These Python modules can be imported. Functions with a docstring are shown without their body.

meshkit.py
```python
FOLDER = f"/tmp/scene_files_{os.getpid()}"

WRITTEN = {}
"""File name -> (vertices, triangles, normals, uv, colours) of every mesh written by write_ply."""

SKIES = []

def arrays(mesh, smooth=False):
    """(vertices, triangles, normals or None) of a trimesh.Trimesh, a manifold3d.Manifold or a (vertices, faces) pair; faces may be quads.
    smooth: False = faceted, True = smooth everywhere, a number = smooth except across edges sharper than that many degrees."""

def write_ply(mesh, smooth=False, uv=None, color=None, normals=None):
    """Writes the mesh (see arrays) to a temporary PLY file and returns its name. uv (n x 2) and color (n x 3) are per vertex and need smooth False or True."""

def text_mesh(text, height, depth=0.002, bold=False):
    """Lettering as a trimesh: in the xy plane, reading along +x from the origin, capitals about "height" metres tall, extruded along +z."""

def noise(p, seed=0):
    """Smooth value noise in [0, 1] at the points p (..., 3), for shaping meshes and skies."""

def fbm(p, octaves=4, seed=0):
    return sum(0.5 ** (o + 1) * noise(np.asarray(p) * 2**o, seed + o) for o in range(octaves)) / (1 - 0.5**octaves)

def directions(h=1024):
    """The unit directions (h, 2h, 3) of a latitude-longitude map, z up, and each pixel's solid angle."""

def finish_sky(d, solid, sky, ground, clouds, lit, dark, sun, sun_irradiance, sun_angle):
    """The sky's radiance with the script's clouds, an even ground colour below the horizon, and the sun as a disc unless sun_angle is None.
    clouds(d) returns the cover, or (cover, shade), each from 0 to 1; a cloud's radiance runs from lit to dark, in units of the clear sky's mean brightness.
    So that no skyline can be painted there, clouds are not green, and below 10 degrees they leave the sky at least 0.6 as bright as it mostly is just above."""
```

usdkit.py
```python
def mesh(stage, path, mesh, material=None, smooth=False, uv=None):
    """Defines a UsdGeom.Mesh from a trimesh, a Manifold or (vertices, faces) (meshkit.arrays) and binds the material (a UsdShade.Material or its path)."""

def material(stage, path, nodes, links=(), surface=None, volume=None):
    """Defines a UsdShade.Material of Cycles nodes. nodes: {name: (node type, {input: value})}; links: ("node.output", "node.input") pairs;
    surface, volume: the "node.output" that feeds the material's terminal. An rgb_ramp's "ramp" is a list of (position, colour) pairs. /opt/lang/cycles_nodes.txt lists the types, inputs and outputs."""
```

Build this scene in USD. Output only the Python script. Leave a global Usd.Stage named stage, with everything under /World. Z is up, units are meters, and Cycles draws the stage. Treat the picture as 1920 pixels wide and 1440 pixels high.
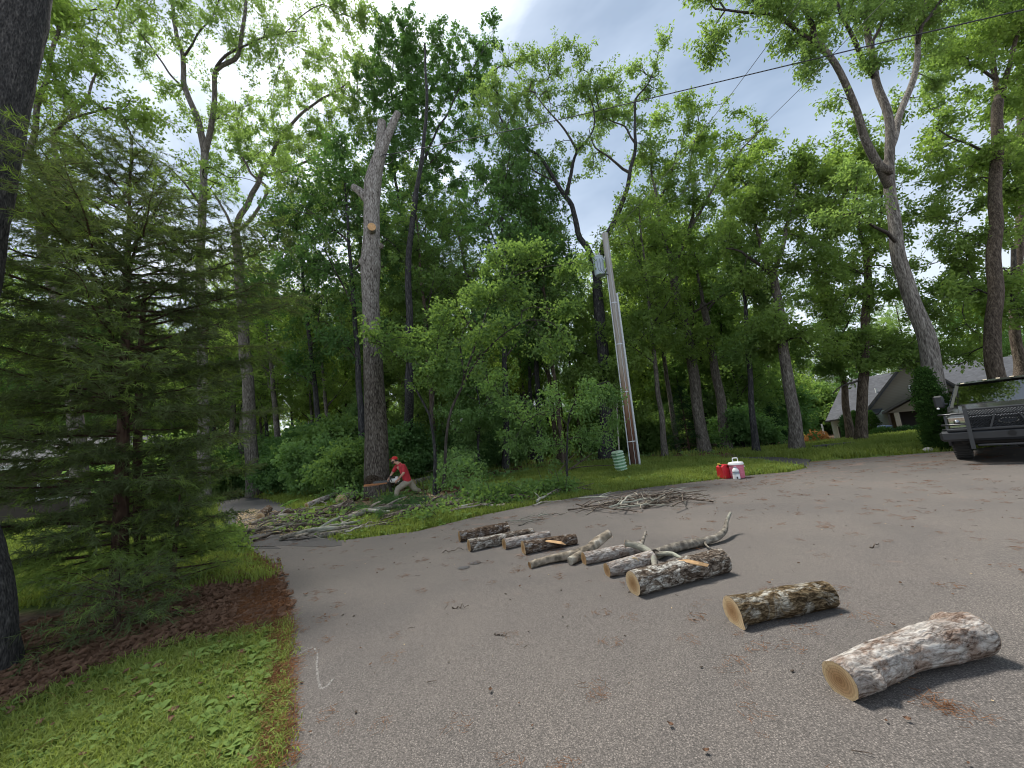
import math, random
import numpy as np, trimesh, usdkit, meshkit
import manifold3d as m3
import shapely
from shapely.geometry import Polygon, Point, LineString
from pxr import Usd, UsdGeom, UsdLux, UsdShade, Gf, Sdf, Vt

stage = Usd.Stage.CreateInMemory()
UsdGeom.SetStageUpAxis(stage, UsdGeom.Tokens.z)
UsdGeom.SetStageMetersPerUnit(stage, 1.0)
UsdGeom.Xform.Define(stage, '/World')
UsdGeom.Scope.Define(stage, '/World/Looks')

# ------------------------------------------------------------------ camera, sky, sun, exposure
CAM_H, FPX, PITCH, ROLL = 1.45, 720.0, math.radians(8.7), math.radians(5.8)
EXPOSURE = 2.22
SUN_EL, SUN_ROT = math.radians(64), math.radians(-35)
SUN_I, SUN_ANGLE, SKY_STRENGTH = 0.4, 12.0, 0.06
UPV = np.array([0, -math.sin(PITCH), math.cos(PITCH)]); FWD = np.array([0, math.cos(PITCH), math.sin(PITCH)]); XV = np.array([1.0, 0, 0])
EYE = np.array([0, 0, CAM_H])
cam = UsdGeom.Camera.Define(stage, '/World/camera')
_r = math.cos(ROLL) * XV - math.sin(ROLL) * UPV
_u = math.sin(ROLL) * XV + math.cos(ROLL) * UPV
cam.AddTransformOp().Set(Gf.Matrix4d(*[float(v) for v in (*_r, 0, *_u, 0, *(-FWD), 0, *EYE, 1)]))
cam.CreateHorizontalApertureAttr(36.0); cam.CreateVerticalApertureAttr(27.0)
cam.CreateFocalLengthAttr(36.0 * FPX / 1920); cam.CreateClippingRangeAttr(Gf.Vec2f(0.05, 2000))
cam.CreateExposureAttr(EXPOSURE)

sky_mat = usdkit.material(stage, '/World/Looks/sky_light', {
    'tc': ('texture_coordinate', {}),
    'sky': ('sky_texture', {'sky_type': 'single_scattering', 'sun_disc': False, 'sun_elevation': SUN_EL, 'sun_rotation': SUN_ROT, 'aerosol_density': 2.0}),
    'mp': ('mapping', {'scale': (1.0, 1.0, 2.2), 'location': (3.1, 0.7, 0.4)}),
    'n1': ('noise_texture', {'scale': 1.9, 'detail': 7.0, 'roughness': 0.52, 'distortion': 0.3}),
    'cl': ('rgb_ramp', {'ramp': [(0.0, (1.05, 1.36, 1.82)), (0.40, (1.35, 1.75, 2.3)), (0.53, (1.95, 2.38, 2.95)), (0.63, (3.9, 4.3, 4.75)), (0.78, (6.4, 6.6, 6.8)), (1.0, (7.2, 7.2, 7.2))]}),
    'sep': ('separate_xyz', {}),
    'hz': ('map_range', {'from_min': 0.55, 'from_max': 0.12, 'to_min': 0.0, 'to_max': 0.5, 'clamp': True}),
    'hm': ('mix', {'color2': (6.0, 6.2, 6.4)}),
    'mx': ('mix', {'fac': 0.88}),
    'bg': ('background_shader', {'strength': SKY_STRENGTH}),
}, [('tc.generated', 'mp.vector'), ('mp.vector', 'n1.vector'), ('n1.fac', 'cl.fac'), ('tc.generated', 'sep.vector'), ('sep.z', 'hz.value'),
    ('hz.result', 'hm.fac'), ('cl.color', 'hm.color1'), ('sky.color', 'mx.color1'), ('hm.color', 'mx.color2'), ('mx.color', 'bg.color')], surface='bg.background')
dome = UsdLux.DomeLight.Define(stage, '/World/sky')
UsdShade.MaterialBindingAPI.Apply(dome.GetPrim()).Bind(sky_mat)
dome.GetPrim().SetCustomDataByKey('kind', 'structure')
sun = UsdLux.DistantLight.Define(stage, '/World/sun')
sun.CreateNormalizeAttr(True); sun.CreateIntensityAttr(SUN_I); sun.CreateAngleAttr(SUN_ANGLE); sun.CreateColorAttr(Gf.Vec3f(1.0, 0.96, 0.9))
sun.AddRotateXYZOp().Set(Gf.Vec3f(math.degrees(math.pi / 2 - SUN_EL), 0, 180 - math.degrees(SUN_ROT)))

# ------------------------------------------------------------------ helpers
def ray(u, v):
    xc, yc = (u - 960) / FPX, -(v - 720) / FPX
    return (xc * math.cos(ROLL) + yc * math.sin(ROLL)) * XV + FWD + (-xc * math.sin(ROLL) + yc * math.cos(ROLL)) * UPV

def sstep(x, a, b):
    t = np.clip((np.asarray(x, float) - a) / (b - a), 0, 1)
    return t * t * (3 - 2 * t)

def terrain(x, y):
    x = np.asarray(x, float); y = np.asarray(y, float)
    return -1.75 * sstep(y, 12.5, 42) * sstep(x, 4, 15) - 0.9 * sstep(y, 16, 60) * (1 - sstep(x, 4, 15)) * 0.3

def G(u, v):
    d = ray(u, v); z = 0.0
    for _ in range(12):
        t = (z - CAM_H) / d[2] if d[2] < -1e-4 else 60
        t = min(t, 70); p = EYE + d * t
        z = 0.5 * z + 0.5 * float(terrain(p[0], p[1]))
    return np.array([p[0], p[1], float(terrain(p[0], p[1]))])

def at(u, v, Y):
    d = ray(u, v); return EYE + d * (Y / d[1])

def to_px(p):
    q = np.asarray(p, float) - EYE; a = q @ FWD; x = q @ XV / a; w = q @ UPV / a
    return 960 + FPX * (x * math.cos(ROLL) - w * math.sin(ROLL)), 720 - FPX * (x * math.sin(ROLL) + w * math.cos(ROLL))

_used = {}
def numbered(path):
    k = _used.get(path, -1) + 1; _used[path] = k
    return path if k == 0 else f'{path}_{k:03d}'

def tag(prim, label=None, cat=None, group=None, kind=None):
    for k, v in (('label', label), ('category', cat), ('group', group), ('kind', kind)):
        if v: prim.SetCustomDataByKey(k, v)
    return prim

class Thing:
    def __init__(s, name, label, cat, loc=(0, 0, 0), group=None, rotz=0.0, kind=None):
        s.path = numbered('/World/' + name); s.loc = np.array(loc, float)
        x = UsdGeom.Xform.Define(stage, s.path); x.AddTranslateOp().Set(Gf.Vec3d(*map(float, loc)))
        if rotz: x.AddRotateZOp().Set(float(rotz))
        s.prim = tag(x.GetPrim(), label, cat, group, kind)
    def part(s, name, mesh, mat, smooth=False, label=None, world=False, kind=None, parent=None):
        v, f, n = meshkit.arrays(mesh)
        if world: v = v - s.loc
        if len(f) == 0: return None
        path = numbered((parent or s.path) + '/' + name)
        m = usdkit.mesh(stage, path, (v, f), mat, smooth)
        tag(m.GetPrim(), label, None, None, kind)
        return path

def single(name, mesh, mat, label, cat, group=None, smooth=False, kind=None):
    m = usdkit.mesh(stage, numbered('/World/' + name), mesh, mat, smooth)
    return tag(m.GetPrim(), label, cat, group, kind)

def copy_of(src, name, loc, rotz, scale, label, cat, group):
    x = UsdGeom.Xform.Define(stage, numbered('/World/' + name))
    x.AddTranslateOp().Set(Gf.Vec3d(*map(float, loc))); x.AddRotateZOp().Set(float(rotz)); x.AddScaleOp().Set(Gf.Vec3f(*map(float, np.broadcast_to(scale, 3))))
    p = x.GetPrim(); p.GetReferences().AddInternalReference(Sdf.Path(src)); p.SetInstanceable(True)
    return tag(p, label, cat, group)

def instancer(path, protos, pos, yaw, scale, ids, tilt=None, seed=0):
    pi = UsdGeom.PointInstancer.Define(stage, path)
    for i, (mesh, mat) in enumerate(protos):
        p = f'{path}/prototypes/piece_{i}'
        usdkit.mesh(stage, p, mesh, mat)
        pi.CreatePrototypesRel().AddTarget(p)
    n = len(pos); pos = np.asarray(pos, float)
    q = np.zeros((n, 4)); q[:, 0] = np.cos(yaw / 2); q[:, 3] = np.sin(yaw / 2)
    if tilt is not None:
        r = np.random.default_rng(seed); ax = r.uniform(0, 2 * np.pi, n); c, s_ = np.cos(tilt / 2), np.sin(tilt / 2)
        t = np.stack([c, s_ * np.cos(ax), s_ * np.sin(ax), 0 * c], 1)
        w1, x1, y1, z1 = t.T; w2, x2, y2, z2 = q.T
        q = np.stack([w1*w2-x1*x2-y1*y2-z1*z2, w1*x2+x1*w2+y1*z2-z1*y2, w1*y2-x1*z2+y1*w2+z1*x2, w1*z2+x1*y2-y1*x2+z1*w2], 1)
    pi.CreatePositionsAttr(Vt.Vec3fArray.FromNumpy(pos.astype(np.float32)))
    pi.CreateOrientationsAttr(Vt.QuathArray([Gf.Quath(float(a), float(b), float(c), float(d)) for a, b, c, d in q]))
    sc = np.repeat(np.asarray(scale, float)[:, None], 3, 1) if np.ndim(scale) == 1 else scale
    pi.CreateScalesAttr(Vt.Vec3fArray.FromNumpy(sc.astype(np.float32)))
    pi.CreateProtoIndicesAttr(Vt.IntArray.FromNumpy(np.asarray(ids, np.int32)))
    return pi.GetPrim()

def cat(meshes):
    vs, fs, n = [], [], 0
    for m in meshes:
        v, f, _ = meshkit.arrays(m); vs.append(v); fs.append(f + n); n += len(v)
    if not vs: return np.zeros((0, 3)), np.zeros((0, 3), int)
    return np.vstack(vs), np.vstack(fs)

def smooth_path(pts, step):
    pts = np.asarray(pts, float)
    d = np.r_[0, np.cumsum(np.linalg.norm(np.diff(pts, axis=0), axis=1))]
    n = max(2, int(d[-1] / step) + 1); t = np.linspace(0, d[-1], n)
    if len(pts) < 3: return np.stack([np.interp(t, d, pts[:, k]) for k in range(3)], 1)
    from scipy.interpolate import PchipInterpolator
    return PchipInterpolator(d, pts)(t)

def tube(pts, rad, sides=8, cap=True, bump=None):
    """Swept tube with parallel transported frames; bump(angle, index) -> radius factor."""
    pts = np.asarray(pts, float); n = len(pts); rad = np.broadcast_to(np.asarray(rad, float), n)
    T = np.gradient(pts, axis=0); T /= np.linalg.norm(T, axis=1, keepdims=True) + 1e-12
    a = np.array([0, 0, 1.0]) if abs(T[0, 2]) < 0.9 else np.array([1.0, 0, 0])
    N = np.zeros((n, 3)); v = a - T[0] * (a @ T[0]); N[0] = v / np.linalg.norm(v)
    for i in range(1, n):
        v = N[i - 1] - T[i] * (N[i - 1] @ T[i]); N[i] = v / (np.linalg.norm(v) + 1e-12)
    B = np.cross(T, N)
    th = np.linspace(0, 2 * np.pi, sides, endpoint=False)
    R = rad[:, None] * np.ones(sides)
    if bump is not None: R = R * bump
    V = (pts[:, None] + R[..., None] * (np.cos(th)[None, :, None] * N[:, None] + np.sin(th)[None, :, None] * B[:, None])).reshape(-1, 3)
    i, j = np.meshgrid(np.arange(n - 1), np.arange(sides), indexing='ij'); k = (j + 1) % sides
    q = np.stack([i * sides + j, i * sides + k, (i + 1) * sides + k, (i + 1) * sides + j], -1).reshape(-1, 4)
    F = np.vstack([q[:, [0, 1, 2]], q[:, [0, 2, 3]]])
    if cap:
        c0, c1 = len(V), len(V) + 1; V = np.vstack([V, pts[0], pts[-1]]); jj = np.arange(sides); kk = (jj + 1) % sides
        F = np.vstack([F, np.stack([np.full(sides, c0), kk, jj], 1), np.stack([np.full(sides, c1), (n - 1) * sides + jj, (n - 1) * sides + kk], 1)])
    return V, F

def prisms(P, Q, r0, r1, sides=4):
    """Many thin straight segments at once, as prisms."""
    P, Q = np.asarray(P, float), np.asarray(Q, float); n = len(P)
    T = Q - P; T /= np.linalg.norm(T, axis=1, keepdims=True) + 1e-9
    a = np.where(np.abs(T[:, 2:3]) < 0.9, [[0, 0, 1.0]], [[1.0, 0, 0]])
    N = np.cross(T, a); N /= np.linalg.norm(N, axis=1, keepdims=True); B = np.cross(T, N)
    th = np.linspace(0, 2 * np.pi, sides, endpoint=False)
    c = np.cos(th)[None, :, None] * N[:, None] + np.sin(th)[None, :, None] * B[:, None]
    V = np.concatenate([P[:, None] + c * r0[:, None, None], Q[:, None] + c * r1[:, None, None]], 1).reshape(-1, 3)
    j = np.arange(sides); k = (j + 1) % sides
    f = np.vstack([np.stack([j, k, k + sides], 1), np.stack([j, k + sides, j + sides], 1)])
    F = (f[None] + (np.arange(n) * 2 * sides)[:, None, None]).reshape(-1, 3)
    return V, F

def box(size, center=(0, 0, 0), ch=0.0):
    s = np.array(size, float) / 2; c = np.array(center, float)
    if ch <= 0:
        m = trimesh.creation.box(size); m.apply_translation(center); return m.vertices.copy(), m.faces.copy()
    ch = min(ch, 0.45 * s.min() * 2)
    pts = []
    for sx in (-1, 1):
        for sy in (-1, 1):
            for sz in (-1, 1):
                for k in range(3):
                    p = s - ch; p = p.copy(); p[k] = s[k]; pts.append(p * [sx, sy, sz] + c)
    h = trimesh.convex.convex_hull(np.array(pts)); return np.array(h.vertices), np.array(h.faces)

def hull(pts):
    h = trimesh.convex.convex_hull(np.asarray(pts, float)); return np.array(h.vertices), np.array(h.faces)

def lathe(profile, sides=24, center=(0, 0, 0)):
    m = trimesh.creation.revolve(np.array(profile, float), sections=sides); return np.array(m.vertices) + center, np.array(m.faces)

def rot(mesh, deg, axis='z', origin=(0, 0, 0)):
    v, f, _ = meshkit.arrays(mesh)
    M = trimesh.transformations.rotation_matrix(math.radians(deg), {'x': [1, 0, 0], 'y': [0, 1, 0], 'z': [0, 0, 1]}[axis], origin)
    return trimesh.transformations.transform_points(v, M), f

def move(mesh, d):
    v, f, _ = meshkit.arrays(mesh); return v + np.asarray(d, float), f

def extrude(poly, h, z=0.0):
    m = trimesh.creation.extrude_polygon(poly, h, engine='earcut'); m.apply_translation([0, 0, z]); return np.array(m.vertices), np.array(m.faces)

def plate(a, b, c, d, t):
    """A slab of thickness t below the quad a, b, c, d (or along its normal)."""
    q = np.array([a, b, c, d], float); n = np.cross(q[1] - q[0], q[2] - q[0]); n /= np.linalg.norm(n)
    return hull(np.vstack([q, q - n * t]))

# ------------------------------------------------------------------ materials
def L(n): return '/World/Looks/' + n
def plain(name, col, rough=0.6, metallic=0.0, coat=0.0, vary=0.15, scale=8.0, bump=0.0, spec=0.5):
    nodes = {'tc': ('texture_coordinate', {}), 'n': ('noise_texture', {'scale': scale, 'detail': 5.0, 'roughness': 0.6}),
             'r': ('rgb_ramp', {'ramp': [(0.25, tuple(np.array(col) * (1 - vary))), (0.75, tuple(np.minimum(1, np.array(col) * (1 + vary))))]}),
             'p': ('principled_bsdf', {'roughness': rough, 'metallic': metallic, 'coat_weight': coat, 'specular_ior_level': spec})}
    links = [('tc.object', 'n.vector'), ('n.fac', 'r.fac'), ('r.color', 'p.base_color')]
    if bump: nodes['b'] = ('bump', {'strength': bump, 'distance': 0.02}); links += [('n.fac', 'b.height'), ('b.normal', 'p.normal')]
    return usdkit.material(stage, L(name), nodes, links, 'p.BSDF')

def leaf_mat(name, ramp, trans, tw=0.35, rough=0.5):
    """Leaves whose tone varies leaf by leaf and clump by clump, with light coming through."""
    return usdkit.material(stage, L(name), {
        'g': ('geometry', {}), 'n': ('noise_texture', {'scale': 0.9, 'detail': 2.0}),
        'm': ('math', {'math_type': 'multiply_add', 'value2': 0.75, 'value3': 0.0}), 'm2': ('math', {'math_type': 'multiply_add', 'value2': 0.4}),
        'r': ('rgb_ramp', {'ramp': ramp}), 'hs': ('mix', {'mix_type': 'multiply', 'fac': 1.0, 'color2': trans}),
        'p': ('diffuse_bsdf', {}), 't': ('translucent_bsdf', {}), 'x': ('mix_closure', {'fac': tw})},
        [('g.position', 'n.vector'), ('g.random_per_island', 'm.value1'), ('n.fac', 'm2.value1'), ('m.value', 'm2.value3'), ('m2.value', 'r.fac'),
         ('r.color', 'p.color'), ('r.color', 'hs.color1'), ('hs.color', 't.color'), ('p.BSDF', 'x.closure1'), ('t.BSDF', 'x.closure2')], 'x.closure')

def bark_mat(name, dark, mid, light, stretch=(15, 15, 3.2), bump=1.0, lichen=None, lo=0.5, hi=0.95):
    nodes = {'tc': ('texture_coordinate', {}), 'mp': ('mapping', {'scale': stretch}), 'n': ('noise_texture', {'scale': 1.0, 'detail': 8.0, 'roughness': 0.65, 'distortion': 0.6}),
             'v': ('voronoi_texture', {'scale': 2.2, 'feature': 'f1'}), 'n2': ('noise_texture', {'scale': 1.7, 'detail': 3.0}),
             'h': ('math', {'math_type': 'multiply_add', 'value2': 0.35}), 'r': ('rgb_ramp', {'ramp': [(lo, dark), (0.5 * (lo + hi), mid), (hi, light)]}),
             'b': ('bump', {'strength': bump, 'distance': 0.03}), 'p': ('principled_bsdf', {'roughness': 0.9, 'specular_ior_level': 0.2})}
    links = [('tc.object', 'mp.vector'), ('mp.vector', 'n.vector'), ('mp.vector', 'v.vector'), ('v.distance', 'h.value1'), ('n.fac', 'h.value3'), ('h.value', 'b.height'),
             ('h.value', 'r.fac'), ('b.normal', 'p.normal')]
    if lichen:
        nodes |= {'lm': ('map_range', {'from_min': 0.52, 'from_max': 0.62, 'clamp': True}), 'lx': ('mix', {'color2': lichen})}
        links += [('tc.object', 'n2.vector'), ('n2.fac', 'lm.value'), ('lm.result', 'lx.fac'), ('r.color', 'lx.color1'), ('lx.color', 'p.base_color')]
    else: links.append(('r.color', 'p.base_color'))
    return usdkit.material(stage, L(name), nodes, links, 'p.BSDF')

BARK_GREY = bark_mat('bark_grey', (0.045, 0.038, 0.032), (0.12, 0.105, 0.09), (0.24, 0.22, 0.19))
BARK_PALE = bark_mat('bark_pale', (0.055, 0.047, 0.04), (0.165, 0.148, 0.128), (0.31, 0.285, 0.25), stretch=(16, 16, 3.0))
BARK_DARK = bark_mat('bark_dark', (0.012, 0.012, 0.013), (0.04, 0.038, 0.038), (0.11, 0.105, 0.1), stretch=(16, 16, 3.5), bump=1.0)
BARK_BROWN = bark_mat('bark_brown', (0.03, 0.022, 0.016), (0.085, 0.065, 0.048), (0.17, 0.14, 0.11))
BARK_LIMB = bark_mat('bark_limb', (0.025, 0.021, 0.018), (0.06, 0.052, 0.044), (0.13, 0.115, 0.1))
BARK_PINE = bark_mat('bark_pine', (0.03, 0.018, 0.013), (0.075, 0.045, 0.032), (0.13, 0.09, 0.065), stretch=(14, 14, 3))
STICK_PALE = bark_mat('stick_pale', (0.09, 0.075, 0.055), (0.24, 0.2, 0.15), (0.42, 0.38, 0.31), stretch=(7, 7, 7), lichen=(0.36, 0.34, 0.28))
STICK_DARK = bark_mat('stick_dark', (0.035, 0.026, 0.02), (0.11, 0.085, 0.065), (0.24, 0.2, 0.16), stretch=(9, 9, 9))
STICK_GREY = bark_mat('stick_grey', (0.07, 0.06, 0.05), (0.17, 0.15, 0.12), (0.33, 0.3, 0.25), stretch=(8, 8, 8), lichen=(0.28, 0.285, 0.23))
def G_(c):
    a, b, d = (np.array(x) for x in c); top = np.minimum(0.62, d * 1.45 + 0.03)
    return [(0.1, tuple(a * 0.8)), (0.45, tuple(b)), (0.72, tuple(d)), (0.95, tuple(top))]
LEAF_OAK = leaf_mat('leaf_oak', G_([(0.176, 0.267, 0.088), (0.336, 0.436, 0.139), (0.586, 0.626, 0.217)]), (1.5, 1.6, 0.8), 0.5)
LEAF_OAK_OLIVE = leaf_mat('leaf_oak_olive', G_([(0.164, 0.260, 0.097), (0.316, 0.441, 0.166), (0.519, 0.609, 0.288)]), (1.5, 1.5, 0.8), 0.5)
LEAF_MAPLE = leaf_mat('leaf_maple', G_([(0.094, 0.175, 0.066), (0.180, 0.290, 0.103), (0.320, 0.427, 0.163)]), (1.4, 1.7, 0.8), 0.3)
LEAF_LIGHT = leaf_mat('leaf_light', G_([(0.146, 0.243, 0.081), (0.256, 0.374, 0.129), (0.421, 0.519, 0.225)]), (1.5, 1.5, 0.8), 0.45)
LEAF_SHRUB = leaf_mat('leaf_shrub', G_([(0.154, 0.264, 0.096), (0.311, 0.436, 0.177), (0.625, 0.718, 0.321)]), (1.4, 1.6, 0.8), 0.38)
NEEDLE = leaf_mat('needle', G_([(0.095, 0.125, 0.058), (0.186, 0.232, 0.102), (0.348, 0.393, 0.164)]), (1.4, 1.5, 0.8), 0.25)
NEEDLE_FRESH = leaf_mat('needle_fresh', G_([(0.143, 0.208, 0.064), (0.307, 0.420, 0.110), (0.569, 0.726, 0.183)]), (1.4, 1.5, 0.8), 0.3)
NEEDLE_DARK = leaf_mat('needle_dark', G_([(0.024, 0.054, 0.024), (0.042, 0.084, 0.036), (0.072, 0.120, 0.054)]), (1.3, 1.5, 0.8), 0.25)
CEDAR = leaf_mat('cedar', G_([(0.037, 0.077, 0.022), (0.062, 0.121, 0.033), (0.112, 0.176, 0.050)]), (1.3, 1.5, 0.8), 0.25)
LEAF_ORANGE = leaf_mat('leaf_orange', G_([(0.25, 0.13, 0.05), (0.38, 0.2, 0.09), (0.4, 0.3, 0.12)]), (1.2, 1.2, 0.9), 0.35)
GRASS = leaf_mat('grass_blade', G_([(0.194, 0.251, 0.074), (0.358, 0.401, 0.109), (0.658, 0.600, 0.227)]), (1.4, 1.5, 0.8), 0.4)
GRASS_DRY = leaf_mat('grass_yellowed', G_([(0.142, 0.188, 0.034), (0.261, 0.278, 0.069), (0.427, 0.358, 0.161)]), (1.3, 1.4, 0.9), 0.4)
WEED = leaf_mat('weed_leaf', G_([(0.158, 0.242, 0.066), (0.270, 0.362, 0.116), (0.443, 0.507, 0.232)]), (1.3, 1.4, 0.8), 0.35)
DEADLEAF = leaf_mat('dead_leaf', G_([(0.138, 0.081, 0.054), (0.373, 0.228, 0.149), (0.724, 0.510, 0.355)]), (1.1, 1.0, 0.9), 0.15)
NEEDLE_DROP = leaf_mat('fallen_needle', G_([(0.172, 0.083, 0.042), (0.276, 0.138, 0.070), (0.391, 0.231, 0.120)]), (1.1, 1.0, 0.9), 0.1)
CHIP = plain('wood_chip', (0.55, 0.4, 0.22), 0.9, vary=0.35)
WOOD = usdkit.material(stage, L('cut_wood'), {
    'tc': ('texture_coordinate', {}), 's': ('separate_xyz', {}), 'yy': ('math', {'math_type': 'multiply'}), 'zz': ('math', {'math_type': 'multiply'}), 'ad': ('math', {'math_type': 'add'}), 'sq': ('math', {'math_type': 'sqrt'}),
    'n': ('noise_texture', {'scale': 16.0, 'detail': 4.0}), 'rr': ('math', {'math_type': 'multiply_add', 'value2': 0.02}), 'sc': ('math', {'math_type': 'multiply', 'value2': 480.0}), 'si': ('math', {'math_type': 'sine'}),
    'heart': ('rgb_ramp', {'ramp': [(0.0, (0.2, 0.11, 0.055)), (0.35, (0.33, 0.2, 0.1)), (0.62, (0.4, 0.26, 0.14)), (0.78, (0.5, 0.36, 0.2)), (0.95, (0.55, 0.41, 0.25))]}), 'mr': ('map_range', {'from_min': 0.0, 'from_max': 0.105, 'clamp': True}),
    'rg': ('map_range', {'from_min': -1.0, 'from_max': 1.0, 'to_min': 0.78, 'to_max': 1.0}), 'm1': ('mix', {'mix_type': 'multiply', 'fac': 1.0}),
    'at': ('math', {'math_type': 'arctan2'}), 'cx': ('combine_xyz', {}), 'mp': ('mapping', {'scale': (9, 3, 1)}), 'cn': ('noise_texture', {'scale': 1.0, 'detail': 3.0, 'roughness': 0.6}), 'cr': ('rgb_ramp', {'ramp': [(0.33, (0.3, 0.24, 0.2)), (0.4, (1, 1, 1))]}), 'm2': ('mix', {'mix_type': 'multiply', 'fac': 0.8}),
    'mk': ('mapping', {'rotation': (0.5, 0, 0), 'scale': (1, 260, 8)}), 'kn': ('noise_texture', {'scale': 1.0, 'detail': 2.0}), 'kr': ('map_range', {'from_min': 0.3, 'from_max': 0.7, 'to_min': 0.8, 'to_max': 1.1}), 'm3': ('mix', {'mix_type': 'multiply', 'fac': 1.0}),
    'p': ('diffuse_bsdf', {})},
    [('tc.object', 's.vector'), ('s.y', 'yy.value1'), ('s.y', 'yy.value2'), ('s.z', 'zz.value1'), ('s.z', 'zz.value2'), ('yy.value', 'ad.value1'), ('zz.value', 'ad.value2'), ('ad.value', 'sq.value1'), ('tc.object', 'n.vector'), ('n.fac', 'rr.value1'), ('sq.value', 'rr.value3'),
     ('rr.value', 'sc.value1'), ('sc.value', 'si.value1'), ('si.value', 'rg.value'), ('rr.value', 'mr.value'), ('mr.result', 'heart.fac'), ('heart.color', 'm1.color1'), ('rg.result', 'm1.color2'),
     ('s.y', 'at.value1'), ('s.z', 'at.value2'), ('at.value', 'cx.x'), ('sq.value', 'cx.y'), ('cx.vector', 'mp.vector'), ('mp.vector', 'cn.vector'), ('cn.fac', 'cr.fac'), ('m1.color', 'm2.color1'), ('cr.color', 'm2.color2'),
     ('tc.object', 'mk.vector'), ('mk.vector', 'kn.vector'), ('kn.fac', 'kr.value'), ('m2.color', 'm3.color1'), ('kr.result', 'm3.color2'), ('m3.color', 'p.color')], 'p.BSDF')
BARK_SNAG = usdkit.material(stage, L('bark_snag'), {'tc': ('texture_coordinate', {}), 'mp': ('mapping', {'scale': (14, 14, 3.4)}), 'n': ('noise_texture', {'scale': 1.0, 'detail': 9.0, 'roughness': 0.7, 'distortion': 0.7}), 'v': ('voronoi_texture', {'scale': 1.6, 'feature': 'distance_to_edge'}), 's': ('separate_xyz', {}),
    'h': ('math', {'math_type': 'multiply_add', 'value2': 0.7}), 'r': ('rgb_ramp', {'ramp': [(0.42, (0.03, 0.025, 0.021)), (0.62, (0.105, 0.09, 0.076)), (0.85, (0.2, 0.18, 0.155))]}), 'r2': ('rgb_ramp', {'ramp': [(0.4, (0.07, 0.06, 0.053)), (0.58, (0.22, 0.2, 0.18)), (0.8, (0.37, 0.35, 0.32))]}),
    'n2': ('noise_texture', {'scale': 0.8, 'detail': 5.0}), 'zz': ('math', {'math_type': 'multiply_add', 'value2': 6.0}), 'z': ('map_range', {'from_min': 7.5, 'from_max': 12.5, 'clamp': True}), 'm': ('mix', {}), 'b': ('bump', {'strength': 1.0, 'distance': 0.035}), 'p': ('diffuse_bsdf', {})},
    [('tc.object', 'mp.vector'), ('mp.vector', 'n.vector'), ('mp.vector', 'v.vector'), ('v.distance', 'h.value1'), ('n.fac', 'h.value3'), ('h.value', 'r.fac'), ('h.value', 'r2.fac'), ('tc.object', 's.vector'), ('tc.object', 'n2.vector'), ('n2.fac', 'zz.value1'), ('s.z', 'zz.value3'), ('zz.value', 'z.value'), ('z.result', 'm.fac'),
     ('r.color', 'm.color1'), ('r2.color', 'm.color2'), ('m.color', 'p.color'), ('h.value', 'b.height'), ('b.normal', 'p.normal')], 'p.BSDF')
NOTCH_WOOD = plain('notch_wood', (0.42, 0.19, 0.08), 0.85, vary=0.35, scale=14)
SPLIT_WOOD = plain('split_wood', (0.5, 0.3, 0.14), 0.85, vary=0.35, scale=18)
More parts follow.
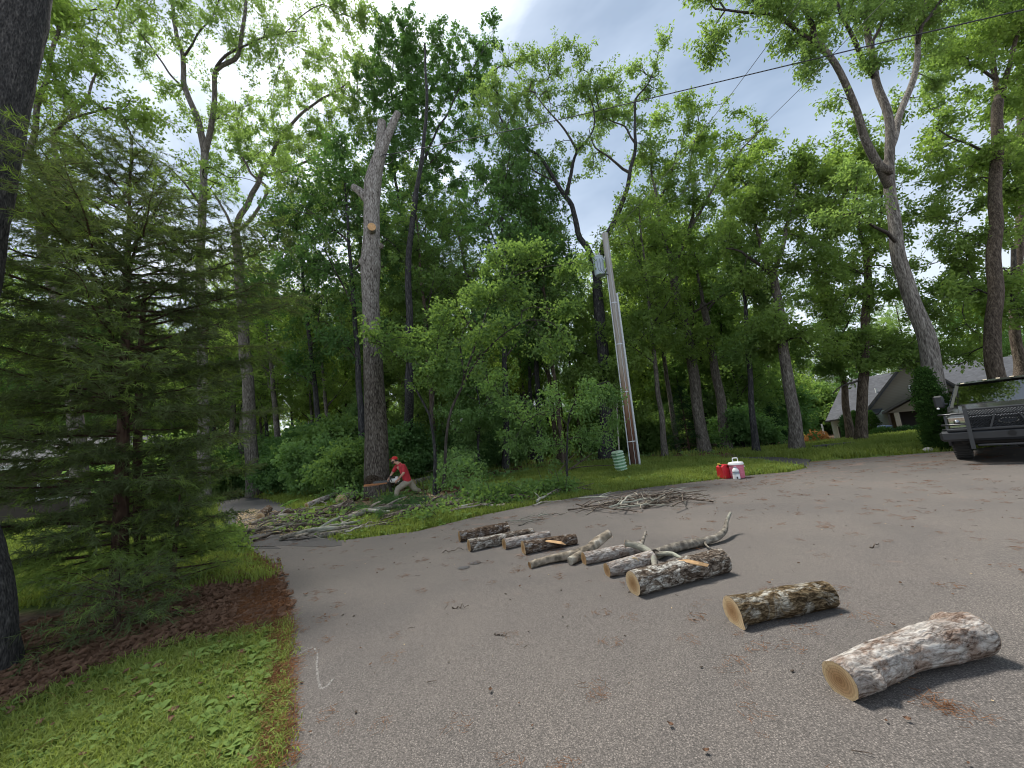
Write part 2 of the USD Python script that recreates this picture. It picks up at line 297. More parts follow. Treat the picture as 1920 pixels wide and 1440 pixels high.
def log_bark(name, dark, mid, light, patch, pscale, p0, p1, crack=0.5, cs=(13, 34, 34)):
    nodes = {'tc': ('texture_coordinate', {}), 'mp': ('mapping', {'scale': (14, 40, 40)}), 'n': ('noise_texture', {'scale': 1.0, 'detail': 9.0, 'roughness': 0.72, 'distortion': 0.8}),
        'mp2': ('mapping', {'scale': (0.6, 1, 1), 'location': (4.2, 1.3, 2.7)}), 'n2': ('noise_texture', {'scale': pscale, 'detail': 8.0, 'roughness': 0.72, 'distortion': 0.9}),
        'wn': ('noise_texture', {'scale': 9.0, 'detail': 3.0}), 'wv': ('vector_math', {'math_type': 'multiply_add', 'vector2': (0.09, 0.09, 0.09)}),
        'mp3': ('mapping', {'scale': cs}), 'v': ('voronoi_texture', {'scale': 1.0, 'feature': 'distance_to_edge'}), 'vr': ('rgb_ramp', {'ramp': [(0.0, (0.14, 0.12, 0.11)), (0.1, (0.6, 0.57, 0.55)), (0.28, (1, 1, 1))]}),
        'r': ('rgb_ramp', {'ramp': [(0.3, dark), (0.5, mid), (0.68, light)]}), 'pm': ('map_range', {'from_min': p0, 'from_max': p1, 'clamp': True}),
        'x': ('mix', {'color2': patch}), 'sh': ('mix', {'mix_type': 'multiply', 'fac': 0.6}), 'r3': ('rgb_ramp', {'ramp': [(0.36, (0.12, 0.1, 0.09)), (0.5, (1, 1, 1))]}),
        'ck': ('mix', {'mix_type': 'multiply', 'fac': crack}), 'hh': ('math', {'math_type': 'multiply_add', 'value2': 1.2}),
        'b': ('bump', {'strength': 1.0, 'distance': 0.012}), 'p': ('diffuse_bsdf', {})}
    links = [('tc.object', 'mp.vector'), ('mp.vector', 'n.vector'), ('tc.object', 'mp2.vector'), ('mp2.vector', 'n2.vector'), ('n.fac', 'r.fac'), ('n2.fac', 'pm.value'), ('pm.result', 'x.fac'),
        ('tc.object', 'wn.vector'), ('wn.color', 'wv.vector1'), ('tc.object', 'wv.vector3'), ('wv.vector', 'mp3.vector'), ('mp3.vector', 'v.vector'), ('v.distance', 'vr.fac'),
        ('r.color', 'x.color1'), ('x.color', 'sh.color1'), ('n.fac', 'r3.fac'), ('r3.color', 'sh.color2'), ('sh.color', 'ck.color1'), ('vr.color', 'ck.color2'), ('ck.color', 'p.color'),
        ('v.distance', 'hh.value1'), ('n.fac', 'hh.value3'), ('hh.value', 'b.height'), ('b.normal', 'p.normal')]
    return usdkit.material(stage, L(name), nodes, links, 'p.BSDF')
LOG_WHITE = log_bark('log_white', (0.085, 0.05, 0.036), (0.23, 0.17, 0.135), (0.35, 0.305, 0.26), (0.44, 0.415, 0.38), 6.0, 0.45, 0.58, 0.5, (4.5, 30, 30))
LOG_GOLD = log_bark('log_gold', (0.035, 0.026, 0.017), (0.13, 0.095, 0.055), (0.31, 0.25, 0.16), (0.4, 0.385, 0.33), 7.0, 0.5, 0.6, 0.7, (9, 34, 34))
LOG_MOTTLED = log_bark('log_mottled', (0.035, 0.026, 0.02), (0.14, 0.11, 0.085), (0.32, 0.28, 0.23), (0.48, 0.46, 0.41), 10.0, 0.49, 0.57, 0.7)
LOG_BROWN = log_bark('log_brown', (0.035, 0.024, 0.018), (0.12, 0.085, 0.06), (0.26, 0.2, 0.15), (0.42, 0.4, 0.37), 11.0, 0.52, 0.6, 0.75)

def asphalt(name, base, tint, red):
    return usdkit.material(stage, L(name), {
        'g': ('geometry', {}), 'n1': ('noise_texture', {'scale': 150.0, 'detail': 3.0, 'roughness': 0.7}), 'v': ('voronoi_texture', {'scale': 95.0}),
        'sp': ('rgb_ramp', {'ramp': [(0.3, tuple(np.array(base) * 0.35)), (0.5, base), (0.64, tuple(np.array(base) * 1.6)), (0.72, tuple(np.array(base) * 3.2))]}),
        'vm': ('rgb_ramp', {'ramp': [(0.0, (2.1, 2.05, 2.0)), (0.28, (1.0, 1.0, 1.0)), (0.7, (0.5, 0.5, 0.5))]}), 'mu': ('mix', {'mix_type': 'multiply', 'fac': 0.8}),
        'n2': ('noise_texture', {'scale': 0.55, 'detail': 6.0, 'roughness': 0.6, 'distortion': 0.6}), 'big': ('rgb_ramp', {'ramp': [(0.3, (0.82, 0.82, 0.84)), (0.7, (1.15, 1.12, 1.1))]}), 'mb': ('mix', {'mix_type': 'multiply', 'fac': 1.0}),
        'mp': ('mapping', {'scale': (0.7, 1.7, 1.0)}), 'n3': ('noise_texture', {'scale': 1.7, 'detail': 9.0, 'roughness': 0.75, 'distortion': 1.2}), 's': ('separate_xyz', {}),
        'far': ('map_range', {'from_min': 2.0, 'from_max': 11.0, 'to_min': -0.085, 'to_max': 0.06 * red, 'clamp': True}), 'ad': ('math', {'math_type': 'add'}),
        'rm': ('map_range', {'from_min': 0.585, 'from_max': 0.69, 'to_min': 0.0, 'to_max': 0.75, 'clamp': True}), 'rx': ('mix', {'color2': tint}),
        'b': ('bump', {'strength': 0.55, 'distance': 0.006}), 'p': ('principled_bsdf', {'roughness': 0.82, 'specular_ior_level': 0.35})},
        [('g.position', 'n1.vector'), ('g.position', 'v.vector'), ('n1.fac', 'sp.fac'), ('v.distance', 'vm.fac'), ('sp.color', 'mu.color1'), ('vm.color', 'mu.color2'), ('g.position', 'n2.vector'), ('n2.fac', 'big.fac'),
         ('mu.color', 'mb.color1'), ('big.color', 'mb.color2'), ('g.position', 'mp.vector'), ('mp.vector', 'n3.vector'), ('g.position', 's.vector'), ('s.y', 'far.value'), ('far.result', 'ad.value1'), ('n3.fac', 'ad.value2'),
         ('ad.value', 'rm.value'), ('rm.result', 'rx.fac'), ('mb.color', 'rx.color1'), ('rx.color', 'p.base_color'), ('n1.fac', 'b.height'), ('b.normal', 'p.normal')], 'p.BSDF')
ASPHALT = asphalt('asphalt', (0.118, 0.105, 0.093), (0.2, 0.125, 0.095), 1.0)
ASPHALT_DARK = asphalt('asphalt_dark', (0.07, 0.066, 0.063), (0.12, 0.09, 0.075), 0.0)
EARTH = usdkit.material(stage, L('earth'), {
    'g': ('geometry', {}), 'a': ('attribute', {'attribute': 'lawn'}), 'n': ('noise_texture', {'scale': 9.0, 'detail': 8.0, 'roughness': 0.7}), 'n2': ('noise_texture', {'scale': 1.3, 'detail': 4.0}),
    'd': ('rgb_ramp', {'ramp': [(0.3, (0.06, 0.038, 0.025)), (0.5, (0.14, 0.09, 0.058)), (0.7, (0.23, 0.155, 0.105))]}),
    'w': ('rgb_ramp', {'ramp': [(0.3, (0.045, 0.075, 0.015)), (0.5, (0.08, 0.125, 0.025)), (0.7, (0.13, 0.17, 0.045))]}), 'm': ('mix', {}),
    'b': ('bump', {'strength': 0.8, 'distance': 0.03}), 'p': ('principled_bsdf', {'roughness': 0.95, 'specular_ior_level': 0.15})},
    [('g.position', 'n.vector'), ('n.fac', 'd.fac'), ('n.fac', 'w.fac'), ('a.fac', 'm.fac'), ('d.color', 'm.color1'), ('w.color', 'm.color2'), ('m.color', 'p.base_color'), ('n.fac', 'b.height'), ('b.normal', 'p.normal')], 'p.BSDF')
GRAVEL = plain('pale_paving', (0.42, 0.4, 0.38), 0.9, vary=0.2, scale=20)

# ------------------------------------------------------------------ ground, roads
def world_poly(px, inner=False):
    return Polygon([tuple(G(u, v)[:2]) for u, v in px]).buffer(0)

road_left = [(440, 1700), (490, 1500), (510, 1440), (520, 1320), (531, 1200), (522, 1120), (512, 1075), (480, 1045), (455, 1025), (440, 1008)]
road_far = [(540, 1012), (640, 1015), (700, 1008), (780, 998), (860, 978), (900, 968), (1000, 948), (1100, 930), (1200, 917), (1300, 905), (1400, 893), (1480, 886), (1512, 878)]
road_back = [(1508, 869), (1600, 861), (1740, 850), (1800, 846)]
rp = [tuple(G(u, v)[:2]) for u, v in road_left] + [tuple(G(u, v)[:2]) for u, v in road_far] + [tuple(G(u, v)[:2]) for u, v in road_back]
rp += [(14.5, 11.2), (22, 8.5), (30, 4), (30, -8), (-0.5, -8)]
road_poly = Polygon(rp).buffer(0).buffer(0.12).buffer(-0.12)
# the narrower, darker drive that leaves the turning place to the left
drive_px = [(437, 1006), (424, 985), (412, 965), (402, 948), (396, 936)]
dl = [tuple(G(u, v)[:2]) for u, v in drive_px]
dr = [tuple(G(u, v)[:2]) for u, v in [(640, 1016), (575, 985), (560, 965), (540, 947), (500, 936), (460, 931)]]
drive_poly = Polygon(dl + [(-30, 30), (-31, 33)] + dr[::-1] + [tuple(G(640, 1030)[:2]), tuple(G(480, 1030)[:2])]).buffer(0)
side_poly = Polygon([tuple(G(u, v)[:2]) for u, v in [(1509, 876), (1440, 866), (1360, 863), (1340, 859), (1440, 857), (1520, 862)]]).buffer(0)
paved = shapely.union_all([road_poly, drive_poly, side_poly])

litter_poly = world_poly([(-200, 1180), (0, 1195), (130, 1165), (210, 1125), (330, 1070), (400, 1050), (455, 1040), (500, 1068), (515, 1090), (526, 1165), (470, 1180), (330, 1212), (170, 1270), (0, 1345), (-200, 1400)])
lawn_left_poly = Polygon([(-22, 4.6), (-5.0, 5.0), (-3.2, 5.4), (-3.4, 6.2), (-5.6, 7.9), (-13, 17), (-21, 26), (-30, 24), (-34, 10)]).difference(paved.buffer(0.02))
lawn_near_poly = Polygon([(-12, -3), (-0.6, -3), (-1.0, 1.0)] + [tuple(G(u, v)[:2]) for u, v in [(510, 1440), (531, 1200), (526, 1165), (470, 1182), (330, 1214), (170, 1272), (0, 1347), (-200, 1402)]] + [(-8, 2.4)]).buffer(0).difference(paved)
lawn_mid_poly = Polygon([tuple(G(u, v)[:2]) for u, v in [(600, 1010), (640, 1013), (700, 1006), (780, 996), (860, 976), (900, 966), (1000, 946), (1100, 929), (1200, 916), (1300, 904), (1400, 892), (1480, 885), (1508, 878), (1440, 868), (1340, 860), (1200, 862), (1100, 872), (1010, 885), (940, 900), (860, 945), (760, 955), (690, 965)]]).buffer(0).difference(paved)
lawn_drive_poly = Polygon([tuple(G(u, v)[:2]) for u, v in [(575, 985), (560, 965), (545, 948), (500, 934), (430, 930), (430, 922), (520, 920), (600, 930), (640, 950), (680, 960), (640, 980)]]).buffer(0).difference(paved)
lawn_right_poly = Polygon([tuple(G(u, v)[:2]) for u, v in [(1515, 864), (1600, 859), (1740, 849), (1800, 845)]] + [(16, 11.5), (28, 14), (36, 26), (30, 33), (24, 30), (17.5, 26), (10.5, 19.5), (9.0, 16), (9, 13.5)]).buffer(0).difference(paved.buffer(0.03))
lawns = shapely.union_all([lawn_left_poly, lawn_near_poly, lawn_mid_poly, lawn_drive_poly, lawn_right_poly])

def build_ground():
    xs = np.unique(np.r_[np.linspace(-160, -14, 70), np.linspace(-14, 18, 230), np.linspace(18, 160, 70)])
    ys = np.unique(np.r_[np.linspace(-30, -2, 14), np.linspace(-2, 20, 170), np.linspace(20, 50, 50), np.linspace(50, 260, 50)])
    X, Y = np.meshgrid(xs, ys, indexing='ij'); p = np.stack([X.ravel(), Y.ravel()], 1)
    pts = shapely.points(p[:, 0], p[:, 1])
    d = shapely.distance(pts, paved); inside = d <= 0
    inner = shapely.distance(pts, paved.boundary)
    z = terrain(p[:, 0], p[:, 1])
    q3 = np.stack([p[:, 0], p[:, 1], 0 * z], 1)
    bumps = 0.035 * (meshkit.fbm(q3 * 1.3) ) + 0.12 * meshkit.fbm(q3 * 0.17 + 7) * sstep(d, 0.5, 4)
    z = z + np.where(inside, -0.012 - 0.03 * sstep(inner, 0, 0.3), bumps * sstep(d, 0.05, 0.8) - 0.010 + 0.03 * sstep(d, 0.1, 0.9))
    lawn = (1 - sstep(shapely.distance(pts, lawns), 0, 0.35))
    a, b = len(xs), len(ys); i, j = np.meshgrid(np.arange(a - 1), np.arange(b - 1), indexing='ij')
    q = np.stack([i * b + j, (i + 1) * b + j, (i + 1) * b + j + 1, i * b + j + 1], -1).reshape(-1, 4)
    m = usdkit.mesh(stage, '/World/ground', (np.column_stack([p, z]), q), EARTH, True)
    pv = UsdGeom.PrimvarsAPI(m).CreatePrimvar('lawn', Sdf.ValueTypeNames.FloatArray, 'vertex'); pv.Set(Vt.FloatArray.FromNumpy(lawn.astype(np.float32)))
    tag(m.GetPrim(), 'earth and leaf mould under the lawns and woods', 'ground', kind='structure')
    from scipy.interpolate import RegularGridInterpolator
    return RegularGridInterpolator((xs, ys), z.reshape(a, b), bounds_error=False, fill_value=0.0)
ground_z = build_ground()
def gz(x, y): return float(ground_z((x, y)))

def sheet(name, poly, z, mat, label, ragged=0.03, seed=0):
    r = np.random.default_rng(seed)
    poly = poly.segmentize(0.2); c = np.array(poly.exterior.coords)[:-1]
    c = c + (meshkit.fbm(np.column_stack([c * 3.0, np.full(len(c), seed)]))[:, None] * ragged * 2) * r.choice([-1, 1], 2)
    poly = Polygon(c).buffer(0)
    if poly.geom_type != 'Polygon': poly = max(poly.geoms, key=lambda g: g.area)
    v, f = trimesh.creation.triangulate_polygon(poly, engine='earcut')
    v3 = np.column_stack([v, np.zeros(len(v))])
    v3, f = trimesh.remesh.subdivide_to_size(v3, f, 4.0, max_iter=12)
    v3[:, 2] = terrain(v3[:, 0], v3[:, 1]) + z
    edge = np.array(poly.exterior.coords)[:-1]
    # a short skirt so that the edge has its thickness
    n = len(edge); top = np.column_stack([edge, terrain(edge[:, 0], edge[:, 1]) + z]); bot = top - [0, 0, 0.05]
    k = np.arange(n); k2 = (k + 1) % n
    sk = np.vstack([np.stack([k, k2, n + k2], 1), np.stack([k, n + k2, n + k], 1)])
    mesh = cat([(v3, f), (np.vstack([top, bot]), sk)])
    m = usdkit.mesh(stage, '/World/' + name, mesh, mat); tag(m.GetPrim(), label, None, kind='structure')
sheet('road', road_poly, 0.012, ASPHALT, 'pinkish grey asphalt turning area strewn with bark and needles')
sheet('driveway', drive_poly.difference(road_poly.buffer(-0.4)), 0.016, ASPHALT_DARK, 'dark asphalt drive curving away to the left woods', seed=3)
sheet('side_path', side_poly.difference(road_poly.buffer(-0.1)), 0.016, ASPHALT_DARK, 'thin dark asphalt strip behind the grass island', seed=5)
pave = Polygon([(26.5, 30.5), (30.5, 34), (35.5, 30), (34.5, 28.6), (30, 31.2), (22.5, 24.5), (19, 22.5), (18.2, 23.6)])
sheet('house_path', pave, 0.03, GRAVEL, 'pale paved path leading to the grey house', seed=7)

# ------------------------------------------------------------------ tree building
def leaves(P, D, rng, n, length, droop=0.25, flat=0.55, spread=0.14, wide=0.5):
    """Rosettes of n folded leaves round each point P along direction D -> mesh arrays."""
    m = len(P) * n
    D = np.repeat(D, n, 0); base = np.repeat(P, n, 0) + rng.normal(0, spread * 0.55, (m, 3)) + D * rng.uniform(-spread, spread, (m, 1))
    d = D * 0.45 + rng.normal(0, 0.75, (m, 3)); d[:, 2] -= droop; d /= np.linalg.norm(d, axis=1, keepdims=True)
    nn = np.array([0, 0, 1.0]) * flat + rng.normal(0, 0.45, (m, 3)); nn -= d * np.sum(nn * d, 1, keepdims=True); nn /= np.linalg.norm(nn, axis=1, keepdims=True)
    s = np.cross(d, nn); l = (length * rng.uniform(0.65, 1.25, (m, 1))); w = l * wide * 0.5
    mid = base + d * l * 0.55
    V = np.stack([base, mid + s * w + nn * w * 0.35, base + d * l - nn * l * 0.08, mid - s * w + nn * w * 0.35], 1).reshape(-1, 3)
    k = (np.arange(m) * 4)[:, None]
    F = np.vstack([k + [0, 1, 2], k + [0, 2, 3]])
    return V, F

DENS = 1.7
class Skeleton:
    """Main limbs given as polylines, then twigs grown out to random targets in the crown's clumps."""
    def __init__(s, rng): s.pos, s.par, s.rad, s.dir, s.chains, s.rng = [], [], [], [], [], rng
    def limb(s, pts, r0, r1, step=0.35, wob=0.05, attach=None, name='limb'):
        p = smooth_path(pts, step); n = len(p)
        w = s.rng.normal(0, wob, (n, 3)); w[0] = 0; w[:, 2] *= 0.3
        from scipy.ndimage import gaussian_filter1d
        p = p + gaussian_filter1d(w, 1.5, axis=0) * 1.8
        r = r0 + (r1 - r0) * np.linspace(0, 1, n) ** 0.85
        first = len(s.pos); par = -1
        if s.pos and attach is not False: par = int(np.argmin(np.linalg.norm(np.array(s.pos) - p[0], axis=1))); p[0] = s.pos[par]
        for i in range(n):
            s.pos.append(p[i]); s.rad.append(r[i]); s.par.append(par if i == 0 else first + i - 1)
            t = p[min(i + 1, n - 1)] - p[max(i - 1, 0)]; s.dir.append(t / (np.linalg.norm(t) + 1e-9))
        s.chains.append((name, list(range(first, first + n)))); return first, first + n
    def grow(s, targets, min_node, tip_r=0.006, bend=0.25, up=0.15, maxlen=3.0):
        rng = s.rng; s.tw = []
        targets = np.asarray(targets)
        n0 = len(s.pos); cap_ = n0 + 8 * len(targets); BP = np.zeros((cap_, 3)); BD = np.zeros((cap_, 3)); BP[:n0] = s.pos; BD[:n0] = s.dir; m = n0
        main = BP[min_node:n0]
        d0 = np.min(np.linalg.norm(targets[:, None] - main[None], axis=2), 1) if len(targets) else np.zeros(0)
        for ti in np.argsort(d0):
            t = targets[ti]; v = t - BP[min_node:m]; d = np.sqrt(np.einsum('ij,ij->i', v, v)) + 1e-6
            cosang = np.einsum('ij,ij->i', v, BD[min_node:m]) / d
            cost = d * (1.35 - 0.45 * cosang) + np.where(d < 0.3, 5, 0)
            k = int(np.argmin(cost)); dist = d[k]; k += min_node
            n = int(np.clip(dist / 0.4, 2, 7)); a = BP[k]; dr = BD[k]; vk = (t - a) / dist
            ctrl = a + (dr * 0.5 + vk * 0.5) * dist * 0.5 + rng.normal(0, bend * dist * 0.28, 3)
            tt = np.linspace(0, 1, n + 1)[1:, None]
            q = (1 - tt) ** 2 * a + 2 * tt * (1 - tt) * ctrl + tt ** 2 * t + rng.normal(0, 0.03 * dist / n, (n, 3))
            idx = list(range(m, m + n)); prev = np.vstack([a, q[:-1]]); td = q - prev
            BP[m:m + n] = q; BD[m:m + n] = td / (np.linalg.norm(td, axis=1, keepdims=True) + 1e-9)
            s.par += [k] + idx[:-1]; s.rad += [0.0] * n; s.tw.append(idx); m += n
        s.pos = list(BP[:m]); s.dir = list(BD[:m])
        # pipe model for the twigs
        n = len(s.pos); main = np.array(s.rad) > 0
        area = np.zeros(n); kids = np.zeros(n, int)
        for i in range(n):
            if s.par[i] >= 0: kids[s.par[i]] += 1
        for i in range(n - 1, -1, -1):
            if not main[i]:
                if kids[i] == 0: area[i] += tip_r ** 2.2
                s.rad[i] = area[i] ** (1 / 2.2)
                if s.par[i] >= 0: area[s.par[i]] += area[i]
    def twig_mesh(s, sides=4, rmin=0.0035):
        P = np.array(s.pos); R = np.array(s.rad); a, b = [], []
        for idx in s.tw:
            for i in idx: a.append(s.par[i]); b.append(i)
        a, b = np.array(a), np.array(b); ra = np.minimum(R[a], R[b] * 1.35)
        k = R[b] > rmin
        return prisms(P[a][k], P[b][k], ra[k], R[b][k], sides)
    def leaf_points(s, rng, per=2.2, inner=0.45):
        P = np.array(s.pos); D = np.array(s.dir); pts, ds = [], []
        for idx in s.tw:
            pts.append(P[idx[-1]]); ds.append(D[idx[-1]])
            m = rng.poisson(per)
            for _ in range(m):
                k = idx[min(len(idx) - 1, int(len(idx) * rng.uniform(inner, 1)))]
                pts.append(P[k] + (P[k] - P[s.par[k]]) * rng.uniform(-0.9, 0.2) + rng.normal(0, 0.13, 3)); ds.append(D[k])
        return np.array(pts), np.array(ds)

def blob_points(blobs, rng, n):
    """Random points in ellipsoids (cx, cy, cz, rx, ry, rz), more of them towards the surface, in clumps."""
    w = np.array([b[3] * b[4] * b[5] for b in blobs]) ** 0.8; w /= w.sum(); out = []
    for b, k in zip(blobs, rng.multinomial(n, w)):
        nc = max(1, k // 9); v = rng.normal(size=(nc, 3)); v /= np.linalg.norm(v, axis=1, keepdims=True)
        c = v * rng.uniform(0.25, 1, (nc, 1)) ** 0.55
        p = c[rng.integers(0, nc, k)] + rng.normal(0, 0.24, (k, 3))
        out.append(p * np.array(b[3:6]) + np.array(b[:3]))
    return np.vstack(out)

def trunk_bump(n, sides, rng, amp=0.06):
    th = np.linspace(0, 2 * np.pi, sides, endpoint=False); t = np.arange(n)
    q = np.stack(np.broadcast_arrays(np.cos(th)[None] * 1.2, np.sin(th)[None] * 1.2, t[:, None] * 0.18), -1).reshape(-1, 3) + rng.uniform(0, 50)
    return 1 + amp * 2.2 * meshkit.fbm(q).reshape(n, sides)

def build_tree(name, label, cat_, limbs, blobs, n_targets, leaf, bark, seed, leaf_len=0.15, per_rosette=9, rosettes=2.2, min_h=2.0, flare=1.35, tip_r=0.006, group=None, droop=0.25, extra=None, target=None, twig_bark=None, base=None, bend=0.25, wide=0.5):
    rng = np.random.default_rng(seed); sk = Skeleton(rng)
    for k, lb in enumerate(limbs):
        pts, r0, r1 = lb[:3]
        sk.limb(pts, r0, r1, name='trunk' if k == 0 else 'limb', wob=0.03 if k == 0 else 0.07, attach=None)
    base = np.array(sk.pos[0]) if base is None else np.array(base)
    heights = np.array(sk.pos)[:, 2] - base[2]
    mn = int(np.argmax(heights > min_h))
    n_targets = int(n_targets * DENS); T = blob_points(blobs, rng, n_targets) if blobs else np.zeros((0, 3))
    sk.grow(T, mn, tip_r=tip_r, bend=bend)
    if target is not None:   # a class prototype rather than a thing
        th = target
    else: th = Thing(name, label, cat_, base, group)
    P, R = np.array(sk.pos), np.array(sk.rad)
    for nm, idx in sk.chains:
        r = R[idx].copy(); p = P[idx]
        if nm == 'trunk':
            p = p.copy(); h = np.linalg.norm(p - p[0], axis=1); r *= 1 + (flare - 1) * np.exp(-h / 0.45); p[0, 2] -= 0.15
        sides = 14 if r[0] > 0.12 else 8
        b = trunk_bump(len(p), sides, rng, 0.05 if nm == 'trunk' else 0.04)
        th.part(nm, tube(p, r, sides, True, b), bark if nm == 'trunk' or r[0] > 0.2 else (BARK_GREY if r[0] > 0.12 and bark is BARK_PALE else bark) if r[0] > 0.09 else (twig_bark or BARK_LIMB), True, world=True)
    if len(T):
        th.part('twigs', sk.twig_mesh(), twig_bark or BARK_LIMB, world=True, kind='stuff')
        lp, ld = sk.leaf_points(rng, rosettes * 1.35)
        th.part('crown', leaves(lp, ld, rng, per_rosette, leaf_len, droop=droop, wide=wide), leaf, world=True, kind='stuff')
    if extra: extra(th, rng)
    return th

def pl(Y, *uv, dy=None):
    """Image points on a vertical plane at depth Y (or per-point depths) -> world polyline."""
    return [at(u, v, (Y if dy is None else Y + dy[i])) for i, (u, v) in enumerate(uv)]

def based(gp, *uv, Y=None):
    """Polyline that starts on the ground under pixel gp and goes up through uv at the same depth."""
    g = G(*gp); g[2] = gz(g[0], g[1]); return [g] + [at(u, v, g[1] if Y is None else Y) for u, v in uv], g[1]

def blobs_px(Y, lst):
    """(u, v, radius px horizontally, radius px vertically[, depth shift]) -> ellipsoids."""
    out = []
    for b in lst:
        u, v, ru, rv = b[:4]; y = Y + (b[4] if len(b) > 4 else 0); c = at(u, v, y); s = np.linalg.norm(c - EYE) / FPX / np.linalg.norm(ray(u, v))
        out.append((*c, ru * s, 0.8 * max(ru, rv) * s if len(b) < 6 else b[5], rv * s))
    return out

# ------------------------------------------------------------------ the big trees one can tell apart
# left oak whose forked limbs show above the pine
li, Y0 = based((384, 950), (380, 700), (376, 480), (380, 380), (385, 290))
build_tree('oak_tree', 'tall oak with forked grey limbs rising above the dark pine', 'tree', [
    (li, 0.24, 0.15),
    (pl(Y0, (385, 290), (372, 230), (348, 160), (340, 90), (318, 10), (300, -120), dy=[0, 0, 0.2, 0.4, 0.7, 1]), 0.16, 0.05),
    (pl(Y0, (385, 290), (397, 200), (402, 140), (440, 110), (458, 20), (462, -120), dy=[0, -0.2, -0.5, -0.6, -0.8, -1]), 0.14, 0.05),
    (pl(Y0, (402, 140), (445, 95), (490, 70), (555, 60), dy=[-0.5, -0.9, -1.2, -1.5]), 0.07, 0.02),
    (pl(Y0, (350, 170), (300, 110), (262, 60), (230, 0), dy=[0, 0.6, 1.0, 1.2]), 0.06, 0.02),
    (pl(Y0, (345, 100), (385, 50), (420, -20)), 0.06, 0.02),
    (pl(Y0, (380, 400), (330, 330), (300, 300), (262, 290), dy=[0, -0.3, -0.6, -0.8]), 0.07, 0.02)],
    blobs_px(Y0, [(300, 40, 90, 90), (400, 30, 80, 90, 0.5), (500, 60, 90, 75, -0.8), (440, 190, 80, 60, -0.6), (560, 110, 90, 70, -0.5), (330, 210, 60, 40, 0.6), (480, 330, 90, 60, -0.8), (360, -120, 160, 90), (520, -100, 140, 90), (250, 90, 50, 60, 1), (380, 340, 90, 40, -0.8), (620, 40, 70, 60)]),
    560, LEAF_OAK_OLIVE, BARK_PALE, 11, leaf_len=0.15, per_rosette=9, rosettes=2.6)
# oak with the long limb that reaches up to the right, left of the cut trunk
li, Y0 = based((476, 921), (462, 700), (452, 560), (442, 440), Y=21.0); li[0] = np.array([*at(476, 921, 21.0)[:2], 0.0])
build_tree('oak_tree', 'oak with one long limb slanting up to the right beside the cut trunk', 'tree', [
    (li, 0.33, 0.22),
    (pl(Y0, (442, 440), (475, 360), (492, 330), (525, 260), (565, 215), (610, 180), (655, 155), dy=[0, 0, -.2, -.3, -.5, -.7, -1]), 0.22, 0.05),
    (pl(Y0, (442, 440), (420, 395), (385, 350), (345, 340), dy=[0, -.3, -.6, -.9]), 0.11, 0.04),
    (pl(Y0, (446, 430), (492, 380), (500, 355), (470, 320), (447, 275), (443, 190), dy=[0, -.4, -.6, -.9, -1.1, -1.2]), 0.13, 0.04),
    (pl(Y0, (492, 330), (560, 310), (600, 290), (640, 250), dy=[0, .3, .5, .6]), 0.13, 0.04)],
    blobs_px(Y0, [(600, 160, 70, 60, -0.6), (640, 90, 70, 70, -0.5), (680, 190, 50, 60, -0.8), (500, 260, 80, 60, -1), (580, 290, 80, 50, 0.4), (450, 250, 50, 60, -1), (620, 250, 60, 50), (400, 330, 60, 50, -0.6), (560, 400, 70, 50, 0.5), (540, 210, 60, 40)]),
    430, LEAF_OAK_OLIVE, BARK_GREY, 12, leaf_len=0.2, per_rosette=9, rosettes=2.5)
# leaning oak at far left behind the pine
li, Y0 = based((150, 1000), (135, 720), (122, 600), (95, 520), (80, 420), (100, 350))
build_tree('oak_tree', 'leaning oak between the dark foreground trunk and the pine', 'tree', [
    (li, 0.23, 0.12),
    (pl(Y0, (100, 350), (112, 330), (105, 260), (140, 210), (165, 180), (175, 130), dy=[0, 0, 0.2, 0.3, 0.4, 0.5]), 0.1, 0.03),
    (pl(Y0, (105, 260), (140, 225), (190, 200), (230, 215), (250, 240), dy=[0, -.2, -.4, -.5, -.6]), 0.05, 0.015),
    (pl(Y0, (165, 185), (220, 220), (270, 280), (300, 300), dy=[0, -.3, -.5, -.6]), 0.05, 0.015),
    (pl(Y0, (100, 350), (60, 280), (90, 120), (120, 40), (125, -60), dy=[0, .3, .5, .6, .7]), 0.11, 0.04)],
    blobs_px(Y0, [(170, 120, 80, 40), (220, 190, 80, 35, -0.4), (130, 60, 70, 60, 0.5), (270, 235, 60, 40, -0.6), (160, 20, 80, 50, 0.6), (90, 200, 60, 70, 0.3), (130, 300, 70, 45), (200, -80, 120, 60), (110, 420, 90, 60, 0.3), (60, 540, 60, 70, 0.4)]),
    400, LEAF_OAK, BARK_GREY, 13, leaf_len=0.14, per_rosette=8, rosettes=2.2)
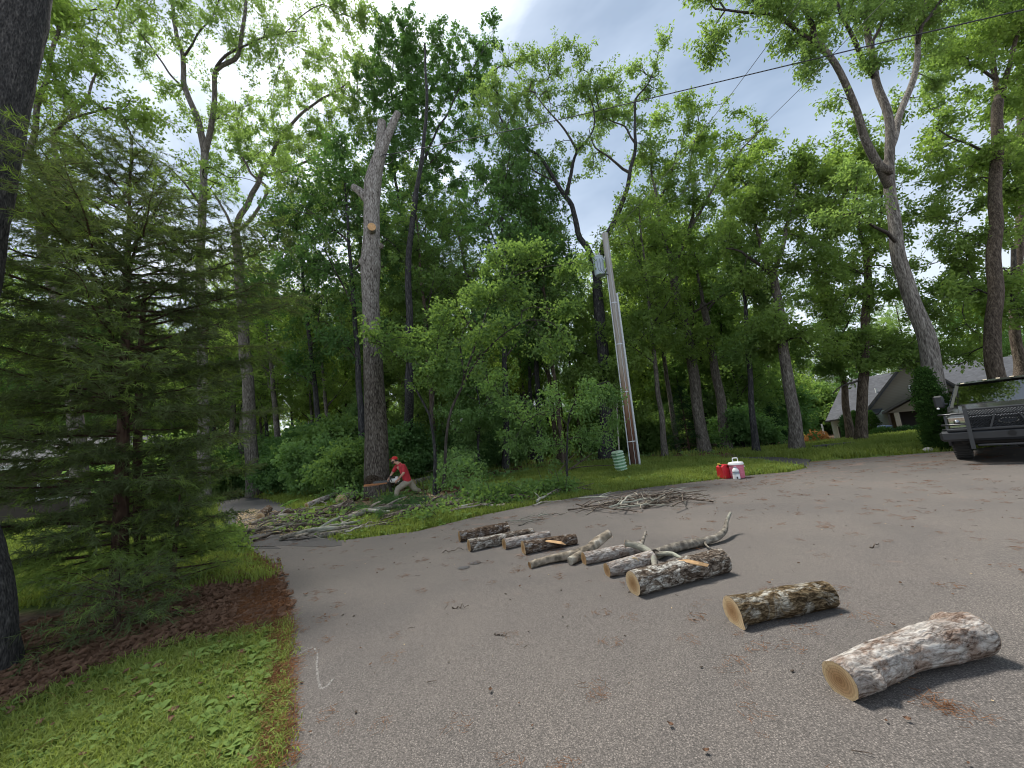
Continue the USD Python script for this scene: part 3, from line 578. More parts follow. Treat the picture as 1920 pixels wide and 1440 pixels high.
# dense dark maple behind the cut trunk
li, Y0 = based((772, 890), (768, 700), (766, 520), (772, 420), (790, 300), (800, 180), (795, 80), Y=18.6)
build_tree('maple_tree', 'dense dark green maple directly behind the cut trunk', 'tree', [
    (li, 0.3, 0.05),
    (pl(Y0, (768, 500), (755, 420), (740, 300), (735, 180), (740, 90), dy=[0, .3, .6, .8, .9]), 0.15, 0.04),
    (pl(Y0, (772, 420), (800, 290), (845, 200), (885, 130), (915, 80), dy=[0, -.3, -.6, -.8, -.9]), 0.13, 0.03),
    (pl(Y0, (780, 350), (820, 290), (870, 250), (900, 230)), 0.08, 0.02), (pl(Y0, (768, 470), (815, 400), (860, 350)), 0.09, 0.02)],
    blobs_px(Y0, [(775, 70, 35, 45), (770, 130, 90, 60), (840, 110, 80, 60, -.3), (915, 70, 32, 35, -.5), (910, 130, 45, 50, -.5), (740, 190, 80, 70), (830, 200, 95, 70), (870, 260, 60, 45), (760, 290, 90, 70), (720, 110, 55, 60), (840, 330, 60, 60), (780, 390, 80, 60), (850, 400, 60, 55), (770, 480, 70, 60), (830, 490, 70, 50), (700, 260, 50, 60, .5)]),
    900, LEAF_MAPLE, BARK_DARK, 14, leaf_len=0.18, per_rosette=9, rosettes=3.3, droop=0.5, wide=0.75)
# centre oak: two dark spreading stems against the sky
li, Y0 = based((1138, 866), (1132, 700), (1124, 600), (1118, 530))
build_tree('oak_tree', 'spreading two stemmed oak against the sky behind the utility pole', 'tree', [
    (li, 0.36, 0.26),
    (pl(Y0, (1118, 530), (1100, 470), (1085, 440), (1075, 390), (1060, 365), (1035, 325), (1008, 292), (985, 282), (945, 235), (930, 190), dy=[0, 0, 0, .1, .2, .2, .3, .3, .4, .5]), 0.2, 0.035),
    (pl(Y0, (1063, 365), (1070, 320), (1082, 285), (1115, 225), (1108, 190), dy=[0, -.2, -.4, -.6, -.8]), 0.12, 0.03),
    (pl(Y0, (1082, 285), (1060, 245), (1035, 215), (1005, 175), dy=[-.4, -.6, -.8, -1]), 0.08, 0.02),
    (pl(Y0, (1118, 530), (1128, 470), (1140, 435), (1165, 385), (1182, 330), (1190, 260), (1188, 195), (1220, 150), (1232, 110), dy=[0, -.2, -.3, -.5, -.6, -.7, -.8, -.9, -1]), 0.19, 0.025),
    (pl(Y0, (1178, 325), (1140, 290), (1115, 270), (1105, 240), dy=[-.6, -.9, -1.1, -1.2]), 0.08, 0.02),
    (pl(Y0, (1185, 265), (1175, 240), (1140, 225), (1125, 200), dy=[-.7, -.4, 0, .3]), 0.06, 0.02),
    (pl(Y0, (1045, 340), (1000, 320), (965, 300), (930, 300), dy=[0, .5, .9, 1.2]), 0.05, 0.015)],
    blobs_px(Y0, [(1010, 130, 55, 35), (1060, 110, 50, 35, -.5), (960, 150, 60, 45, .4), (930, 200, 45, 60, .5), (1100, 160, 60, 40, -.6), (1140, 180, 60, 45, -.4), (1200, 140, 40, 45, -.9), (1225, 105, 30, 35, -1), (980, 220, 60, 45, .3), (1040, 200, 60, 40), (1110, 220, 50, 35), (1190, 200, 40, 40), (940, 290, 45, 50), (1010, 270, 60, 30), (1100, 300, 60, 40), (1220, 260, 40, 45), (1180, 120, 30, 20)]),
    520, LEAF_OAK_OLIVE, BARK_DARK, 15, leaf_len=0.17, per_rosette=8, rosettes=1.7, tip_r=0.009)
# oaks right of the pole
li, Y0 = based((1322, 853), (1305, 740), (1290, 640), (1270, 560), (1258, 500))
build_tree('oak_tree', 'stout oak right of the utility pole with a leaning grey trunk', 'tree', [
    (li, 0.29, 0.2),
    (pl(Y0, (1258, 500), (1240, 430), (1228, 360), (1220, 290), (1218, 240), dy=[0, .2, .3, .4, .5]), 0.14, 0.03),
    (pl(Y0, (1262, 515), (1290, 440), (1320, 380), (1370, 310), (1410, 260), (1432, 235), dy=[0, -.3, -.5, -.7, -.9, -1]), 0.13, 0.025),
    (pl(Y0, (1290, 440), (1300, 370), (1295, 300), (1310, 230), dy=[-.3, 0, .3, .4]), 0.09, 0.025),
    (pl(Y0, (1230, 380), (1262, 320), (1275, 270)), 0.07, 0.02),
    (pl(Y0, (1280, 600), (1340, 560), (1400, 530), (1425, 520), dy=[0, -.5, -1, -1.3]), 0.07, 0.02),
    (pl(Y0, (1280, 590), (1230, 610), (1190, 660), dy=[0, -.4, -.8]), 0.08, 0.02)],
    blobs_px(Y0, [(1250, 215, 45, 40), (1300, 240, 60, 45), (1370, 240, 55, 40, -.6), (1415, 260, 45, 35, -.9), (1230, 300, 55, 50, .4), (1310, 320, 65, 45), (1380, 320, 55, 45, -.7), (1250, 390, 60, 45), (1320, 400, 70, 40), (1240, 470, 70, 40), (1230, 560, 70, 50, -.6), (1330, 500, 60, 40), (1190, 640, 50, 60, -.8), (1270, 640, 70, 40, -.5)]),
    480, LEAF_OAK, BARK_GREY, 16, leaf_len=0.17, per_rosette=9, rosettes=2.2, tip_r=0.008)
li, Y0 = based((1364, 850), (1352, 760), (1338, 680), (1328, 620), (1316, 570))
build_tree('oak_tree', 'slimmer grey oak just right of the stout leaning oak', 'tree', [
    (li, 0.25, 0.16), (pl(Y0, (1316, 570), (1308, 530), (1300, 470), (1290, 420), dy=[0, .1, .3, .5]), 0.1, 0.03),
    (pl(Y0, (1322, 595), (1350, 560), (1385, 545), (1405, 530)), 0.08, 0.02), (pl(Y0, (1338, 680), (1368, 660), (1380, 640)), 0.05, 0.02)],
    blobs_px(Y0, [(1330, 470, 60, 50), (1380, 520, 60, 40), (1330, 650, 50, 35, -.4), (1390, 420, 50, 50), (1400, 600, 50, 40)]), 220, LEAF_OAK, BARK_GREY, 17, leaf_len=0.17, rosettes=2.2)
li, Y0 = based((1497, 848), (1488, 780), (1475, 700), (1468, 640), (1460, 580), (1448, 520))
build_tree('oak_tree', 'straight oak with candelabra crown standing on the lawn edge left of the house', 'tree', [
    (li, 0.23, 0.14), (pl(Y0, (1448, 520), (1440, 505), (1405, 485), (1385, 470), (1365, 465), dy=[0, -.2, -.4, -.6, -.8]), 0.09, 0.025),
    (pl(Y0, (1445, 515), (1435, 465), (1420, 420), (1415, 370), dy=[0, .1, .2, .3]), 0.11, 0.03),
    (pl(Y0, (1448, 520), (1462, 470), (1475, 410), (1490, 350), dy=[0, -.1, -.2, -.3]), 0.11, 0.03),
    (pl(Y0, (1475, 410), (1520, 380), (1560, 370)), 0.06, 0.02), (pl(Y0, (1468, 650), (1500, 630), (1530, 640), dy=[0, -.5, -1]), 0.05, 0.02)],
    blobs_px(Y0, [(1410, 330, 55, 45), (1470, 300, 55, 40), (1520, 330, 60, 45), (1570, 340, 45, 45), (1380, 420, 55, 50, -.4), (1450, 390, 60, 40), (1530, 420, 60, 45), (1480, 480, 60, 40), (1400, 500, 50, 35, -.6), (1540, 500, 50, 40), (1500, 600, 70, 40, -.6), (1440, 620, 50, 40, .5), (1570, 440, 40, 40)]),
    470, LEAF_OAK, BARK_GREY, 18, leaf_len=0.165, per_rosette=9, rosettes=2.2)
li, Y0 = based((1616, 833), (1614, 760), (1620, 680), (1624, 600), (1628, 520), (1624, 460))
build_tree('oak_tree', 'upright brown trunked oak on the lawn in front of the house', 'tree', [
    (li, 0.2, 0.12), (pl(Y0, (1624, 460), (1610, 420), (1600, 360), (1590, 300)), 0.09, 0.02), (pl(Y0, (1626, 500), (1648, 450), (1650, 400), (1660, 330)), 0.09, 0.02),
    (pl(Y0, (1615, 715), (1580, 725), (1565, 740), dy=[0, -.3, -.5]), 0.05, 0.02), (pl(Y0, (1628, 520), (1590, 500), (1560, 490)), 0.05, 0.02)],
    blobs_px(Y0, [(1590, 280, 50, 45), (1640, 320, 55, 50), (1600, 380, 60, 40), (1660, 420, 50, 45), (1600, 470, 60, 45), (1660, 530, 45, 45), (1580, 560, 55, 40), (1650, 640, 60, 35, -.5), (1570, 650, 50, 40), (1700, 690, 40, 30, -.8), (1690, 640, 60, 35, -.6), (1745, 665, 35, 25, -.7), (1640, 700, 35, 22, -.6)]),
    380, LEAF_OAK, BARK_BROWN, 19, leaf_len=0.165, rosettes=2.2)
li, Y0 = based((1598, 831), (1585, 760), (1578, 700), (1566, 640))
build_tree('oak_tree', 'thin leaning tree close beside the brown trunked oak', 'tree', [
    (li, 0.17, 0.1), (pl(Y0, (1566, 640), (1545, 590), (1550, 520), (1540, 470)), 0.08, 0.02), (pl(Y0, (1568, 650), (1590, 600), (1600, 570)), 0.05, 0.02)],
    blobs_px(Y0, [(1545, 640, 55, 35), (1560, 570, 55, 40), (1530, 520, 50, 45), (1540, 700, 45, 25)]), 200, LEAF_LIGHT, BARK_BROWN, 20, leaf_len=0.15, rosettes=2.2)
li, Y0 = based((1417, 852), (1410, 760), (1403, 680), (1398, 600), (1395, 520))
build_tree('slender_tree', 'thin dark trunked tree midway between the pole and the house', 'tree', [(li, 0.13, 0.06), (pl(Y0, (1395, 520), (1390, 440)), 0.05, 0.02)],
    blobs_px(Y0, [(1400, 540, 50, 50), (1410, 640, 55, 35), (1380, 470, 45, 45)]), 150, LEAF_LIGHT, BARK_DARK, 21, leaf_len=0.15)
# the great oak at right, its top lost above the picture
li, Y0 = based((1768, 838), (1757, 740), (1740, 660), (1712, 570), (1690, 500), (1677, 420), (1668, 350), (1662, 300), Y=12.7)
build_tree('oak_tree', 'great shaggy barked oak with three limbs leaning over the road at right', 'tree', [
    (li, 0.275, 0.14),
    (pl(Y0, (1662, 330), (1640, 285), (1610, 235), (1585, 170), (1555, 105), (1530, 70), dy=[0, -.2, -.4, -.6, -.9, -1.1]), 0.13, 0.075),
    (pl(Y0, (1555, 105), (1510, 55), (1460, 28), (1400, 18), (1345, 15), dy=[-.9, -1.2, -1.5, -1.8, -2]), 0.075, 0.025),
    (pl(Y0, (1530, 70), (1505, 20), (1490, -60), dy=[-1.1, -1.2, -1.3]), 0.08, 0.03),
    (pl(Y0, (1666, 340), (1660, 240), (1640, 150), (1628, 60), (1620, -60), (1610, -200), dy=[0, 0, .2, .4, .6, .8]), 0.14, 0.05),
    (pl(Y0, (1664, 290), (1688, 210), (1712, 120), (1722, 40), (1735, -60), (1745, -200), dy=[0, .2, .4, .6, .8, 1]), 0.115, 0.045),
    (pl(Y0, (1640, 150), (1600, 75), (1570, 20), (1555, -50), dy=[.2, -.2, -.5, -.7]), 0.09, 0.03),
    (pl(Y0, (1630, 85), (1660, 40), (1680, -20)), 0.06, 0.03), (pl(Y0, (1720, 60), (1755, 20), (1775, -50)), 0.07, 0.03),
    (pl(Y0, (1674, 440), (1640, 425), (1610, 395), (1600, 360), dy=[0, -.4, -.7, -.9]), 0.06, 0.02)],
    blobs_px(Y0, [(1300, 25, 50, 30, -2.1), (1360, 50, 55, 40, -1.9), (1430, 45, 60, 40, -1.6), (1500, 60, 55, 60, -1.2), (1530, 130, 45, 45, -1), (1570, 30, 60, 50, -.8), (1300, -40, 60, 40, -2), (1420, -50, 80, 50, -1.6), (1560, -70, 90, 60, -.8), (1680, -60, 90, 70), (1560, 190, 30, 30, -.7), (1660, 60, 45, 40, .3), (1800, -60, 90, 80, .6), (1760, 50, 60, 50, .6), (1690, 20, 60, 50, .4), (1740, 130, 40, 35, .4), (1600, 110, 40, 40, -.3), (1660, -170, 140, 60), (1600, 400, 45, 40, -.8), (1560, 320, 40, 35, -.8)]),
    820, LEAF_OAK_OLIVE, BARK_PALE, 22, leaf_len=0.125, per_rosette=9, rosettes=2.5, flare=1.45)
# oaks at the right edge
li, Y0 = based((1884, 812), (1868, 700), (1864, 560), (1864, 400), (1868, 280), (1872, 190), Y=13.8)
build_tree('oak_tree', 'tall forked oak rising behind the pickup truck', 'tree', [
    (li, 0.23, 0.15), (pl(Y0, (1872, 190), (1862, 130), (1850, 50), (1842, -60)), 0.1, 0.04), (pl(Y0, (1872, 190), (1895, 130), (1912, 60), (1935, -40)), 0.1, 0.04),
    (pl(Y0, (1867, 300), (1835, 278), (1795, 265), (1755, 235), dy=[0, -.4, -.8, -1.1]), 0.07, 0.02), (pl(Y0, (1862, 150), (1825, 120), (1780, 115), dy=[0, -.4, -.7]), 0.06, 0.02), (pl(Y0, (1864, 470), (1820, 440), (1770, 430), dy=[0, .4, .8]), 0.06, 0.02)],
    blobs_px(Y0, [(1790, 130, 60, 50), (1760, 220, 55, 50, -.6), (1830, 60, 60, 60), (1800, 300, 70, 40, -.5), (1900, 30, 60, 70), (1910, 250, 55, 60), (1780, 390, 60, 45, .5), (1840, 480, 60, 40), (1930, 400, 60, 60), (1760, 480, 50, 40, .5), (1850, -80, 120, 70), (1720, 160, 40, 60), (1820, 570, 60, 40, .5), (1930, 540, 60, 60), (1790, 640, 60, 35, .8)]),
    720, LEAF_OAK, BARK_BROWN, 23, leaf_len=0.15, per_rosette=9, rosettes=2.5)
li, Y0 = based((1935, 806), (1910, 690), (1902, 600), (1908, 480), (1912, 300), (1915, 100), Y=17.5)
build_tree('oak_tree', 'brown oak at the right edge behind the tall forked oak', 'tree', [(li, 0.21, 0.1), (pl(Y0, (1908, 480), (1880, 420), (1840, 380)), 0.08, 0.02), (pl(Y0, (1902, 600), (1868, 560), (1830, 540)), 0.07, 0.02)],
    blobs_px(Y0, [(1900, 180, 60, 60), (1850, 330, 55, 50), (1920, 330, 50, 60), (1840, 520, 60, 40), (1890, 600, 55, 35), (1760, 560, 60, 45), (1930, 60, 60, 60)]), 330, LEAF_OAK, BARK_BROWN, 24, leaf_len=0.17)
# bright understorey maple between the cut trunk and the pole
g0 = G(818, 905); g0[2] = gz(g0[0], g0[1]); Y0 = 12.4
build_tree('young_maple', 'bright green young maple leaning out beside the cut trunk', 'tree', [
    ([np.array([at(815, 915, Y0)[0], Y0, 0.0])] + pl(Y0, (812, 840), (808, 790), (790, 745), (770, 710), (762, 660)), 0.06, 0.02),
    ([np.array([at(822, 915, Y0)[0], Y0, 0.0])] + pl(Y0, (838, 830), (856, 745), (872, 700), (905, 660), (945, 625), (990, 600), dy=[0, 0, 0, -.2, -.4, -.6]), 0.06, 0.015),
    (pl(Y0, (864, 720), (890, 660), (915, 590), (925, 550), (940, 500), (950, 470), dy=[0, 0, .1, .2, .2, .3]), 0.04, 0.012),
    (pl(Y0, (925, 550), (960, 520), (1010, 505), (1060, 500), dy=[.2, 0, -.2, -.4]), 0.025, 0.01), (pl(Y0, (872, 700), (860, 640), (880, 600)), 0.03, 0.012),
    (pl(Y0, (808, 790), (816, 730), (812, 660)), 0.035, 0.012), (pl(Y0, (768, 690), (720, 650), (680, 640), dy=[0, -.3, -.6]), 0.025, 0.01)],
    blobs_px(Y0, [(930, 470, 65, 35, .2), (1000, 490, 65, 40, -.2), (1060, 520, 50, 35, -.4), (900, 540, 60, 40), (990, 560, 80, 35, -.2), (930, 620, 80, 35, -.3), (1000, 640, 70, 35, -.5), (770, 620, 60, 45), (720, 620, 55, 40, -.4), (670, 630, 35, 25, -.8), (790, 690, 70, 40, -.3), (870, 680, 60, 40, -.5), (840, 600, 50, 40), (740, 680, 40, 25, -.6), (1050, 590, 45, 40, -.5)]),
    250, LEAF_LIGHT, BARK_DARK, 25, leaf_len=0.115, per_rosette=8, rosettes=2.0, flare=1.15, tip_r=0.004, min_h=1.4, droop=0.45, base=np.array([at(818, 915, Y0)[0], Y0, 0.0]), wide=0.7)
build_tree('young_maple', 'drooping light green sapling left of the pole foot', 'tree', [
    ([np.array([at(1060, 890, 13.0)[0], 13.0, 0.0])] + pl(13.0, (1062, 830), (1070, 770), (1100, 730), (1140, 715)), 0.04, 0.012), (pl(13.0, (1066, 800), (1030, 770), (980, 790), dy=[0, -.3, -.5]), 0.02, 0.008)],
    blobs_px(13.0, [(1130, 730, 45, 35), (1090, 760, 50, 35), (1160, 730, 30, 25), (1100, 810, 50, 35, -.3), (1030, 770, 50, 35), (1050, 830, 50, 35), (970, 800, 45, 40), (960, 720, 50, 40, .5), (1140, 800, 30, 30)]),
    150, LEAF_SHRUB, BARK_DARK, 26, leaf_len=0.11, per_rosette=8, rosettes=2.0, tip_r=0.004, min_h=0.9, droop=0.6, flare=1.1)

# near dark trunk at the left edge, no crown in view
rng0 = np.random.default_rng(5)
p = smooth_path([np.array([*(G(-105, 1290)[:2]), -0.15]), at(-95, 1180, 3.15), at(-135, 900, 3.2), at(-118, 640, 3.25), at(-72, 400, 3.3), at(-25, 180, 3.35), at(18, 0, 3.4), at(70, -260, 3.45), at(110, -500, 3.5)], 0.05)
BARK_NEAR = bark_mat('bark_near', (0.02, 0.019, 0.019), (0.06, 0.056, 0.054), (0.14, 0.13, 0.12), stretch=(38, 38, 11), bump=1.0)
hh = np.linspace(0, 1, len(p)); rr = 0.30 - 0.05 * hh + 0.14 * np.exp(-np.arange(len(p)) * 0.05 / 0.35)
sd = 64; th = np.linspace(0, 2 * np.pi, sd, endpoint=False)
q = np.stack(np.broadcast_arrays(np.cos(th)[None] * 9, np.sin(th)[None] * 9, np.arange(len(p))[:, None] * 0.16), -1).reshape(-1, 3)
bm = 1 + 0.10 * (np.abs(meshkit.fbm(q)) - 0.15).reshape(len(p), sd)
big = Thing('oak_tree', 'huge dark barked trunk cropped by the left edge', 'tree', p[0])
big.part('trunk', tube(p, rr, sd, True, bm), BARK_NEAR, True, world=True)

# ------------------------------------------------------------------ the tree being felled
def to_manifold(mesh):
    v, f, _ = meshkit.arrays(mesh)
    return m3.Manifold(m3.Mesh(np.asarray(v, np.float32), np.asarray(f, np.uint32)))
def from_manifold(m):
    k = m.to_mesh(); return np.array(k.vert_properties[:, :3], float), np.array(k.tri_verts, int)

YT = float(G(708, 936)[1]); tb = G(708, 936)
def knobby(pts, rad, sides=40, step=0.12, seed=1, amp=0.10):
    pts = np.asarray(pts, float); d = np.r_[0, np.cumsum(np.linalg.norm(np.diff(pts, axis=0), axis=1))]
    p = smooth_path(pts, step); r = np.interp(np.linspace(0, d[-1], len(p)), d, rad)
    t = np.linspace(0, 2 * np.pi, sides, endpoint=False)
    q = np.stack(np.broadcast_arrays(np.cos(t)[None] * 3.5, np.sin(t)[None] * 3.5, np.arange(len(p))[:, None] * step * 0.7), -1).reshape(-1, 3) + seed * 7.3
    b = 1 + amp * (meshkit.fbm(q) + 0.5 * meshkit.fbm(q * [3, 3, 2.0] + 9)).reshape(len(p), sides)
    return tube(p, r, sides, True, b)
main_pts = [tb - [0, 0, 0.12]] + pl(YT, (708, 926), (707, 900), (705, 800), (698, 640), (695, 560), (695, 495), (697, 440), (697, 390), (699, 345), (707, 308), (724, 262), (746, 212))
main_r = [0.56, 0.47, 0.41, 0.365, 0.305, 0.29, 0.345, 0.285, 0.28, 0.31, 0.25, 0.16, 0.125]
trunk_m = to_manifold(knobby(main_pts, main_r, 44, 0.1, 1, 0.07))
stubs = [(pl(YT, (707, 305), (713, 268), (716, 228)), [0.2, 0.175, 0.155]), (pl(YT, (697, 385), (682, 366), (662, 350)), [0.2, 0.17, 0.12]),
         ([at(697, 437, YT), at(697, 432, YT - 0.3), at(697, 425, YT - 0.62)], [0.17, 0.15, 0.14]), (pl(YT, (697, 490), (684, 492), (677, 488)), [0.24, 0.2, 0.13]),
         (pl(YT, (696, 460), (712, 462), (717, 458)), [0.15, 0.12, 0.1])]
for sp, sr in stubs: trunk_m = trunk_m + to_manifold(knobby(sp, sr, 20, 0.08, 3, 0.05))
nb = at(708, 908, YT); ax = np.array([-0.12, -1, 0]) / np.linalg.norm([-0.12, -1, 0]); sd_ = np.array([ax[1], -ax[0], 0]) * -1
P3 = lambda a, s, z: nb + ax * a + sd_ * s + np.array([0, 0, z])
wedge = [P3(0.13, s, 0.0) for s in (-1, 1)] + [P3(0.9, s, -0.03) for s in (-1, 1)] + [P3(0.13, s, 0.05) for s in (-1, 1)] + [P3(0.9, s, 0.85) for s in (-1, 1)]
wv, wf = hull(wedge); wv = trimesh.transformations.transform_points(wv, trimesh.transformations.rotation_matrix(math.radians(-1.5), [0, 1, 0], nb))
wm = to_manifold((wv, wf))
cutv, cutf = from_manifold(trunk_m - wm)
tri = cutv[cutf]; cen = tri.mean(1); nrm = np.cross(tri[:, 1] - tri[:, 0], tri[:, 2] - tri[:, 0]); nrm /= np.linalg.norm(nrm, axis=1, keepdims=True) + 1e-12
wt = trimesh.Trimesh(wv, wf); onw = np.zeros(len(cutf), bool)
for nn_, d_ in {tuple(np.round(n, 3)): n @ wv[f[0]] for n, f in zip(wt.face_normals, wt.faces)}.items():
    onw |= (np.abs(cen @ np.array(nn_) - d_) < 0.004) & (np.abs(nrm @ np.array(nn_)) > 0.98) & (np.linalg.norm(cen - nb, axis=1) < 1.2)
top_n = main_pts[-1] - main_pts[-2]; top_n /= np.linalg.norm(top_n)
ontop = ((cen - main_pts[-1]) @ top_n > -0.04) & (np.abs(nrm @ top_n) > 0.8) & (np.linalg.norm(cen - main_pts[-1], axis=1) < 0.5)
s2 = np.array(stubs[2][0]); sn = s2[-1] - s2[-2]; sn /= np.linalg.norm(sn)
onst = ((cen - s2[-1]) @ sn > -0.03) & (np.abs(nrm @ sn) > 0.8) & (np.linalg.norm(cen - s2[-1], axis=1) < 0.3)
felled = Thing('cut_tree', 'tall bare limbless trunk being felled with a notch sawn near its foot', 'tree trunk', tb)
def compact(v, f):
    u, inv = np.unique(f, return_inverse=True); return v[u], inv.reshape(f.shape)
felled.part('trunk', compact(cutv, cutf[~(onw | ontop | onst)]), BARK_SNAG, 40, world=True)
felled.part('notch', compact(cutv, cutf[onw]), NOTCH_WOOD, world=True, label='orange brown sawn notch facing the road')
felled.part('cut_end', compact(cutv, cutf[ontop]), WOOD, world=True)
felled.part('cut_end', compact(cutv, cutf[onst]), SPLIT_WOOD, world=True, label='pale round cut where a limb was sawn off')

# ------------------------------------------------------------------ conifers
def conifer(name, label, base, lean, height, rmax, mats, seed, whorl=0.27, per=5, zmin=0.35, shape=None, spray_len=0.17, blades=26, trunk_r=0.085, group=None, rise=0.28, sprays_per=2, tone=0.0, bw=0.006, step=0.16, side=None):
    """A needle tree: trunk > branches in whorls, feathery sprays along side twigs."""
    rng = np.random.default_rng(seed); base = np.array(base, float); lean = np.array([*lean, 0.0])
    axis = lambda z: base + lean * (z / height) + np.array([0, 0, z])
    th = Thing(name, label, 'conifer', base, group)
    zz = np.linspace(-0.1, height, 40); th.part('trunk', tube([axis(z) for z in zz], trunk_r * (1 - zz / height * 0.93) * (1 + 0.35 * np.exp(-zz / 0.25)), 10), BARK_PINE, True, world=True)
    shape = shape or (lambda t: min(1, 0.55 + t * 1.6) * (1 - t) ** 0.75)
    A, B, RA, RB, SP, SD = [], [], [], [], [], []
    z = zmin
    while z < height * 0.985:
        t = z / height; length = rmax * shape(t); a0 = rng.uniform(0, 6.28)
        for k in range(per):
            a = a0 + k * 2 * np.pi / per + rng.normal(0, 0.25); ln = length * rng.uniform(0.6, 1.12) * (1 if side is None else side(t, math.cos(a))); zz0 = z + rng.uniform(-0.5, 0.5) * whorl
            n = max(3, int(ln / step)); d = np.array([math.cos(a), math.sin(a), 0]); p = axis(zz0); pts = [p]; up = rise * rng.uniform(0.5, 1.5) * (0.4 + t)
            for i in range(n):
                f = (i + 1) / n; slope = up - 0.55 * f * (1 - t) * 0.9 + 0.35 * f * f
                p = p + (d + [0, 0, slope]) * (ln / n) + rng.normal(0, 0.012, 3); pts.append(p)
            r = 0.018 * (ln / rmax) * (trunk_r / 0.085) + 0.003
            for i in range(n):
                A.append(pts[i]); B.append(pts[i + 1]); RA.append(r * (1 - i / n) + 0.0015); RB.append(r * (1 - (i + 1) / n) + 0.0015)
                if i / n > 0.18 or ln < 0.5:
                    for sgn in (-1, 1):
                        if rng.random() < 0.12: continue
                        sl = min(0.5, ln * 0.42) * (1.05 - 0.75 * i / n) * rng.uniform(0.6, 1.2); q0 = pts[i] + (pts[i + 1] - pts[i]) * rng.random()
                        sd2 = d * rng.uniform(0.5, 0.9) + np.array([-d[1], d[0], 0]) * sgn * rng.uniform(0.6, 1.0) + [0, 0, rng.normal(0.0, 0.2)]; sd2 /= np.linalg.norm(sd2)
                        q1 = q0 + sd2 * sl; A.append(q0); B.append(q1); RA.append(0.0035); RB.append(0.0015)
                        m = max(1, int(sl / 0.11 * sprays_per / 2 + 0.5))
                        for j in range(m):
                            SP.append(q0 + (q1 - q0) * (j + rng.uniform(0.3, 1)) / m); SD.append(sd2 + rng.normal(0, 0.35, 3) + [0, 0, -0.25])
                SP.append(pts[i + 1]); SD.append(d + rng.normal(0, 0.3, 3) + [0, 0, -0.1])
        z += whorl * rng.uniform(0.8, 1.2)
    SP += [axis(height)] * 4; SD += list(rng.normal(0, 0.4, (4, 3)) + [0, 0, 1])
    A, B, RA, RB = map(np.array, (A, B, RA, RB)); bi = RA > 0.006
    th.part('branches', prisms(A, B, RA, RB, 4), BARK_PINE if trunk_r < 0.2 else BARK_DARK, world=True, kind='stuff')
    SP, SD = np.array(SP), np.array(SD); SD /= np.linalg.norm(SD, axis=1, keepdims=True)
    SP = SP + rng.normal(0, 0.01, SP.shape); m = len(SP) * blades; P = np.repeat(SP, blades, 0); D = np.repeat(SD, blades, 0)
    P = P + D * rng.uniform(-0.5, 0.9, (m, 1)) * spray_len
    bd = D * 0.8 + rng.normal(0, 0.55, (m, 3)); bd[:, 2] -= 0.12; bd /= np.linalg.norm(bd, axis=1, keepdims=True)
    s = np.cross(bd, rng.normal(size=(m, 3))); s /= np.linalg.norm(s, axis=1, keepdims=True) + 1e-9
    bl = spray_len * rng.uniform(0.3, 0.6, (m, 1)); w = bw * rng.uniform(0.7, 1.3, (m, 1))
    V = np.stack([P - s * w / 2, P + s * w / 2, P + bd * bl], 1)
    fresh = np.repeat(rng.random(len(SP)) < 0.22, blades) | (P[:, 2] < base[2] + tone)
    for nm, sel, mt in (('needles', ~fresh, mats[0]), ('fresh_needles', fresh, mats[1])):
        v = V[sel].reshape(-1, 3)
        if len(v): th.part(nm, (v, np.arange(len(v)).reshape(-1, 3)), mt, world=True, kind='stuff')
    return th

pb = G(222, 1132); top = at(246, 262, pb[1] + 0.15)
conifer('pine_tree', 'feathery dark pine on the lawn beside the driveway', pb, (top - pb)[:2], top[2], 2.5, (NEEDLE, NEEDLE_FRESH), 31, trunk_r=0.09, whorl=0.21, per=7, zmin=0.5, blades=30, bw=0.009, sprays_per=2.2, step=0.13,
        shape=lambda t: float(np.interp(t, [0, 0.08, 0.2, 0.34, 0.44, 0.62, 0.7, 0.8, 0.9, 1.0], [0.3, 0.42, 0.52, 0.66, 0.88, 0.98, 0.74, 0.45, 0.25, 0.06])), tone=0.75,
        side=lambda t, c: 1 + max(0.0, -c) * float(np.interp(t, [0, 0.1, 0.25, 0.42, 0.5], [0.7, 1.0, 0.75, 0.15, 0])))
pb2 = G(266, 1118)
conifer('pine_tree', 'low bright green young pine in front of the feathery dark pine', pb2 + [0.35, 0.02, 0], (0.1, 0.0), 1.5, 0.8, (NEEDLE_FRESH, NEEDLE), 32, trunk_r=0.04, whorl=0.16, per=6, zmin=0.12, shape=lambda t: 1 - t * 0.8)
pb3 = G(200, 1190)
conifer('pine_tree', 'small dark pine seedling spreading over the fallen leaves', pb3 + [0.25, -0.15, 0], (0.0, 0.0), 0.6, 0.75, (NEEDLE, NEEDLE_FRESH), 33, trunk_r=0.03, whorl=0.13, per=6, zmin=0.08, shape=lambda t: 1 - t * 0.5)
tr2 = Thing('bare_trunk', 'thin grey trunk standing close behind the pine trunk', 'tree trunk', G(268, 1105))
tr2.part('trunk', tube(smooth_path([tr2.loc - [0, 0, .1], at(262, 1000, tr2.loc[1]), at(258, 850, tr2.loc[1]), at(262, 700, tr2.loc[1]), at(270, 560, tr2.loc[1])], 0.1), np.linspace(0.07, 0.03, len(smooth_path([tr2.loc - [0, 0, .1], at(262, 1000, tr2.loc[1]), at(258, 850, tr2.loc[1]), at(262, 700, tr2.loc[1]), at(270, 560, tr2.loc[1])], 0.1))), 10), BARK_PINE, True, world=True)
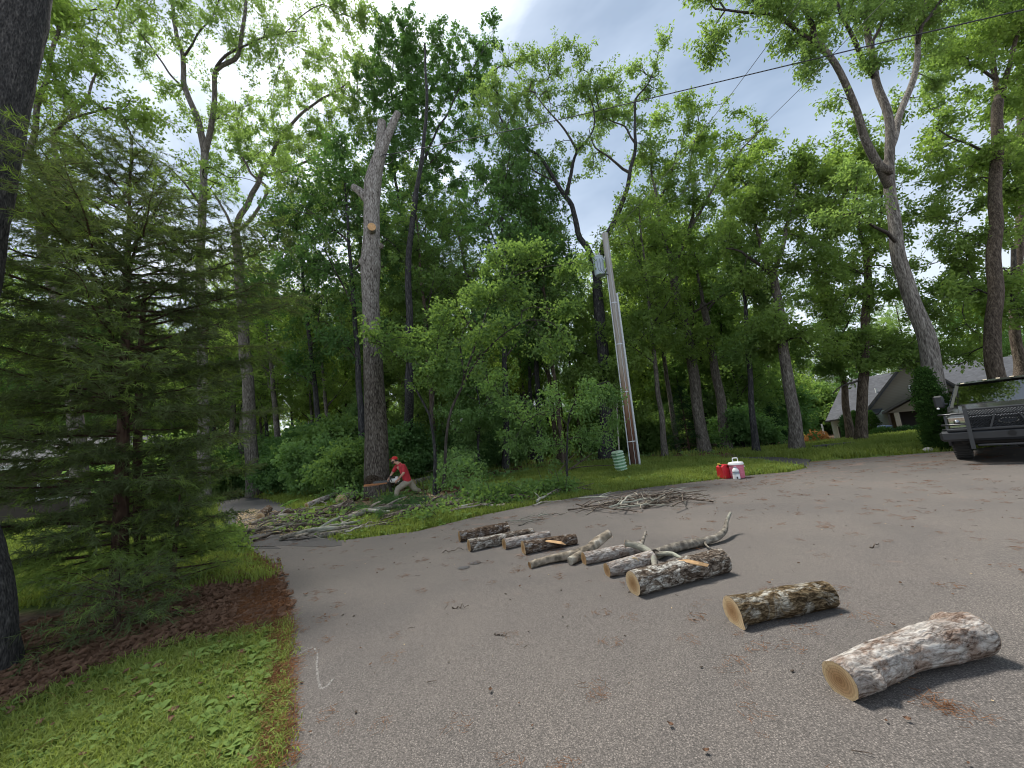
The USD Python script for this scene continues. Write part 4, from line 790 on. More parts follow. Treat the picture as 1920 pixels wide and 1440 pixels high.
for k, (u, v, h, r, lab) in enumerate([(1296, 862, 3.6, 1.5, 'small layered spruce between the pole and the stout oak'), (1458, 848, 2.2, 1.1, 'low dark spruce left of the straight oak')]):
    g = G(u, v); g = g * [1.25, 1.25, 1]; g[2] = gz(g[0], g[1])
    conifer('spruce_tree', lab, g, (0, 0), h, r, (NEEDLE_DARK, NEEDLE_DARK), 40 + k, whorl=0.3, per=7, shape=lambda t: (1 - t), spray_len=0.3, blades=10, bw=0.02, step=0.25, trunk_r=0.06, rise=0.05)

def column(name, label, base, h, r, mat, seed, n=2600, leaf=0.09, kind='shrub', group=None, taper=0.6):
    rng = np.random.default_rng(seed); th = Thing(name, label, kind, base, group)
    t = rng.random(n); a = rng.uniform(0, 2 * np.pi, n); prof = np.minimum(1, (1 - t) * 2.6) ** 0.6 * (0.75 + 0.25 * np.minimum(1, t * 5))
    rad = r * prof * rng.uniform(0.55, 1.05, n) * (1 + 0.18 * np.sin(a * 3 + t * 9))
    P = np.stack([np.cos(a) * rad, np.sin(a) * rad, t * h], 1); D = np.stack([np.cos(a) * 0.6, np.sin(a) * 0.6, np.full(n, 0.9)], 1); D /= np.linalg.norm(D, axis=1, keepdims=True)
    th.part('foliage', leaves(P, D, rng, 5, leaf, droop=-0.2, spread=0.07, flat=0.2, wide=0.4), mat, kind='stuff')
    th.part('stem', tube([[0, 0, -0.05], [0, 0, h * 0.5], [0, 0, h * 0.85]], [0.05, 0.035, 0.01], 7), BARK_BROWN, True)
    return th
ab = G(1768, 842); ab = ab * [0.97, 0.97, 1]
column('arborvitae', 'narrow green columnar evergreen at the foot of the great oak', ab, 2.35, 0.33, CEDAR, 51)

# ------------------------------------------------------------------ the woods behind
rng = np.random.default_rng(77)
def proto_tree(kind, base, label, cat_, group, name, seed):
    b = np.array(base, float); r = np.random.default_rng(seed); o = lambda *p: b + np.array(p, float)
    J = lambda s: r.normal(0, s)
    if kind == 'tall':
        lean = np.array([J(0.6), J(0.6)]); L_ = lambda z: o(lean[0] * z / 15, lean[1] * z / 15, z)
        limbs = [([b, L_(5), L_(10), L_(15), L_(18)], 0.26, 0.05)] + [([L_(z), L_(z + 1.2) + [math.cos(a) * 1.5, math.sin(a) * 1.5, 0], L_(z + 2.8) + [math.cos(a) * 3, math.sin(a) * 3, 0]], 0.1, 0.025) for z, a in [(7, 0.3), (8.5, 2.3), (10, 4.2), (11.5, 1.2), (13, 5.4)]]
        blobs = [(*L_(z), rr, rr, 2.0) for z, rr in ((8.5, 3.2), (11, 3.8), (14, 3.4), (17, 2.4))] + [(*(L_(6.5) + [1.8, 0.5, 0]), 1.4, 1.4, 1.0)]
        return build_tree(name, label, cat_, limbs, blobs, 420, [LEAF_OAK, LEAF_OAK_OLIVE, LEAF_MAPLE][seed % 3], [BARK_GREY, BARK_BROWN, BARK_DARK][seed % 3], seed, leaf_len=0.185, per_rosette=8, rosettes=1.9, group=group, min_h=4.5, tip_r=0.01)
    if kind == 'slim':
        lean = np.array([J(0.9), J(0.9)]); L_ = lambda z: o(lean[0] * z / 15, lean[1] * z / 15, z)
        limbs = [([b, L_(4), L_(8), L_(12), L_(15)], 0.15, 0.03)] + [([L_(z), L_(z + 1) + [math.cos(a), math.sin(a), 0], L_(z + 2) + [math.cos(a) * 2, math.sin(a) * 2, 0]], 0.05, 0.015) for z, a in [(5, 1.0), (7, 3.3), (9, 5.2), (10.5, 2.0)]]
        blobs = [(*L_(z), rr, rr, 1.5) for z, rr in ((7.2, 1.7), (9.8, 2.5), (12.6, 2.3), (14.8, 1.4))]
        return build_tree(name, label, cat_, limbs, blobs, 260, [LEAF_OAK, LEAF_MAPLE, LEAF_LIGHT][seed % 3], [BARK_GREY, BARK_DARK, BARK_BROWN][seed % 3], seed, leaf_len=0.175, per_rosette=8, rosettes=1.8, group=group, min_h=3.5)
    if kind == 'small':
        L_ = lambda z: o(J(0.12), J(0.12), z)
        limbs = [([b, L_(1.5), L_(3.2), L_(5), L_(6.4)], 0.07, 0.015)] + [([L_(z), L_(z + 0.5) + [math.cos(a) * 0.8, math.sin(a) * 0.8, 0], L_(z + 0.9) + [math.cos(a) * 1.7, math.sin(a) * 1.7, 0]], 0.025, 0.008) for z, a in [(1.5, 0.5), (2.2, 2.6), (3, 4.4), (3.8, 1.4)]]
        blobs = [(*L_(z), rr, rr, 0.9) for z, rr in ((2, 1.4), (3.4, 1.9), (5, 1.6), (6.3, 0.9))]
        return build_tree(name, label, cat_, limbs, blobs, 260, [LEAF_LIGHT, LEAF_SHRUB, LEAF_OAK][seed % 3], BARK_DARK, seed, leaf_len=0.14, per_rosette=8, rosettes=2.0, group=group, min_h=0.9, tip_r=0.004, droop=0.4, wide=0.65)
    limbs = [([b, o(J(.1), J(.1), 0.6), o(J(.2), J(.2), 1.3)], 0.03, 0.012)] + [([b, o(math.cos(a) * 0.3, math.sin(a) * 0.3, 0.5), o(math.cos(a) * 0.9, math.sin(a) * 0.9, 1.4)], 0.022, 0.008) for a in (0.2, 1.5, 2.7, 4.0, 5.2)]
    blobs = [(*o(0, 0, 0.9), 1.5, 1.5, 0.75), (*o(0.5, 0.1, 1.5), 1.1, 1.1, 0.7), (*o(-0.5, -0.2, 1.6), 0.9, 0.9, 0.7)]
    return build_tree(name, label, cat_, limbs, blobs, 300, [LEAF_SHRUB, LEAF_LIGHT, LEAF_MAPLE][seed % 3], BARK_DARK, seed, leaf_len=0.15, per_rosette=8, rosettes=2.4, group=group, min_h=0.15, tip_r=0.003, droop=0.45, wide=0.65, flare=1.1)

KINDS = {'tall': ('forest_tree', 'tree', 3, 'tall leafy tree'), 'slim': ('slender_tree', 'tree', 3, 'slim straight tree'), 'small': ('sapling', 'tree', 3, 'small leafy sapling'), 'bush': ('bush', 'shrub', 3, 'rounded leafy bush')}
ZONES = [(-9999, 120, 'at the far left edge'), (120, 300, 'behind the dark pine trunk'), (300, 440, 'behind the right side of the dark pine'), (440, 560, 'above the mouth of the dark drive'), (560, 670, 'just left of the cut trunk'), (670, 800, 'behind the cut trunk and worker'), (800, 960, 'behind the young maple'), (960, 1080, 'behind the drooping sapling'), (1080, 1180, 'just left of the utility pole'),
         (1180, 1330, 'between the utility pole and the stout oak'), (1330, 1490, 'between the stout oak and the straight oak'), (1490, 1660, 'left of the grey house'), (1660, 9999, 'behind the grey house')]
protos = {}
def woods(kind, x, y, s, seed, special=None):
    name, cat_, nv, text = KINDS[kind]; z = gz(x, y); u = to_px((x, y, z + 1.5))[0]; row = 'front' if math.hypot(x, y) < 29 else 'deeper'
    zone = f'in the {row} woods ' + next(t for a, b, t in ZONES if a <= u < b); label = special or f'{text} {zone}'; group = None if special else f'{name.replace("_", " ")} group {zone}'
    var = seed % nv
    if (kind, var) not in protos: protos[kind, var] = proto_tree(kind, (x, y, z), label, cat_, group, name, 100 + seed % nv + 3 * list(KINDS).index(kind) * 3)
    else: copy_of(protos[kind, var].path, name, (x, y, z), rng.uniform(0, 360), np.array([s * rng.uniform(.92, 1.08), s * rng.uniform(.92, 1.08), s]), label, cat_, group or name)
taken = []
def free(x, y, r):
    if lawns.distance(Point(x, y)) < 0.4 or paved.distance(Point(x, y)) < 0.9 or pave.distance(Point(x, y)) < 1: return False
    if 26 < x < 52 and 28 < y < 50: return False
    if -33 < x < -17 and 15 < y < 27: return False
    u_ = to_px((x, y, gz(x, y) + 1))[0]
    if 1490 < u_ < 1980 and math.hypot(x, y) < 48: return False
    return all((x - a) ** 2 + (y - b) ** 2 > (r + c) ** 2 for a, b, c in taken)
def scatter(kind, count, y0, y1, r, s0, s1, x0=-1.45, x1=1.35):
    k = t = 0
    while k < count and t < 6000:
        t += 1; y = y0 + (y1 - y0) * rng.random() ** 1.2; x = rng.uniform(x0 * y, x1 * y)
        if not free(x, y, r): continue
        taken.append((x, y, r)); woods(kind, x, y, rng.uniform(s0, s1), k); k += 1
# the wall of undergrowth along the drive on the left
for k, (u, v, s) in enumerate([(470, 922, 1.2), (540, 926, 1.2), (610, 930, 1.15), (665, 932, 0.9), (580, 914, 1.7), (500, 912, 1.7), (640, 914, 1.6), (745, 908, 1.2), (250, 955, 1.3), (330, 948, 1.5), (385, 940, 1.2)]):
    g = G(u, v); taken.append((g[0], g[1], 0.7)); woods('bush', g[0], g[1], s, k)
for k, (u, v, s) in enumerate([(880, 896, 1.0), (950, 884, 1.1), (1215, 858, 1.2), (1395, 850, 1.0)]):
    g = G(u, v); g = np.array([g[0], g[1], 0]) * 1.12; taken.append((g[0], g[1], 0.7)); woods('bush', g[0], g[1], s, k + 1)
scatter('tall', 34, 20, 46, 1.1, 0.85, 1.2)
scatter('slim', 46, 18.5, 42, 0.7, 0.85, 1.3)
scatter('small', 24, 18, 42, 0.7, 0.8, 1.6)
scatter('bush', 16, 19, 45, 0.6, 1.0, 2.0)
# woods farther back, read as one mass
def far_woods():
    src = [protos['tall', k] for k in range(3)] + [protos['bush', 0]]
    pr = []
    for t in src:
        ch = {p.GetName(): p for p in t.prim.GetChildren()}
        for nm in ('trunk', 'crown'):
            m = UsdGeom.Mesh(ch[nm]); pr.append(((np.array(m.GetPointsAttr().Get()), np.array(m.GetFaceVertexIndicesAttr().Get()).reshape(-1, 3)), UsdShade.MaterialBindingAPI(ch[nm]).ComputeBoundMaterial()[0]))
    r = np.random.default_rng(9); pos, yaw, sc, ids = [], [], [], []
    for k in range(190):
        a = r.uniform(-1.05, 1.0); d = r.uniform(50, 95); x, y = d * math.sin(a), d * math.cos(a)
        if 24 < x < 50 and 26 < y < 50: continue
        i = 3 if k % 3 == 0 else int(r.integers(0, 3)); s = r.uniform(2.0, 3.4) if i == 3 else r.uniform(0.7, 1.05); w = r.uniform(0, 6.28)
        for j in (0, 1): pos.append((x, y, gz(x, y))); yaw.append(w); sc.append(s); ids.append(i * 2 + j)
    tag(instancer('/World/far_woods', pr, pos, np.array(yaw), np.array(sc), ids), 'distant mass of leafy woods closing off the view', 'woods', kind='stuff')
far_woods()

# ------------------------------------------------------------------ ground cover
def tuft(n, h, w, spread, seed, lean=0.5):
    r = np.random.default_rng(seed); a = r.uniform(0, 6.28, n); q = r.normal(0, spread, (n, 2)); hh_ = h * r.uniform(0.5, 1.2, n); ln = r.uniform(0.1, lean, n) * hh_
    b = np.stack([q[:, 0], q[:, 1], np.zeros(n) - 0.005], 1); d = np.stack([np.cos(a), np.sin(a), np.zeros(n)], 1); s = np.stack([-np.sin(a), np.cos(a), np.zeros(n)], 1) * (w / 2)
    mid = b + d * ln[:, None] * 0.35 + np.stack([0 * hh_, 0 * hh_, hh_ * 0.6], 1); tip = b + d * ln[:, None] * 1.2 + np.stack([0 * hh_, 0 * hh_, hh_ * (1 - 0.25 * ln / hh_)], 1)
    V = np.stack([b - s, b + s, mid + s * 0.8, mid - s * 0.8, tip], 1).reshape(-1, 3); k = (np.arange(n) * 5)[:, None]
    return V, np.vstack([k + [0, 1, 2], k + [0, 2, 3], k + [3, 2, 4]])
def weed_rosette(n, size, seed):
    r = np.random.default_rng(seed); V, F = [], []
    for i in range(n):
        a = i * 2.4 + r.normal(0, 0.3); l = size * r.uniform(0.6, 1.1); up = r.uniform(0.3, 0.9); w = l * r.uniform(0.38, 0.55)
        d = np.array([math.cos(a), math.sin(a), 0]); s = np.array([-d[1], d[0], 0])
        ts = [(0.05, 0.05, 0.0), (0.35, 0.75, 0.75), (0.6, 1.0, 1.0), (0.85, 0.62, 0.95), (1.0, 0.0, 0.75)]
        pts = []
        for t, ww, hz_ in ts: c = d * l * t + np.array([0, 0, l * up * hz_ * 0.6]); pts += [c - s * w * ww / 2 + [0, 0, 0.12 * w * ww], c, c + s * w * ww / 2 + [0, 0, 0.12 * w * ww]]
        o = len(V) * 1; o = sum(len(v) for v in V); V.append(np.array(pts))
        for j in range(4):
            for k in (0, 1): F += [[o + 3*j + k, o + 3*j + k + 1, o + 3*j + k + 4], [o + 3*j + k, o + 3*j + k + 4, o + 3*j + k + 3]]
    return np.vstack(V), np.array(F)
def curled_leaf(seed, l=0.08):
    r = np.random.default_rng(seed); u, v = np.meshgrid(np.linspace(-1, 1, 5), np.linspace(-1, 1, 4), indexing='ij')
    w = 0.5 * np.sqrt(np.maximum(0.03, 1 - u ** 2)) * (1 + 0.3 * np.cos(u * 8)); x = u * l / 2; y = v * w * l * 0.6
    z = (v ** 2 * r.uniform(0.1, 0.4) + u ** 2 * r.uniform(-0.1, 0.35) + 0.1 * u * v) * l * 0.6 + 0.01
    V = np.stack([x, y, z], -1).reshape(-1, 3); i, j = np.meshgrid(np.arange(4), np.arange(3), indexing='ij'); q = np.stack([i*4+j, (i+1)*4+j, (i+1)*4+j+1, i*4+j+1], -1).reshape(-1, 4)
    return V, np.vstack([q[:, [0, 1, 2]], q[:, [0, 2, 3]]])
def spread_in(poly, n, seed, dist_pow=1.0, clear=0.0):
    """Random points in a polygon, thinner with distance from the road viewer's side."""
    r = np.random.default_rng(seed); x0, y0, x1, y1 = poly.bounds; out = np.zeros((0, 2)); poly = poly.buffer(clear) if clear else poly
    shapely.prepare(poly)
    while len(out) < n:
        p = r.uniform((x0, y0), (x1, y1), (n * 4, 2)); k = shapely.contains_xy(poly, p[:, 0], p[:, 1]); p = p[k]
        d = np.hypot(p[:, 0], p[:, 1]); p = p[r.random(len(p)) < np.minimum(1, (d.min() + 0.5) / (d + 0.5)) ** dist_pow] if dist_pow else p
        out = np.vstack([out, p])
    return out[:n]
def strew(name, poly, n, protos_, s0, s1, label, seed, dist_pow=1.0, tilt=0.15, keep=None, lift=0.0, clear=0.0):
    p = spread_in(poly, n, seed, dist_pow, clear); r = np.random.default_rng(seed + 1)
    if keep is not None: p = p[keep(p, r)]
    z = ground_z(p) + lift; s = r.uniform(s0, s1, len(p)) * (1 + 0.03 * np.hypot(p[:, 0], p[:, 1]) * (tilt < 0.2))
    on = shapely.contains_xy(paved, p[:, 0], p[:, 1]); z = np.where(on, terrain(p[:, 0], p[:, 1]) + 0.018 + lift, z)
    tag(instancer('/World/' + name, protos_, np.column_stack([p, z]), r.uniform(0, 6.28, len(p)), s, r.integers(0, len(protos_), len(p)), r.normal(0, tilt, len(p)), seed), label, name.replace('_', ' '), kind='stuff')
TUFTS = [(tuft(16, 0.05, 0.006, 0.03, 1, 1.1), GRASS), (tuft(18, 0.042, 0.006, 0.035, 2, 1.3), GRASS), (tuft(14, 0.065, 0.006, 0.03, 3, 0.9), GRASS), (tuft(16, 0.04, 0.006, 0.04, 4, 1.4), GRASS_DRY), (weed_rosette(5, 0.035, 40), WEED)]
FTUFTS = [(tuft(16, 0.12, 0.014, 0.09, 5), GRASS), (tuft(16, 0.1, 0.016, 0.1, 6), GRASS), (tuft(14, 0.09, 0.016, 0.1, 7, 0.9), GRASS_DRY)]
vis_near = lawn_near_poly.intersection(Polygon([(-7, 1.2), (0, 1.2), (0, 6), (-7, 6)]))
strew('near_grass', vis_near, 9000, TUFTS, 0.6, 1.15, 'bright green grass on the verge in the near left corner', 1, 1.2, keep=lambda p, r: meshkit.fbm(np.column_stack([p * 2.6, np.zeros(len(p))])) > r.uniform(-0.42, 0.12, len(p)), clear=0.04)
strew('left_lawn_grass', lawn_left_poly.intersection(Polygon([(-24, 4), (0, 4), (0, 30), (-24, 30)])), 9000, FTUFTS, 0.6, 1.0, 'sunlit green grass of the lawn behind the dark pine', 2, 1.6)
strew('island_grass', lawn_mid_poly, 13000, FTUFTS, 0.55, 1.0, 'green grass between the turning area and the woods', 3, 0.8)
strew('drive_edge_grass', lawn_drive_poly, 1800, FTUFTS, 0.6, 1.1, 'grass bordering the dark curving drive', 4, 0.0)
strew('right_lawn_grass', lawn_right_poly.intersection(Polygon([(5, 8), (33, 8), (33, 31), (5, 31)])), 12000, FTUFTS, 0.7, 1.2, 'green grass of the lawn in front of the grey house', 5, 0.8)
W_ = [(weed_rosette(7, 0.05, 1), WEED), (weed_rosette(6, 0.04, 2), WEED), (weed_rosette(8, 0.065, 3), WEED), (weed_rosette(6, 0.032, 4), WEED), (weed_rosette(9, 0.05, 5), WEED)]
edge_band = LineString([tuple(G(u, v)[:2]) for u, v in [(500, 1480), (512, 1380), (520, 1290), (527, 1215), (524, 1185)]])
strew('broadleaf_weeds', vis_near, 3400, W_, 0.6, 1.6, 'broad leaved weeds crowding the grass beside the asphalt edge', 6, 0.6, keep=lambda p, r: r.random(len(p)) < np.exp(-shapely.distance(shapely.points(p), edge_band) / 0.3) + 0.14)
strew('island_weeds', lawn_mid_poly, 1800, [(weed_rosette(6, 0.14, 7), WEED), (weed_rosette(5, 0.1, 8), WEED)], 0.5, 1.1, 'pale leafy weeds in the grass island', 7, 0.5)
DL = [(curled_leaf(k, 0.1), DEADLEAF) for k in range(5)]
strew('grass_leaves', vis_near, 260, [(curled_leaf(70 + k, 0.06), DEADLEAF) for k in range(3)] + [(m_, NEEDLE_DROP) for m_, _ in [(tuft(10, 0.05, 0.004, 0.05, 90, 3.0), 0)]], 0.4, 1.1, 'dead leaves and dry clippings caught in the near grass', 18, 0.3, tilt=0.5, lift=0.025)
strew('leaf_litter', litter_poly, 11000, DL, 0.45, 1.15, 'brown dead leaves under the dark pine', 8, 0.7, tilt=0.5, clear=0.45, keep=lambda p, r: r.random(len(p)) < np.exp(-shapely.distance(shapely.points(p), litter_poly) / 0.05))
ND = [(prisms(r_ := np.random.default_rng(k).uniform(-0.08, 0.08, (26, 3)) * [1, 1, 0.12] + [0, 0, 0.012], r_ + np.random.default_rng(k + 9).normal(0, 0.035, (26, 3)) * [1, 1, 0.15], np.full(26, 0.0014), np.full(26, 0.0008), 3), NEEDLE_DROP) for k in range(3)]
litter_edge = Polygon([tuple(G(u, v)[:2]) for u, v in [(455, 1040), (478, 1043), (512, 1073), (524, 1120), (534, 1180), (534, 1290), (524, 1440), (512, 1440), (524, 1290), (520, 1180), (440, 1190), (440, 1130), (480, 1100)]]).buffer(0)
strew('orange_needles', litter_edge, 2600, ND, 0.5, 1.2, 'orange brown needles drifted along the asphalt edge', 9, 0.5, tilt=0.1)
woodfloor = Polygon([(-16, 13.5), (-3, 12.6), (8, 15), (10, 19), (26, 40), (-30, 40)]).difference(lawns).difference(paved)
strew('forest_leaf_litter', woodfloor, 9000, [(curled_leaf(20 + k, 0.2), DEADLEAF) for k in range(3)], 0.6, 1.3, 'brown leaf litter on the woodland floor', 10, 1.0, tilt=0.4)
strew('forest_undergrowth', woodfloor, 2600, [(weed_rosette(9, 0.3, 30), LEAF_SHRUB), (weed_rosette(8, 0.22, 31), LEAF_SHRUB), (tuft(14, 0.3, 0.03, 0.12, 32), GRASS)], 0.6, 1.5, 'low green undergrowth between the trunks', 11, 0.8, tilt=0.2)
chips = [(box((0.03, 0.012, 0.004), (0, 0, 0.004)), CHIP), (box((0.018, 0.014, 0.003), (0, 0, 0.003)), CHIP), (box((0.05, 0.01, 0.006), (0, 0, 0.005)), CHIP)]
dust = shapely.union_all([world_poly([(440, 1000), (445, 965), (470, 955), (520, 960), (600, 965), (660, 985), (560, 1008)]), world_poly([(700, 935), (740, 925), (830, 912), (835, 945), (760, 960), (700, 952)])])
strew('sawdust', dust, 6500, chips, 0.7, 1.8, 'pale sawdust and wood chips around the cut trunk', 12, 0.0, tilt=0.3, lift=0.004)
bits = [(prisms(np.array([[-0.05, 0, 0.006]]), np.array([[0.06, 0.012, 0.006]]), np.array([0.004]), np.array([0.0025]), 5), STICK_DARK), (curled_leaf(50, 0.05), DEADLEAF), (box((0.035, 0.02, 0.006), (0, 0, 0.004)), STICK_DARK), (curled_leaf(51, 0.035), DEADLEAF), (box((0.02, 0.01, 0.004), (0, 0, 0.003)), CHIP)]
vis_road = road_poly.intersection(Polygon([(-5, 1.6), (3.5, 1.2), (18, 10), (14, 13), (-8, 11)]))
strew('road_crumbs', vis_road, 800, bits, 0.15, 0.6, 'small twigs, bark crumbs and leaves scattered on the asphalt', 13, 0.5, tilt=0.1)
strew('needle_drift', vis_road, 600, [(m_, NEEDLE_DROP) for m_, _ in ND], 0.25, 0.9, 'reddish needle clumps blown over the asphalt', 14, 0.0, tilt=0.05, keep=lambda p, r: (meshkit.fbm(np.column_stack([p * [0.6, 1.1], np.zeros(len(p))])) > 0.08 - 0.02 * p[:, 1]))
# single needle clump near the front log
nc = G(1772, 1332); rr_ = np.random.default_rng(3); a_ = rr_.normal(0, 0.045, (130, 3)) * [1, 1, 0] + [nc[0], nc[1], 0.02]
single('needle_clump', prisms(a_, a_ + rr_.normal(0, 0.03, (130, 3)) * [1, 1, 0.2] , np.full(130, 0.0012), np.full(130, 0.0008), 3), NEEDLE_DROP, 'small reddish needle clump lying in front of the white log', 'needles', kind='stuff')
# chalk mark
ck = [G(u, v)[:2] for u, v in [(563, 1228), (585, 1219), (594, 1226), (594, 1250), (598, 1284), (604, 1296), (614, 1291), (624, 1278)]]
ckp = smooth_path([(*c, 0) for c in ck], 0.02)[:, :2]
cs = LineString(ckp).buffer(0.007)
cv, cf = trimesh.creation.triangulate_polygon(cs, engine='earcut')
CHALK = usdkit.material(stage, L('chalk'), {'g': ('geometry', {}), 'n': ('noise_texture', {'scale': 90.0, 'detail': 4.0}), 'm': ('map_range', {'from_min': 0.4, 'from_max': 0.66, 'to_max': 0.36, 'clamp': True}), 'd': ('diffuse_bsdf', {'color': (0.55, 0.53, 0.5)}), 't': ('transparent_bsdf', {}), 'x': ('mix_closure', {})},
    [('g.position', 'n.vector'), ('n.fac', 'm.value'), ('m.result', 'x.fac'), ('t.BSDF', 'x.closure1'), ('d.BSDF', 'x.closure2')], 'x.closure')
single('chalk_mark', (np.column_stack([cv, np.full(len(cv), 0.0165)]), cf), CHALK, 'faint white curved chalk mark on the asphalt at lower left', 'chalk mark')
OILY = plain('oil_stain', (0.045, 0.045, 0.048), 0.5, vary=0.3, scale=30)
for u, v, w, lab in [(869, 1067, 0.07, 'dark oval damp spot left of the split log'), (891, 1058, 0.07, 'smaller dark damp spot nearer the split log')]:
    c = G(u, v); e = Point(0, 0).buffer(1, 12); ev, ef = trimesh.creation.triangulate_polygon(e, engine='earcut'); rb = 1 + 0.12 * np.sin(np.arange(len(ev)) * 1.7)
    single('damp_spot', (np.column_stack([ev[:, 0] * w * rb + c[0], ev[:, 1] * w * 0.8 * rb + c[1], np.full(len(ev), 0.0168)]), ef), OILY, lab, 'stain')

# ------------------------------------------------------------------ logs on the asphalt
ROADZ = 0.013
def log(label, a, b, ra, rb, bark, seed, knots=(), curve=0.0, group=None, end_mat=None, lift=0.0, amp=0.125, za=None, zb=None, flake=0.0, name='log', patch=None, sides=56):
    """A sawn log lying from ground pixel a to ground pixel b (points under its two ends)."""
    A, B = (np.array(x, float) if len(x) == 3 else G(*x) for x in (a, b)); A = A.copy(); B = B.copy()
    A[2] = ROADZ + ra * 0.97 + lift if za is None else za; B[2] = ROADZ + rb * 0.97 + lift if zb is None else zb
    ln = float(np.linalg.norm(B - A)); d = (B - A) / ln; yaw = math.atan2(d[1], d[0]); pitch = math.asin(d[2])
    n = max(24, int(ln / (0.011 if sides > 60 else 0.02))); x = np.linspace(0, ln, n); t = x / ln
    pts = np.stack([x, curve * np.sin(t * np.pi) * np.cos(seed), curve * np.sin(t * np.pi) * 0.4], 1)
    r = ra + (rb - ra) * t; th_ = np.linspace(0, 2 * np.pi, sides, endpoint=False)
    q = np.stack(np.broadcast_arrays(x[:, None] * 4.0, np.cos(th_)[None] * 1.0, np.sin(th_)[None] * 1.0), -1).reshape(-1, 3) + seed * 3.1
    big_ = meshkit.fbm(q).reshape(n, sides); fine = meshkit.fbm(q * [7, 7, 7] + 5).reshape(n, sides)
    plates = np.tanh(6 * meshkit.fbm(q * [2.2, 5, 5] + 11)).reshape(n, sides)
    rid = 1 - np.abs(meshkit.fbm(q * [1.6, 6.5, 6.5] + 21)).reshape(n, sides) * 3.0
    b_ = 1 + amp * big_ * 1.5 + amp * 0.4 * fine + amp * 0.3 * plates + amp * 0.5 * np.clip(rid, -0.6, 1)
    for kt, ka, kr, kh in knots:  # t along, angle, size, height
        ang = (th_[None] - ka + np.pi) % (2 * np.pi) - np.pi
        g2 = ((t[:, None] - kt) * ln / kr) ** 2 + (ang * r[:, None] / kr) ** 2
        b_ = b_ + kh * np.exp(-g2 * 1.2) / r[:, None] * (1 + 0.3 * fine)
    V, F = tube(pts, r, sides, True, b_)
    loc = A.copy()
    th = Thing(name, label, 'log', loc, group)
    M = trimesh.transformations.euler_matrix(0, -pitch, yaw, 'sxyz')[:3, :3]
    x_ = UsdGeom.Xformable(th.prim); x_.AddRotateZOp().Set(math.degrees(yaw)); x_.AddRotateYOp().Set(-math.degrees(pitch))
    nc_ = len(V) - 2; body = F[:-2 * sides]; e0 = F[-2 * sides:-sides]; e1 = F[-sides:]
    th.part('bark', compact(V, body), bark, 45)
    for e, off in ((e0, -0.002), (e1, 0.002)):
        v2, f2 = compact(V, e); ce = v2.mean(0); r1 = v2.copy(); 
        th.part('cut_end', (v2 + [off, 0, 0], f2), end_mat or WOOD)
    return th, M, loc
E0 = dict()
t, M, loc = log('big white barked log nearest the viewer', (1582, 1311), (1836, 1226), 0.076, 0.096, LOG_WHITE, 1, knots=[(0.13, 1.57, 0.035, 0.035), (0.92, -1.2, 0.06, 0.035), (0.8, -2.2, 0.06, 0.03), (0.95, 1.2, 0.06, 0.02), (0.5, 1.0, 0.16, -0.014)], curve=0.03, sides=120)
log('golden brown log second from the viewer', (1378, 1174), (1556, 1139), 0.088, 0.082, LOG_GOLD, 2, knots=[(0.0, 2.2, 0.03, 0.025), (0.55, 1.6, 0.1, 0.012), (0.3, 1.4, 0.12, -0.012)], curve=0.012, sides=110)
t3, M3, l3 = log('long mottled log with a torn orange patch and bright sawn end', (1190, 1117), (1358, 1073), 0.092, 0.098, LOG_MOTTLED, 3, knots=[(0.62, 0.3, 0.06, 0.015)], sides=100)
# torn bark sliver on that log
sl = [np.array([0.50, -0.01, 0.098]), np.array([0.58, -0.04, 0.1]), np.array([0.66, -0.085, 0.075]), np.array([0.74, -0.11, 0.045])]
t3.part('torn_strip', hull(np.vstack([np.array(sl) + o for o in ([0, 0, 0.008], [0.02, -0.012, 0.006], [-0.04, 0.01, 0.002], [-0.01, -0.02, -0.01])])), SPLIT_WOOD, label='torn orange inner wood')
log('short white knotted log with a round branch cut', (1140, 1083), (1226, 1064), 0.06, 0.075, LOG_WHITE, 4, knots=[(0.25, -2.6, 0.05, 0.03), (0.5, 2.6, 0.05, 0.02)], amp=0.14)
kk = G(1190, 1070); single('branch_cut', tube([[kk[0], kk[1] - 0.02, 0.1], [kk[0] - 0.008, kk[1] - 0.085, 0.115]], [0.05, 0.043], 16), WOOD, 'round orange branch cut on the short white knotted log', 'cut stub')
log('grey log behind the knotted one, its cut end facing left', (1096, 1060), (1205, 1038), 0.06, 0.06, LOG_WHITE, 5, knots=[(0.45, -1.9, 0.035, 0.03)])
log('dark log at the far left of the row with a splintered tip', (862, 1017), (952, 1000), 0.075, 0.082, LOG_BROWN, 6, knots=[(0.98, 1.8, 0.05, 0.07)], amp=0.1)
log('long brown log second in the group of four', (880, 1035), (1000, 1009), 0.075, 0.065, LOG_MOTTLED, 7)
log('pale topped log third in the group of four', (946, 1031), (1030, 1012), 0.065, 0.055, LOG_WHITE, 8)
t9, _, _ = log('dark split log at the right of the group of four', (982, 1040), (1080, 1021), 0.075, 0.062, LOG_BROWN, 9, knots=[(0.0, 2.0, 0.04, 0.02)], amp=0.12)
t9.part('split_strip', hull(np.array([[0.24, -0.03, 0.07], [0.27, -0.055, 0.05], [0.24, 0.0, 0.078], [0.5, -0.12, 0.03], [0.53, -0.1, 0.0], [0.48, -0.15, 0.005], [0.56, -0.13, -0.02]])), SPLIT_WOOD, label='torn orange splinter')

